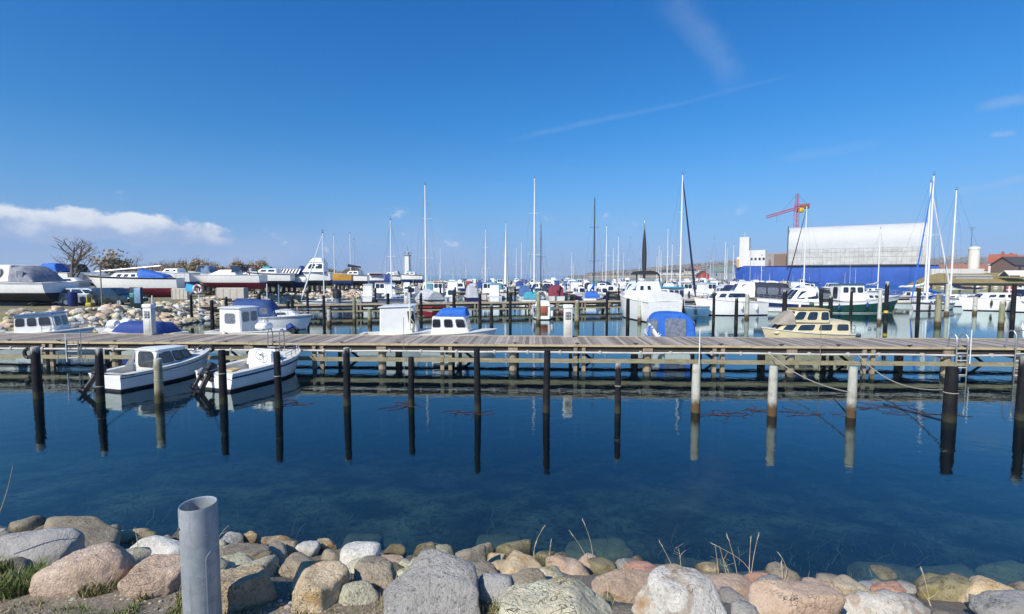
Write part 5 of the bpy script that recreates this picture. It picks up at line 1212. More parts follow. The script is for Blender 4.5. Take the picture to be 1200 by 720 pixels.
m = MB(); n = 20; m.tube([(.36 * math.cos(2 * math.pi * k / n), -.12, 1.45 + .36 * math.sin(2 * math.pi * k / n)) for k in range(n + 1)], .085, 8, 0); m.m = [1 if (i // 8) % 5 < 2 else 0 for i in range(len(m.f))]
m.build('life_ring', [PLASTICW, M('faded_red_plastic', (.6, .2, .2), .5)], r)
p = atY(223, 350, 44); r = thing('flag_sign', 'small tilted sky-blue sign board on a dark post beside the life ring', 'sign', (p.x, 44, YZ - .4))
m = MB(); m.tube([(0, 0, -.3), (0, 0, 2.0)], .05, 6); m.build('stand', DARKMAST, r)
m = MB(); m.loft([[(-.42, -.08, 1.5), (.3, -.08, 1.35), (.42, -.08, 2.0), (-.25, -.08, 2.15)], [(-.42, -.05, 1.5), (.3, -.05, 1.35), (.42, -.05, 2.0), (-.25, -.05, 2.15)]]); m.build('board', M('sky_blue_board', (.06, .4, .65), .5), r, smooth=0)
p = atY(85, 350, 39); m = MB(); m.lathe([(.3, 0), (.33, .5), (.33, 1.0), (.3, 1.15), (.1, 1.2)], 14); tag(m.build('barrel', M('navy_plastic', (.01, .02, .12), .4), None, (p.x, 39, YZ)), 'navy blue plastic barrel left of the silver car', 'barrel')
p = atY(105, 350, 38.6); m = MB(); m.rbox(-.22, .22, -.2, .2, 0, .32, .05); m.rbox(-.2, -.1, -.12, .12, .3, .8, .04); m.tube([(.16, 0, .3), (.18, 0, .75)], .03, 6); tag(m.build('hand_cart', M('faded_yellow', (.42, .34, .05), .6), None, (p.x, 38.6, YZ)), 'small yellow hand cart standing before the silver car', 'cart')
# thick dolphin pile at the second jetty
p = at(395.5, 361, 0); r = thing('mooring_dolphin', 'thick grey-blue steel dolphin pile with a black rounded cap at the second jetty', 'mooring pile', p)
h = H - (349 - HY) * p.y / F; w = 4.6 * p.y / F
m = MB(); m.lathe([(w * .9, -3), (w * .9, h)], 16); m.build('steel_tube', M('grey_blue_steel', (.13, .18, .23), .6, var=.25), r)
m = MB(); m.lathe([(w * 1.08, h), (w * 1.12, h + .5), (w * .95, h + .85), (w * .4, h + .98)], 16); m.build('cap', RUBBER, r)

# trees without leaves behind the yard
def bare_tree(px, base_y, top_y, Y, label, seed, spread=1., dense=1, bark=(.17, .14, .115), twig=(.24, .19, .15), lowfork=.3, leafy=None):
    p = atY(px, base_y, Y); z0 = YZ; hgt = atY(px, top_y, Y).z - z0; rd = random.Random(seed)
    root = thing('bare_tree', label, 'tree', (p.x, Y, z0), 0, 'trees behind the boatyard')
    tr, tw, lf = MB(), MB(), MB(); r0 = hgt * .017
    def grow(a, d, ln, rad, lev):
        pts = [a]; dd = d.copy(); n = 4 if lev < 3 else 3
        for k in range(n):
            dd = (dd + Vector((rd.uniform(-.2, .2), rd.uniform(-.2, .2), rd.uniform(-.02, .16)))).normalized(); pts.append(pts[-1] + dd * ln / n)
        rs = [rad * (1 - .5 * k / n) for k in range(n + 1)]
        (tr if lev < 3 else tw).tube(pts, rs, 6 if lev < 2 else 4 if lev < 4 else 3, caps=lev > 3)
        if lev >= 5 or (lev >= 4 and rd.random() < .12):
            if leafy:
                for q in pts[1:]:
                    for _ in range(leafy):
                        c = q + Vector((rd.uniform(-.3, .3), rd.uniform(-.3, .3), rd.uniform(-.25, .25))); u = Vector((rd.uniform(-1, 1), rd.uniform(-1, 1), rd.uniform(-1, 1))).normalized() * .09; v = u.orthogonal().normalized() * .06
                        lf.add([c - u, c + v, c + u, c - v], [(0, 1, 2, 3)])
            return
        for b in range([5, 3, 3, 2, 2][lev] + (dense if 1 < lev < 4 else 0)):
            t = rd.uniform(.35, 1); q = pts[min(n, int(t * n))]; ang = rd.uniform(0, 6.28); up = rd.uniform(.25, .8) if lev < 2 else rd.uniform(-.1, .7)
            nd = (dd * .55 + Vector((math.cos(ang) * spread, math.sin(ang) * spread, up)) * .7).normalized(); grow(q, nd, ln * rd.uniform(.58, .78), max(.009, rad * rd.uniform(.42, .6)), lev + 1)
    grow(Vector((0, 0, -.2)), Vector((.03, 0, 1)), hgt * lowfork, r0, 0)
    top = max(v[2] for v in tr.v + tw.v); k = hgt / top
    for mm in (tr, tw, lf): mm.v = [(x * k, y * k, z * k) for x, y, z in mm.v]
    tr.build('trunk', M(f'bark_{seed}', bark, .9, var=.3), root); cr = tw.build('crown', M(f'twigs_{seed}', twig, .9, var=.3), root, smooth=0)
    if leafy: lf.build('young_leaves', M(f'leaf_{seed}', (.33, .26, .16), .8, var=.4, scale=1.), cr, smooth=0)
bare_tree(78, 335, 276, 58, 'bare grey tree with a wide round crown, largest tree, above the big cruiser', 5, 1.15, 0, lowfork=.34)
bare_tree(126, 335, 294, 64, 'bushy tree with brown young leaves, right of the big bare tree', 2, .8, 1, twig=(.3, .21, .1), leafy=1)
bare_tree(157, 335, 293, 74, 'slender bare tree with upright branches, right of the bushy brown tree', 3, .7, 0)
bare_tree(186, 335, 302, 78, 'small thin bare tree above the red-bottomed yacht', 4, .7, 0)
bare_tree(203, 335, 304, 80, 'small thin bare tree above the navy-bottomed boat', 14, .7, 0)
def bush_row(x0, x1, top, Y, label, seed, cols, n):
    a, b = atY(x0, 330, Y), atY(x1, 330, Y); h = atY(x0, top, Y).z - YZ; rd = random.Random(seed); m = MB(); tw = MB()
    for k in range(n):
        t = rd.random(); hh = h * (.72 + .28 * mn.noise(Vector((t * 6, seed, 0)))) * (.6 + .4 * math.sin(math.pi * t) ** .25)
        x = a.x + (b.x - a.x) * t; c = Vector((x + rd.uniform(-.3, .3), Y + rd.uniform(-1.2, 1.2), YZ + hh * rd.random() ** .6))
        u = Vector((rd.uniform(-1, 1), rd.uniform(-1, 1), rd.uniform(-1, 1))).normalized() * rd.uniform(.1, .22); v = u.orthogonal().normalized() * rd.uniform(.05, .12)
        m.add([c - u, c + v, c + u, c - v], [(0, 1, 2, 3)], rd.randrange(3))
        if k % 14 == 0:
            tw.tube([(x, Y, YZ - .1), (x + rd.uniform(-.6, .6), Y + rd.uniform(-.4, .4), YZ + hh * rd.uniform(.8, 1.18))], [.04, .012], 3)
    r = thing('bush', label, 'bush', ((a.x + b.x) / 2, Y, YZ), 0, 'bushes behind the boatyard')
    for mm, nm_, mt in ((m, 'foliage', [M(f'bush_{c}', c, .9, var=.3) for c in cols]), (tw, 'stems', M('bush_stems', (.12, .09, .06), .9))):
        mm.v = [(x - (a.x + b.x) / 2, y - Y, z - YZ) for x, y, z in mm.v]; mm.build(nm_, mt, r, smooth=0)
BR = [(.4, .29, .17), (.46, .36, .22), (.3, .26, .17)]
bush_row(210, 262, 297, 86, 'round brown and green bush left of the middle of the boatyard', 1, BR, 7500)
bush_row(264, 322, 298, 92, 'brown bushy hump above the red-bottomed motor boat', 2, BR, 7500)
bush_row(138, 228, 303, 92, 'low hedge of pale brown bushes behind the yachts', 3, BR, 8000)
bush_row(312, 425, 307, 110, 'long low brown hedge behind the striped boat cover', 4, [(.28, .22, .12), (.34, .26, .16), (.2, .2, .12)], 8000)
bush_row(-30, 60, 315, 80, 'low brown hedge at the far left behind the big cruiser', 5, BR, 2500)

# ------------------------------------------------------------------ lighthouse, mole, far shore
p = atY(478, 329, 168); r = thing('lighthouse', 'slim white square lighthouse tower with a dark lantern at the end of the boatyard', 'lighthouse', (p.x, 168, 1.4), R(-14))
zt = atY(478, 300, 168).z - 1.4
m = MB(); m.loft([[(sx * w, sy * w, z) for sx, sy in ((1, 1), (-1, 1), (-1, -1), (1, -1))] for w, z in ((.85, 0), (.72, zt))]); m.build('tower', WHITE2, r, smooth=0)
m = MB(); m.rbox(-.95, .95, -.95, .95, zt + .01, zt + .3, .05); m.build('gallery', GREYP, r); m = MB(); m.lathe([(.45, 0), (.45, .8), (.1, 1.1)], 10, (0, 0, zt + .36)); m.build('lantern', GREYCLOTH, r)
railing(r, [(1, -1, zt + .35), (1, 1, zt + .35), (-1, 1, zt + .35), (-1, -1, zt + .35), (1, -1, zt + .35)], 0.8, 1, DARKMAST, r=.03); aerial(r, 0, 0, zt + 1.8, 1.5, 'aerial', .06, DARKMAST)
def house_simple(label, px, by, Y, w, d, hw, hr, rz, wall, roof, zb, chim=True, group='houses on the far shore', wins=3):
    p = atY(px, by, Y); r = thing('house', label, 'house', (p.x, Y, zb), R(rz), group)
    m = MB(); m.box(-w / 2, w / 2, -d / 2, d / 2, 0, hw); m.add([(-w / 2, -d / 2, hw), (-w / 2, d / 2, hw), (-w / 2, 0, hw + hr)], [(0, 1, 2)]); m.add([(w / 2, -d / 2, hw), (w / 2, d / 2, hw), (w / 2, 0, hw + hr)], [(0, 1, 2)]); m.build('wall', wall, r, smooth=0)
    e = .4; t = .25; m = MB()
    for sg in (1, -1):
        s = hr / (d / 2); y0, z0 = sg * (d / 2 + e), hw - e * s
        m.loft([[(-w / 2 - e, y0, z0 + .02), (-w / 2 - e, 0, hw + hr + .02), (-w / 2 - e, 0, hw + hr + t), (-w / 2 - e, y0, z0 + t)], [(w / 2 + e, y0, z0 + .02), (w / 2 + e, 0, hw + hr + .02), (w / 2 + e, 0, hw + hr + t), (w / 2 + e, y0, z0 + t)]])
    rf = m.build('roof', roof, r, smooth=0)
    if chim: m = MB(); m.box(-.4, .4, -.4, .4, hw + hr - .5, hw + hr + 1.2); m.build('chimney', roof, rf, smooth=0)
    for k in range(wins):
        x = -w / 2 + w * (k + .5) / wins; m = MB(); m.box(x - .5, x + .5, -d / 2 - .04, -d / 2 + .02, hw * .4, hw * .75); m.build('window', GLASS, r, smooth=0)
    return r
TILE = M('red_roof_tiles', (.3, .09, .05), .8, var=.2, scale=.8); TILE2 = M('orange_roof_tiles', (.32, .14, .085), .8, var=.2); DKROOF = M('dark_roof', (.06, .055, .06), .8, var=.2)
WALLW = M('white_render', (.62, .61, .58), .8, var=.06, scale=.5); WALLR = M('red_brick_wall', (.28, .1, .06), .85, var=.15)
# stone mole
m = MB(); rs2 = np.random.RandomState(8); v, f = ICO[2]
for k in range(520):
    t = rs2.rand(); x = lerp(-62, 150, t); s = rs2.uniform(.5, 1.1); q = rs2.uniform(-1, 1)
    vv = v * (1 + rs2.uniform(-.25, .2, (len(v), 1))) * np.array((s, s, s * .7)) + np.array((x, 236 + q * 3, .9 - abs(q) * .9)); m.add(vv.tolist(), f)
tag(m.build('stone_mole', BREAKM, smooth=40), 'long low stone mole closing the harbour before the open sea', 'mole', kind='stuff')
# far coast: low hills to the right of the open sea, with woods and houses
def ridge(r): return max(0, min(1.15, (r - .14) / .316))
def hillz(x, y):
    if y < 600: return -1
    q = ridge(x / y) * 26 * max(0, min(1, (y - 620) / 300)) * (1 + .3 * mn.noise(Vector((x * .005, y * .005, 0)))); return -1 + 3.2 * max(0, min(1, (y - 600) / 40)) * (1 if x / y > .12 else 0) + q
grid('hills', lin(60, 2200, 120), lin(600, 1500, 30), hillz, HILLM)
m = MB(); rd = random.Random(9)
for k in range(7000):
    y = rd.uniform(680, 1150); x = y * rd.uniform(.155, .62 if rd.random() < .75 else 1.1); z = hillz(x, y)
    if z < 1.0 or mn.noise(Vector((x * .012, y * .012, 4))) < -.15: continue
    c = Vector((x, y, z)); h = rd.uniform(3, 6.5) * (.6 + .4 * ridge(x / y)); mi = rd.randrange(4) if rd.random() < .95 else 4
    for q in range(5):
        u = Vector((rd.uniform(-1, 1), rd.uniform(-.6, .6), rd.uniform(-.8, .8))).normalized() * rd.uniform(.8, 1.7); w_ = u.orthogonal().normalized() * rd.uniform(.4, .9); d_ = c + Vector((rd.uniform(-2, 2), rd.uniform(-2, 2), h * rd.uniform(.2, 1)))
        m.add([d_ - u, d_ + w_, d_ + u, d_ - w_], [(0, 1, 2, 3)], mi)
tag(m.build('far_wood', [M(f'far_wood_{i}', c, .95, var=.25, scale=.05) for i, c in enumerate(((.24, .21, .18), (.29, .25, .21), (.2, .185, .165), (.25, .23, .19), (.09, .12, .085)))], smooth=0), 'far brown leafless wood on the hills beyond the harbour', 'wood', kind='stuff')  # wood colours also greyed and lightened as painted distance haze
m = MB()
for i in range(40): m.add([(95 + i * 14, 602 + 5 * math.sin(i), .25), (109 + i * 14, 602 + 5 * math.sin(i + 1), .25), (109 + i * 14, 616, 2.4), (95 + i * 14, 616, 2.4)], [(0, 1, 2, 3)])
tag(m.build('beach', M('far_beach_sand', (.42, .33, .2), .95, var=.15, scale=.05), smooth=0), kind='structure')
house_simple('long low white house on the far shore, leftmost of the houses', 780, 320, 640, 20, 9, 4, 3, 4, WALLW, DKROOF, 3)
house_simple('white house with grey roof on the far shore, in the middle', 794, 321, 650, 14, 9, 4, 3, -8, WALLW, DKROOF, 3)
house_simple('cream house on the far shore, right of the very tall mast', 808, 320, 660, 15, 9, 5, 3, 5, M('cream_render', (.6, .54, .42), .8), DKROOF, 4)
house_simple('white house on the far shore next to the red boathouse', 815, 318, 690, 12, 9, 5, 4, 10, WALLW, TILE2, 6)
house_simple('red boathouse with a white gable, left of the blue ship', 823, 325, 330, 6.5, 7, 3.2, 2.6, 84, M('red_boards', (.36, .05, .03), .8), DKROOF, .5, False)
house_simple('grey pitched boat shed, just left of the blue ship', 845, 324, 420, 22, 12, 6, 4, 4, M('grey_boards', (.3, .31, .32), .8), M('green_grey_roof', (.16, .22, .19), .7), .5, False)

# ------------------------------------------------------------------ blue ship under the white tent, crane
SY = 200.; kz = SY / F; SX = (921 - 600) / F * SY; SA = math.atan2(-.563, 1); sdx, sdy = math.cos(SA), math.sin(SA)
def along(px): k_ = (px - 600) / F; return (k_ * SY - SX) / (sdx - k_ * sdy)      # distance along the hull seen in a column
s0 = along(861); SL = along(1092) - s0; X = lambda px: along(px) - s0
r = thing('ship', 'long blue ship hull lying at the yard under a huge white tent', 'ship', (SX + sdx * s0, SY + sdy * s0, 0), SA)
BLUESHIP = M('blue_ship_paint', (.03, .1, .42), .45, var=.12, scale=.4, dirt=(.03, .07, .22), dscale=.15)
zs = H - (313 - HY) * kz; m = MB(); rings = []
for i in range(15):
    t = i / 14; w = 7.5 * min(1, (t / .12) ** .5 if t > 0 else .02); ov = 1.2 * max(0, 1 - t / .1)
    rings.append([(t * SL + ov * .9, w * .8, -1.5), (t * SL + ov * .5, w * .95, .8), (t * SL - ov * .4, w, zs * .9), (t * SL - ov * .6, w, zs + ov * .6), (t * SL - ov * .6, -w, zs + ov * .6), (t * SL - ov * .4, -w, zs * .9), (t * SL + ov * .5, -w * .95, .8), (t * SL + ov * .9, -w * .8, -1.5)])
m.loft(rings); m.build('hull', BLUESHIP, r, smooth=30)
m = MB(); m.tube([(-.8, -.3, zs + .55), (5, -5.2, zs + .2), (12, -7.5, zs + .06), (SL, -7.5, zs + .06)], .22, 4); m.build('bulwark_rail', NAVY, r)
for k in range(4): m = MB(); x = 14 + k * SL / 4.6 + (k * 37 % 5); m.box(x, x + .22, -7.62, -7.45, .6, zs - .4); m.build('fender_bar', M('dark_blue_ship_paint', (.012, .06, .3), .5), r, smooth=0)
m = MB(); z2 = H - (295 - HY) * kz; z3 = H - (281 - HY) * kz; z4 = H - (308 - HY) * kz
m.box(X(866), X(877), -4, 3, zs + .02, z3 + 1.2); m.box(X(877.1), X(896), -4.5, 3.5, zs + .02, z2 + .6); m.box(X(863), X(866) - .02, -3, 2, zs + .02, z2 - 2); d = m.build('deckhouse', WALLW, r, smooth=0)
for k in range(4):
    m = MB(); m.box(X(879) + k * 1.5, X(879) + k * 1.5 + .8, -4.56, -4.48, z4 + 1, z4 + 2); m.build('window', GLASS, d, smooth=0)
m = MB(); m.tube([(X(871), -.5, z3 + 1.2), (X(871), -.5, z3 + 3.6)], .12, 5); m.tube([(X(868), -.5, z3 + 2.6), (X(874), -.5, z3 + 2.6)], .08, 4); m.build('mast', ALU, d)
m = MB(); m.box(X(863.5), X(866), -3.3, -2.9, z4 - 2, z4 + 1.5); m.build('orange_locker', OCHRE, r, smooth=0)
m = MB(); m.box(X(896.2), X(921) - .1, -5.5, 4.5, zs + .02, H - (297 - HY) * kz); m.build('hatch_block', M('grey_steel_block', (.27, .26, .26), .7, var=.15, scale=.3), r, smooth=0)
zt0 = zs - .3; zt1 = H - (268.5 - HY) * kz; te0, te1 = X(922), X(1078); m = MB(); rings = []
rings = []
for i in range(13):
    x = lerp(te0, te1, i / 12); b = .12 * math.sin(i * 2.6)
    rings.append([(x, -8.6, zt0 + 1), (x, -8.7 + b, zt1 - 7.5), (x, -8.2 + b, zt1 - 3.6), (x, -6.5, zt1 - 1.0), (x, -3.4, zt1 - .1), (x, 3.4, zt1 - .1), (x, 8.5, zt1 - 5), (x, 8.6, zt0 + 1)])
m.loft(rings)
to = m.build('tent_cover', M('white_tent_sheeting', (.48, .49, .49), .6, var=.06, scale=.25, dirt=(.5, .5, .5), dscale=.3), r, smooth=50)
m = MB()
for i in range(31): x = lerp(te0 + .2, te1 - .2, i / 30); m.tube([(x, -8.86, zt0 + .8), (x, -8.86, zt1 - 9.0 + .5 * math.sin(i * 4.))], .024, 4)
for z in (zt1 - 10.4, zt1 - 12.2, zt1 - 9.0): m.tube([(te0, -8.86, z), (te1, -8.86, z)], .024, 4)
m.build('scaffold', M('scaffold_steel', (.3, .3, .31), .5, .5), to, smooth=0)
m = MB(); m.box(te0, te1, -8.79, -8.74, zt0 + .9, zt1 - 9.4); m.build('grey_netting', M('grey_scaffold_net', (.46, .46, .44), .9, var=.2, scale=.5), to, smooth=0)
m = MB(); m.box(te0 - .45, te0 - .12, -9.0, 8.6, zs - .2, zt1 + .1); m.build('dark_end_frame', DARKMAST, to, smooth=0)
m = MB(); m.box(X(906), te0 - .6, -6.4, -5.8, zs + .02, zs + 5); m.box(X(900), X(902), -6.6, -6.2, zs + .02, zs + 3); m.build('deck_gear', M('brown_steel', (.2, .13, .1), .8), r, smooth=0)
# crane
CY = 262.; cx = atY(930.5, 330, CY).x; k = CY / F; r = thing('tower_crane', 'red lattice tower crane with its jib pointing left, above the white ship tent', 'crane', (cx, CY, 1.5), R(12))
z_ = lambda y: H - (y - HY) * k - 1.5
def lattice(m, a, b, w, n, rad=.14, up=Vector((0, 1, 0))):
    a, b = Vector(a), Vector(b); d = (b - a).normalized(); s = d.cross(up).normalized() * w / 2; t = d.cross(s).normalized() * w / 2
    cs = [s + t, s - t, -s - t, -s + t]
    for c in cs: m.tube([a + c, b + c], rad, 4)
    for i in range(n):
        p0, p1 = a.lerp(b, i / n), a.lerp(b, (i + 1) / n)
        for j in range(4): m.tube([p0 + cs[j], p1 + cs[(j + 1) % 4]], rad * .55, 3)
m = MB(); lattice(m, (0, 0, 0), (0, 0, z_(240)), 1.7, 16, .15); CRANE = M('crane_red', (.4, .03, .07), .5, var=.1)
m.build('tower', CRANE, r, smooth=0)
m = MB(); lattice(m, (0, 0, z_(244)), (0, 0, z_(228.5)), 1.1, 6, .14); m.build('tower_head', CRANE, r, smooth=0)
jx0, jx1 = (890.5 - 930.5) * k, (947 - 930.5) * k
m = MB(); lattice(m, (jx0, 0, z_(256.5)), (jx1, 0, z_(240.5)), 1.1, 18, .15); m.build('jib', CRANE, r, smooth=0)
m = MB(); m.tube([(jx0 * .5, 0, z_(250)), (0, 0, z_(229))], .07, 3); m.tube([(jx1 * .9, 0, z_(241)), (0, 0, z_(229))], .07, 3); m.tube([(jx0 * .66, 0, z_(252)), (jx0 * .66, 0, z_(263))], .06, 3); m.build('stay_cables', DARKMAST, r, smooth=0)
m = MB(); m.rbox(1.0, 3.4, -1.3, 1.1, z_(250), z_(245), .1); m.build('cab', YELLOW, r)
m = MB(); m.rbox(jx1 - 4.6, jx1 - .6, -1, 1, z_(245.5), z_(240), .1); m.build('counterweight', M('brown_counterweight', (.3, .12, .08), .7), r)

# ------------------------------------------------------------------ right bank: grass, silo, houses, tent
def bz(x, y):
    px = 600 + F * x / y
    e = max(0, min(1, (y - 142) / 26)); w_ = max(0, min(1, (px - 1052) / 40))
    return -1.2 + (5.6 + .5 * mn.noise(Vector((x * .05, y * .05, 0)))) * (e * e * (3 - 2 * e)) * w_ * (1 if y < 900 else 1)
grid('grass_bank', lin(108, 420, 80), lin(140, 420, 60), bz, BANKG)
m = MB(); rs3 = np.random.RandomState(4)
for kk in range(420):
    y = rs3.uniform(143, 150); x = rs3.uniform(121, 230) ; s = rs3.uniform(.3, .8); z = bz(x, y)
    if z < -1: continue
    vv = v * (1 + rs3.uniform(-.25, .2, (len(v), 1))) * np.array((s, s, s * .7)) + np.array((x, y, z + s * .2)); m.add(vv.tolist(), f, rs3.randint(0, 3))
tag(m.build('bank_stones', [ROCK['white'], ROCK['tan'], ROCK['brown']], smooth=40), 'mass of pale stones along the foot of the dry grass bank on the right', 'stones', kind='stuff')
LB_ = 4.3
p = atY(1140.5, 316, 176); kk = 176 / F; r = thing('silo', 'white round silo tower with a mossy top on the grass bank at the right', 'silo', (p.x, 176, LB_ - .4))
m = MB(); hs_ = 29.5 * kk; m.lathe([(5.2 * kk, 0), (5.2 * kk, hs_)], 28, cap1=False); m.build('wall', M('white_silo_render', (.7, .68, .6), .8, var=.07, scale=.4, dirt=(.38, .4, .26), dirt_amt=.9, dscale=.22), r)
m = MB(); m.lathe([(5.5 * kk, hs_ + .01), (5.5 * kk, hs_ + .5), (4.6 * kk, hs_ + .9), (.3, hs_ + 1.1)], 28); m.build('roof', WALLW, r)
p1 = house_simple('white gabled house with red tiled roof, right of the silo', 1174, 315, 190, 7, 6.2, 4.6, 2.8, -50, WALLW, TILE, LB_, True, None)
house_simple('house with orange-red roof at the right edge, behind the white gabled one', 1184, 313, 215, 10, 8, 4.4, 3.6, -4, WALLW, TILE2, LB_, True, None)
for i, (px, Y, w) in enumerate(((1118, 250, 16), (1131, 262, 14), (1150, 250, 14), (1104, 270, 14))):
    house_simple(['low house with orange tiles, left of the silo', 'house with tiled roof just behind the silo', 'low house with orange tiles, between silo and white gabled house', 'low tiled house, leftmost of the row at the silo'][i], px, 314, Y, w, 8, 2.4, 2.6, 3 * i - 4, WALLW, [TILE2, TILE][i % 2], LB_ - .3, True, 'tiled houses behind the grass bank')
house_simple('long dark-roofed shed at the right edge of the picture', 1196, 313, 168, 13, 8, 3, 2.6, 3, M('brown_shed_boards', (.16, .11, .09), .85), DKROOF, LB_, False, None, 4)
m = MB(); m.box(-9, 9, -.3, .3, -.5, 1.7); p = atY(1122, 316, 168); tag(m.build('wall', WALLW, None, (p.x, 168, LB_), smooth=0), 'long low white wall on the grass bank left of the silo', 'wall')
p = atY(1186, 317, 156); r = thing('tent', 'white pitched tent with an open dark end on the grass bank at the right edge', 'tent', (p.x, 156, LB_ - .9), R(-8)); 
m = MB(); m.loft([[(x, -2.2, 0), (x, -2.2, .4), (x, 0, 1.9), (x, 2.2, .4), (x, 2.2, 0)] for x in (-2.2, 3.4)]); m.build('cover', WHITECLOTH, r, smooth=0)
m = MB(); m.add([(-2.22, -2.1, 0), (-2.22, 0, 1.8), (-2.22, 2.1, 0)], [(0, 1, 2)]); m.add([(-2.2, -2.23, 0), (.6, -2.23, 0), (.6, -2.23, .35), (-2.2, -2.23, .35)], [(0, 1, 2, 3)]); m.build('opening_shade_panel', DARKCLOTH, r, smooth=0)  # flat dark panels painted for the shade inside the tent end
p = atY(1138, 318, 160); m = MB(); m.rbox(-6, 6, -1.5, 1.5, 0, 1.1, .1); m.loft([[(-6.2, -1.7, 1.11), (6.2, -1.7, 1.11), (6.2, 1.7, 1.11), (-6.2, 1.7, 1.11)], [(-6, -.2, 1.6), (6, -.2, 1.6), (6, .2, 1.6), (-6, .2, 1.6)]]); tag(m.build('shed', M('grey_shed', (.36, .35, .33), .8), None, (p.x, 160, LB_ - 2.0), smooth=0), 'low grey shed on the grass bank below the silo', 'shed')
p = atY(1136, 320, 180); m = MB(); m.tube([(0, 0, 0), (0, 0, 17.0)], [.12, .06], 5); m.tube([(-1.4, 0, 16.8), (1.4, 0, 16.8)], .06, 4); m.tube([(-.7, 0, 16.1), (.7, 0, 16.1)], .05, 4); tag(m.build('aerial_mast', DARKMAST, None, (p.x, 180, LB_)), 'thin dark aerial mast rising beside the silo', 'aerial')
m = MB(); q0, q1 = atY(1075, 331, 120), atY(1215, 331, 112); q0.z = q1.z = 1.7; d = q1 - q0
m.tube([q0, q0.lerp(q1, .5), q1], .3, 8); L_ = d.length
for i in range(9):
    c = q0.lerp(q1, i / 8); m.tube([(c.x, c.y, -2), (c.x, c.y, 1.6)], .22, 7)
tag(m.build('dark_footbridge', RUBBER), 'dark rail on posts crossing the water before the grass bank', 'rail')

# ------------------------------------------------------------------ many small boats out in the harbour
rb = random.Random(21); taken = []
cnt_b = 0
ROWS = [(73, 96, 'third'), (78, 270, 'third'), (90, 88, 'third'), (111, 95, 'fourth'), (129, 85, 'fourth'), (140, 268, 'fourth'), (166, 92, 'farthest'), (184, 88, 'farthest'), (200, 100, 'farthest')]
CAN = [(None, ''), (M('faded_blue_canvas', (.05, .12, .27), .8, var=.25), 'blue canvas'), (NAVYCLOTH, 'navy canvas'), (GREYCLOTH, 'grey cover'), (WHITECLOTH, 'white cover'), (ROYAL, 'dark blue canvas'), (WHITECLOTH, 'white cover'), (GREYCLOTH, 'grey cover'), (M('faded_teal_canvas', (.1, .25, .3), .8, var=.2), 'teal canvas'), (M('maroon_canvas', (.2, .03, .05), .8), 'maroon canvas'), (M('beige_canvas', (.5, .42, .28), .8), 'beige canvas')]
HUL = [(WHITE, 'white'), (WHITE, 'white'), (WHITE2, 'off-white'), (NAVY, 'navy'), (WHITE, 'white'), (WHITE2, 'off-white'), (GREENH, 'green'), (WHITE, 'white'), (WHITE, 'white'), (WHITE2, 'off-white')]
used = {}
for Y, hd0, jn in ROWS:
    x = -25 + (Y - 70) * .03; xmax = 52 if Y < 100 else 70 if Y < 140 else 82
    while x < xmax:
        x += rb.uniform(3.0, 5.2) if Y < 150 else rb.uniform(4.0, 7)
        if rb.random() < .12: continue
        hn = rb.choice(HUL); cv = rb.choice(CAN) if rb.random() < .4 else CAN[0]; L = rb.uniform(5.5, 8.6); kind = rb.choice(('cruiser', 'cruiser', 'fly', 'pilot', 'open')); hd_ = hd0 + rb.uniform(-7, 7)
        px = 600 + F * x / Y
        zone = 'left of the half-rolled sails' if px < 575 else 'left of the dark mast' if px < 690 else 'near the black headsail' if px < 790 else 'left of the blue ship' if px < 865 else 'before the blue ship'
        lab = f'{hn[1]} {dict(cruiser="cabin boat", fly="flybridge cruiser", pilot="wheelhouse boat", open="low open boat")[kind]} ' + (f'with {cv[1]} ' if cv[0] else '') + f'at the {jn} jetty, {zone}'
        r = thing('motor_boat', lab, 'motor boat', (x, Y + rb.uniform(-.8, .8), 0), R(hd_), 'small boats out in the crowded harbour')
        fs, fb = .1 * L + .1, .14 * L + .15
        H3 = hull(r, L, .33 * L, fs, fb, hn[0], rb.choice((NAVY, WHITE, BLACKH, REDH)), rb.choice((ANTIB, ANTIBL, ANTIR)), None, N=12, cockpit=(.05, .33) if kind == 'open' else None, floor=.3, rail=False)
        z = lerp(fs, fb, .3)
        if kind in ('cruiser', 'fly'):
            house(r, -.2 * L, .28 * L, .12 * L, .08 * L, z, z + 1.1, .1, .9, .85, side=[(.1, .5, .35, .85), (.58, .85, .35, .8)], front=[(.08, .92, .25, .88)], back=[(.2, .8, .2, .85)])
            if kind == 'fly': house(r, -.18 * L, .05 * L, .1 * L, .09 * L, z + 1.12, z + 1.75, .1, .5, .9, name='flybridge', front=[(.1, .9, .5, .9)])
        elif kind == 'pilot': house(r, -.15 * L, .1 * L, .11 * L, .1 * L, z, z + 1.7, .05, .2, .93, side=[(.1, .45, .5, .9), (.55, .9, .5, .9)], front=[(.08, .48, .5, .9), (.52, .92, .5, .9)], roof=rb.choice((WHITE, LBLUEH, TEAK)), over=.1)
        if cv[0]: canopy(r, -.42 * L, (-.12 if kind != 'open' else .1) * L, .13 * L, .12 * L, fs, fs + 1.5, fs + 1.6, cv[0], .4, .2)
        if rb.random() < .5: aerial(r, 0, 0, z + 1, rb.uniform(1.5, 3.), r=.02)
        cnt_b += 1
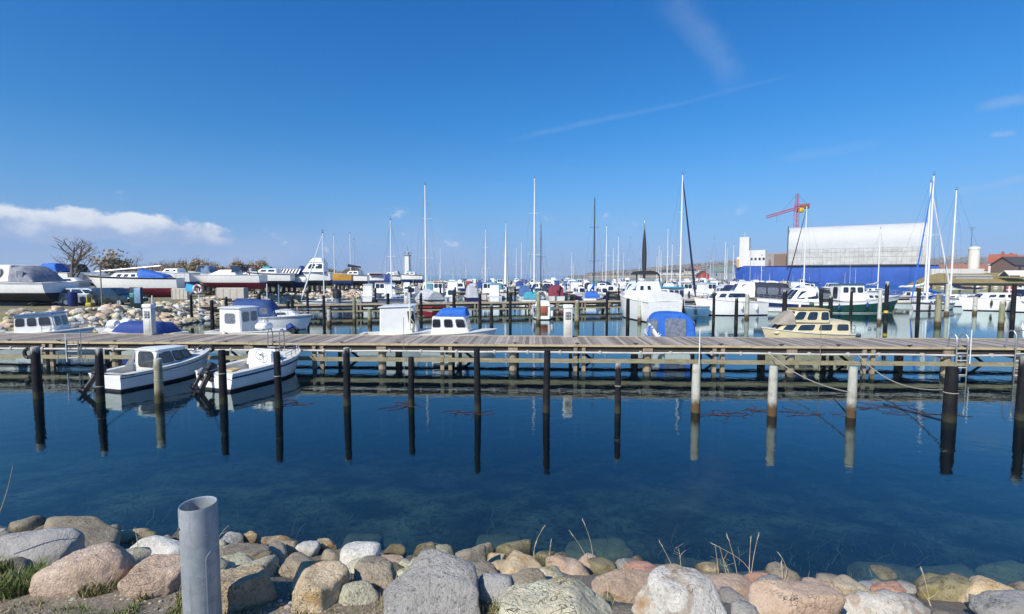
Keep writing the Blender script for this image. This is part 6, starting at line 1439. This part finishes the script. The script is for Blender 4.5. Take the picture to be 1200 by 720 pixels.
# ------------------------------------------------------------------ things on the nearest jetty
vv_ = Vector((-jd.y, jd.x, 0))
def on_jetty(px, v, z=DZ): u = u_at(px); q = JA + jd * u + vv_ * v; return Vector((q.x + (px - 600) / F * 0, q.y, z))
def jx(px, v):                       # u for a column, seen at depth v across the jetty
    k = (px - 600) / (F / math.cos(PITCH)); o = JA + vv_ * v; u = (k * o.y - o.x) / (jd.x - k * jd.y); return o + jd * u
def pedestal(px, v, h, w, label, z=DZ, pos=None):
    p = pos or jx(px, v); r = thing('electricity_pedestal', label, 'power pedestal', (p.x, p.y, z + .002), math.atan2(jd.y, jd.x), 'electricity pedestals on the jetties')
    PW = M('pedestal_enamel', (.6, .59, .53), .45, var=.06, dirt=(.4, .37, .3), dirt_amt=.4)
    m = MB(); m.rbox(-w / 2, w / 2, -w * .35, w * .35, 0, h - .2, .02); m.build('column', PW, r); m = MB(); m.rbox(-w * .56, w * .56, -w * .42, w * .42, h - .195, h, .04); m.build('lamp_head', PLASTICW, r)
    m = MB(); m.rbox(-w * .32, w * .32, -w * .35 - .02, -w * .35 - .003, h * .55, h * .78, .01); pl = m.build('socket_panel', M('pedestal_dark_panel', (.17, .17, .17), .5), r)
    for sx in (-1, 1):
        for zz in (.6, .7): m = MB(); m.lathe([(w * .1, 0), (w * .1, .03)], 10, (sx * w * .16, -w * .35 - .045, h * zz), axis='y'); m.build('socket', M('socket_grey', (.4, .42, .44), .5), pl)
    m = MB(); m.rbox(-w * .3, w * .3, -w * .35 - .012, -w * .35 - .003, h * .1, h * .5, .005); m.build('service_door', M('pedestal_door', (.52, .51, .46), .5), r)
pedestal(666, JW - .25, 1.53, .4, 'electricity pedestal in the middle of the nearest jetty, beside a mossy pile')
pedestal(172.5, JW - .25, 1.5, .42, 'electricity pedestal at the left on the nearest jetty, before the blue canvas boat')
pd = J2B - J2A; pd.normalize()
for px, lab in ((473, 'small electricity pedestal on the second jetty near the red yacht'), (905, 'small electricity pedestal on the second jetty before the navy-striped cruiser')):
    k = (px - 600) / F; u = (k * J2A.y - J2A.x) / (pd.x - k * pd.y); q = J2A + pd * u; pedestal(px, 0, 1.45, .4, lab, DZ, Vector((q.x, q.y + 1.2, 0)))
def ladder(px, label, top=.55, bot=-1.3, w=.42, hoops=True, v=-.22):
    p = jx(px, v); r = thing('ladder', label, 'ladder', (p.x, p.y, 0), math.atan2(jd.y, jd.x), 'ladders hanging from the nearest jetty')
    for sx in (-w / 2, w / 2):
        m = MB(); pts = [(sx, 0, bot), (sx, 0, DZ + .1)]
        if hoops: pts += [(sx, .02, DZ + top * .8), (sx, .12, DZ + top), (sx, .28, DZ + top), (sx, .38, DZ + top * .8), (sx, .4, DZ + .03)]
        m.tube(pts, .024, 6); m.build('side_rail', M('dull_ladder_steel', (.33, .34, .35), .45, .6, var=.15), r)
    z = bot + .15
    while z < DZ - .05: m = MB(); m.rbox(-w / 2 + .02, w / 2 - .02, -.03, .03, z, z + .035, .01); m.build('rung', M('worn_rung', (.5, .5, .48), .5, var=.15), r); z += .29
ladder(1133, 'steel bathing ladder with white rungs and two hoops, beside the thick black pile')
ladder(1203, 'steel ladder with a dark hoop at the right edge of the picture', .7)
ladder(80, 'short steel ladder under the jetty at the far left', .0, .25, .5, False)
ladder(318, 'plain ladder with two tall posts behind the bow of the white open boat', .6, .2, .5)
for px, y0, y1, r_, mt, lab in ((822, 440, 386, .018, PLASTICW, 'thin white rod before the jetty near the leftmost pale pile'), (1143, 428, 387, .016, PLASTICW, 'thin white rod on the jetty just right of the bathing ladder'), (472, 462, 372, .012, GREYP, 'thin grey rod before the jetty by the short black pile'),
        (965, 436, 380, .012, POSTW, 'thin brown rod on the jetty below the cream cruiser'), (90, 425, 386, .015, GREYP, 'thin grey rod on the jetty at the far left'), (72, 425, 392, .014, PLASTICW, 'thin pale rod beside the short ladder at the far left')):
    p = jx(px, -.26); z0 = max(-1., H - (y0 - HY) * p.y / F); z1 = H - (y1 - HY) * p.y / F; m = MB(); m.tube([(0, 0, z0), (0, 0, z1)], r_, 5); tag(m.build('rod', mt, None, (p.x, p.y, 0)), lab, 'rod', 'thin rods along the nearest jetty')
# finger dock with yellow ladder behind the rounded white boat
p = at(884, 362, 0); r = thing('finger_dock', 'short wooden finger dock with a yellow ladder, below the cruiser with dark canvas', 'dock', (p.x + 2, p.y + 1.5, 0), R(3))
m = MB()
for k in range(22): m.box(-3 + k * .28, -3 + k * .28 + .26, -.6, .6, .9, .95)
m.build('deck', PLANKS, r, smooth=0)
for x in (-2.6, 0, 2.6): m = MB(); m.lathe([(.11, -3), (.11, .89)], 8, (x, -.45, 0)); m.build('support_post', POSTW, r)
lm = MB()
for sx in (-.25, .25): lm.tube([(-1.6 + sx, -.66, -.2), (-1.6 + sx, -.66, 1.5)], .05, 5)
for k in range(5): lm.tube([(-1.85, -.66, .0 + k * .3), (-1.35, -.66, .0 + k * .3)], .035, 4)
lm.build('yellow_ladder', YELLOW, r)
# mooring ropes
def rope(a, b, sag, label, rad=.016, mat=ROPEW, n=14):
    a, b = Vector(a), Vector(b); c = a.copy(); pts = []
    for k in range(n + 1):
        t = k / n; q = a.lerp(b, t); q.z -= sag * 4 * t * (1 - t); pts.append(q - c)
    m = MB(); m.tube(pts, rad, 5); o = m.build('mooring_rope', mat, None, c); return tag(o, label, 'rope', 'mooring ropes near the nearest jetty')
def ptop(px, yw, yp): p = at(px, yw, 0); p.z = H - (yp - HY) * p.y / F; return p
q = jx(905, -.1); q.z = .8; rope(q, ptop(997, 489, 462), .25, 'pale rope hanging from the jetty to the rightmost pale pile', .02)
rope(jx(1010, -.1) + Vector((0, 0, -.3)), ptop(1112, 494, 458), .45, 'pale rope sagging from the jetty to the thick black pile', .02)
rope(ptop(1112, 494, 455), jx(1128, -.1) + Vector((0, 0, -.3)), .05, 'short pale rope from the thick black pile to the jetty', .018)
rope(ptop(997, 489, 489) , at(975, 465, .0), .02, 'dark slack rope lying at the water left of the rightmost pale pile', .016, RUBBER)
rope(at(1035, 473, .02), ptop(1108, 494, 496), .0, 'dark rope slanting in the water to the thick black pile', .016, RUBBER)
hA = cA; rope(ptop(118, 471, 440), Vector((-13.1, 16.9, .5)), .02, 'short dark rope from the black pile to the cabin boat', .014, RUBBER)
rope(ptop(327, 477, 433), Vector((-9.2, 19.4, .66)), .06, 'pale rope from the black pile to the bow of the open boat', .012)
rope(ptop(262, 473, 429), Vector((-10.7, 16.9, .6)), .04, 'blue rope from the black pile to the stern of the open boat', .012, ROPEB)
rope(ptop(187, 472, 434), Vector((-12.0, 17.6, .6)), .08, 'pale rope from the mossy pile to the cabin boat', .012)
# reddish weed adrift at the surface
rd = random.Random(6)
WEED = M('reddish_weed', (.06, .022, .017), .8, var=.35, scale=8)
for i, (x0, x1, y) in enumerate(((452, 484, 474), (538, 558, 483), (868, 900, 482), (905, 990, 485), (1012, 1050, 477), (1050, 1106, 486), (330, 350, 472), (838, 862, 488))):
    m = MB(); c = at((x0 + x1) / 2, y, 0)
    for k in range(9):
        a = at(rd.uniform(x0, x1), y + rd.uniform(-3.5, 3.5), .012); pts = [a - c]; d_ = Vector((rd.uniform(-1, 1), rd.uniform(-.5, .5), 0)).normalized()
        for _ in range(6): d_ = (d_ + Vector((rd.uniform(-.6, .6), rd.uniform(-.6, .6), 0))).normalized(); q = pts[-1] + d_ * .11; q.z = rd.uniform(.0, .02); pts.append(q)
        m.tube(pts, rd.uniform(.004, .009), 4)
    tag(m.build('drifting_weed', WEED, None, c), ['tuft of reddish weed at the foot of the short black pile', 'small tuft of reddish weed left of the middle black pile', 'tuft of reddish weed left of the middle pale pile', 'long strand of reddish weed between the two right pale piles', 'tuft of reddish weed right of the rightmost pale pile', 'strand of reddish weed left of the thick black pile', 'small tuft of reddish weed beside the open boat\'s black pile', 'small tuft of weed right of the leftmost pale pile'][i], 'seaweed', 'tufts of weed drifting by the piles')
# gull-like dark box on the leftmost beam: lump of rope and tyre
p = jx(28, -.3); m = MB(); n = 14; m.tube([(.2 * math.cos(6.283 * k / n), 0, .62 + .2 * math.sin(6.283 * k / n)) for k in range(n + 1)], .07, 7); tag(m.build('tyre_fender', RUBBER, None, (p.x, p.y, 0)), 'black tyre hanging on the jetty at the far left', 'tyre')
q = jx(243, -.12)
for i, dx in enumerate((0, .3)):
    m = MB(); n = 14; m.tube([(.13 * math.cos(6.283 * k / n), 0, .13 * math.sin(6.283 * k / n)) for k in range(n + 1)], .05, 7); o = m.build('tyre_fender', RUBBER, None, (q.x + dx - .3, q.y - .05, .86)); tag(o, ['small black ring fender on the jetty above the cabin boat bow, left of two', 'small black ring fender on the jetty above the cabin boat bow, right of two'][i], 'fender')

# ------------------------------------------------------------------ foreground: steel post, turf, dry stalks
D = 2.05; p = atY(232, 590, D); base = ground_z(p.x, D); rad = 20.2 * D / F; hh = p.z - base
r = thing('steel_post', 'hollow galvanised steel post standing among the boulders in the left foreground', 'post', (p.x, D, base))
GALV = bpy.data.materials.new('galvanised_steel'); GALV.use_nodes = True; T = NT(GALV.node_tree); b = T.n['Principled BSDF']; tc = T.node('ShaderNodeTexCoord').outputs['Object']
vo = T.node('ShaderNodeTexVoronoi'); vo.inputs['Scale'].default_value = 38; T.l.new(tc, vo.inputs[0]); sp = T.node('ShaderNodeSeparateColor'); T.l.new(vo.outputs['Color'], sp.inputs[0])
c = T.mix(sp.outputs[0], (.30, .335, .36, 1), (.37, .405, .43, 1)); c = T.mix(T.math('MULTIPLY', T.rng(T.noise(tc, 9, 6, .7), .5, .68, 0, 1, True), .5), c, (.5, .53, .54, 1)); c = T.mix(T.math('MULTIPLY', T.rng(T.noise(tc, 60, 3, .7), .62, .7, 0, 1, True), .5), c, (.62, .63, .62, 1))
mp = T.node('ShaderNodeMapping'); mp.inputs['Scale'].default_value = (1, 1, .06); T.l.new(tc, mp.inputs[0]); c = T.mix(T.math('MULTIPLY', T.rng(T.noise(mp.outputs[0], 45, 5, .7), .54, .7, 0, 1, True), .55), c, (.2, .2, .19, 1)); c = T.mix(T.math('MULTIPLY', T.rng(T.noise(tc, 4, 6, .75), .56, .66, 0, 1, True), .4), c, (.26, .19, .12, 1))
T.l.new(c, b.inputs['Base Color']); b.inputs['Metallic'].default_value = .35; b.inputs['Roughness'].default_value = .5
N = 48; m = MB(); rings = []
def ring(rr_, z, slant=0.): return [(rr_ * math.cos(6.28318 * k / N), rr_ * math.sin(6.28318 * k / N), z + slant * rr_ * math.cos(6.28318 * k / N)) for k in range(N)]
m.loft([ring(rad, -.4), ring(rad, hh * .5), ring(rad, hh - .012, .0), ring(rad * .97, hh, 0), ring(rad * .9, hh - .003), ring(rad * .87, hh - .02), ring(rad * .87, hh - .5)], cap0=False, cap1=True); m.build('tube', GALV, r, smooth=40)
m = MB(); a0_ = -.72
m.tube([(rad * 1.004 * math.cos(a0_), rad * 1.004 * math.sin(a0_), z) for z in lin(-.1, hh * .62, 8)] , .0022, 4)
m.tube([(rad * 1.004 * math.cos(a0_ + .55 * t * t), rad * 1.004 * math.sin(a0_ + .55 * t * t), hh * .62 + .05 * t) for t in lin(0, 1, 7)], .0022, 4); m.build('weld_seam', M('bright_zinc', (.55, .57, .58), .4, .6), r)
m = MB(); a1 = -2.25; m.lathe([(.006, -.004), (.006, .004), (.003, .007)], 8, (0, 0, 0), axis='y'); o = m.build('rivet', DARKMAST, r, (rad * math.cos(a1), rad * math.sin(a1), hh - .085)); o.rotation_euler = (0, 0, a1 + math.pi / 2 + math.pi)
# weed growing on the bottom in the shallows
rd = random.Random(31); m = MB()
for _ in range(3400):
    X = rd.uniform(-9.5, 9); Y = shore(X) + .25 + 3.4 * rd.random() ** 1.6
    if mn.noise(Vector((X * .9, Y * .9, 2))) < -.05: continue
    z = bankz(X, Y); h = min(-z - .04, rd.uniform(.1, .34))
    if h < .05: continue
    a = rd.uniform(0, 6.28); pts = [Vector((X, Y, z - .03))]; w = rd.uniform(.003, .009)
    for k in range(4): pts.append(pts[-1] + Vector((math.cos(a) * .09, math.sin(a) * .09, h / 4))); a += rd.uniform(-1.5, 1.5)
    s = Vector((-math.sin(a), math.cos(a), 0)) * w
    m.add([p_ + s * q for p_ in pts for q in (-1, 1)], [(2 * k, 2 * k + 1, 2 * k + 3, 2 * k + 2) for k in range(4)], rd.randrange(2))
tag(m.build('underwater_weed', [M('bladder_weed', (.022, .02, .008), .6, var=.4), M('green_weed', (.02, .03, .012), .6, var=.4)], smooth=0), 'dark weed growing on the bottom in the shallows before the boulders', 'seaweed', kind='stuff')
# turf and dry blades on the ground in front
rd = random.Random(12); m = MB()
def patch(px0, px1, py0, py1, n, hmin, hmax, green, wd=.0022):
    for _ in range(n):
        px, py = rd.uniform(px0, px1), rd.uniform(py0, py1); q = march(px, py)
        if mn.noise(Vector((q.x * 5, q.y * 5, 1))) < -.12: continue
        h = rd.uniform(hmin, hmax); a = rd.uniform(0, 6.28); ln = rd.uniform(.15, 1.0) * h; e = q + Vector((math.cos(a) * ln, math.sin(a) * ln, h)); mid = q.lerp(e, .5) + Vector((0, 0, h * .15)); s = Vector((-math.sin(a), math.cos(a), 0)) * wd
        m.add([q - s, q + s, mid + s * .8, mid - s * .8, e], [(0, 1, 2, 3), (3, 2, 4)], 0 if rd.random() < green else 1)
patch(60, 215, 690, 735, 1500, .015, .05, .9); patch(-30, 52, 655, 705, 4200, .03, .09, .85); patch(-30, 50, 690, 735, 700, .01, .04, .5); patch(60, 215, 695, 740, 3200, .008, .03, .45); patch(90, 215, 694, 706, 450, .03, .08, .2)
patch(255, 460, 706, 745, 2400, .008, .03, .3); patch(520, 600, 705, 735, 500, .015, .05, .6); patch(430, 580, 712, 740, 500, .008, .03, .4)
patch(-10, 1210, 640, 712, 1500, .03, .11, .25, .0016); patch(-20, 620, 700, 745, 1600, .008, .025, .2)
tag(m.build('turf', [M('green_grass', (.1, .15, .025), .8, var=.35, scale=6), M('dry_grass', (.36, .28, .15), .9, var=.3, scale=6)], smooth=0), 'short green and dry grass between gravel and boulders', 'grass', kind='stuff')
m = MB(); v2, f2 = ICO[2]; rs4 = np.random.RandomState(2)
for k in range(900):
    q = march(rs4.uniform(-20, 620), rs4.uniform(696, 740)); s = rs4.uniform(.003, .013) * (1 if rs4.rand() > .08 else 1.6); vv = v2 * (1 + rs4.uniform(-.3, .2, (len(v2), 1))) * np.array((s, s * .8, s * .6)) + np.array(q[:]); m.add(vv.tolist(), f2, rs4.randint(0, 3))
tag(m.build('loose_gravel', [ROCK['white'], ROCK['brown'], ROCK['tan']], smooth=0), 'loose pebbles scattered on the ground before the boulders', 'gravel', kind='stuff')
STALK = M('dry_stalk', (.52, .42, .26), .9, var=.2, scale=8)
def stalk(px, pb, ptx, pty, label, bend=.1, head=True, branch=0):
    q = march(px, pb); D_ = q.y; e = atY(ptx, pty, D_ + .05); rd_ = random.Random(int(px * 3 + pty)); m = MB(); n = 7
    pts = []
    for k in range(n + 1):
        t = k / n; w = q.lerp(e, t) - q; w.x += bend * math.sin(math.pi * t) * (e - q).length * (1 if ptx > px else -1) * -.5; pts.append(w)
    m.tube(pts, [.0042 - .0024 * k / n for k in range(n + 1)], 5)
    for b_ in range(branch):
        s = pts[3 + b_ % 4]; m.tube([s, s + Vector((rd_.uniform(-.08, .08), rd_.uniform(-.03, .03), .04)), s + Vector((rd_.uniform(-.12, .12), 0, .1))], [.002, .0016, .001], 4)
    o = m.build('dry_stalk', STALK, None, q); tag(o, label, 'dry plant', 'dry stalks standing among the boulders')
    if head:
        h = MB(); d_ = (pts[-1] - pts[-2]).normalized()
        for k in range(5): h.tube([pts[-1] - d_ * .02 * k, pts[-1] - d_ * .02 * k + d_ * .03 + Vector((rd_.uniform(-.012, .012), rd_.uniform(-.012, .012), 0))], [.004, .001], 4)
        h.build('seed_head', M('seed_head', (.6, .53, .38), .9), o)
ST = [(627, 660, 638, 617, 'dry stalk with a drooping seed head, leftmost in the middle group', .25, True, 0), (625, 662, 628, 636, 'short dry stalk beside the leftmost one with the drooping head', .1, True, 0), (643, 664, 646, 634, 'short upright dry stalk right of the drooping one', .05, True, 0),
 (692, 666, 668, 623, 'dry stalk leaning left with a bare tip, in the middle group', .1, True, 0), (695, 660, 683, 610, 'tallest dry stalk of the middle group, leaning slightly left', .12, True, 0),
 (790, 668, 773, 635, 'dry stalk leaning left above the peaked boulder', .02, True, 0), (798, 668, 795, 642, 'branched dry weed above the peaked boulder', .05, False, 5), (745, 682, 731, 657, 'bent dry stalk left of the peaked boulder', .2, True, 0), (739, 680, 728, 664, 'small bent dry stalk left of the peaked boulder', .2, True, 0),
 (842, 677, 838, 640, 'thin upright dry stalk, leftmost of the clump right of the peaked boulder', .03, False, 1), (852, 678, 843, 640, 'upright dry stalk in the clump right of the peaked boulder', .03, False, 2), (882, 677, 834, 637, 'long bent dry stalk arching left over the clump', .35, True, 0), (865, 680, 852, 627, 'tall dry stalk with a seed head in the clump', .05, True, 0),
 (878, 676, 880, 630, 'tall straight dry stalk right of the clump', .02, True, 0), (880, 676, 889, 626, 'tallest dry stalk leaning right, with a thick seed head', .04, True, 0), (866, 662, 865, 642, 'short forked dry stalk in the clump', .1, True, 1), (856, 682, 846, 652, 'short dry stalk low in the clump right of the peaked boulder', .1, False, 2),
 (918, 684, 913, 649, 'curled dry stalk right of the clump', .35, True, 0), (917, 685, 916, 659, 'short straight dry stalk right of the clump', .02, True, 0), (1090, 710, 1080, 667, 'leaning dry stalk on the far right before the olive-brown boulder', .05, True, 0), (1092, 712, 1078, 690, 'short dry stalk on the far right before the olive-brown boulder', .1, False, 1),
 (980, 700, 968, 676, 'slanting dry stalk left of the streaky stone', .05, False, 1), (255, 634, 268, 616, 'bent pale twig just right of the steel post', .2, False, 1), (160, 668, 158, 618, 'faint grey twig left of the steel post', .1, False, 3), (-6, 580, 16, 545, 'pale stalk leaning in at the left edge', .1, True, 0)]
for a in ST:
    if a[0] < 0:
        q = Vector(atY(-20, 640, 4.2)); e = atY(15, 546, 4.2); m = MB(); n = 6; m.tube([(q.lerp(e, k / n) - q) + Vector((.04 * math.sin(3.14 * k / n), 0, 0)) for k in range(n + 1)], [.006 - .004 * k / n for k in range(n + 1)], 5); tag(m.build('dry_stalk', STALK, None, q), a[4], 'dry plant', 'dry stalks standing among the boulders')
    else: stalk(*a)

# thin sea haze over the whole place
m = MB(); m.box(-8600, 8600, -60, 8600, -7, 46)
hm = bpy.data.materials.new('haze_air'); hm.use_nodes = True; T = NT(hm.node_tree); T.n.clear(); o_ = T.node('ShaderNodeOutputMaterial'); pv = T.node('ShaderNodeVolumePrincipled'); pv.inputs['Color'].default_value = (.66, .82, 1, 1); pv.inputs['Density'].default_value = .0002
T.l.new(pv.outputs[0], o_.inputs['Volume'])
tag(m.build('haze', hm, smooth=0), kind='stuff')
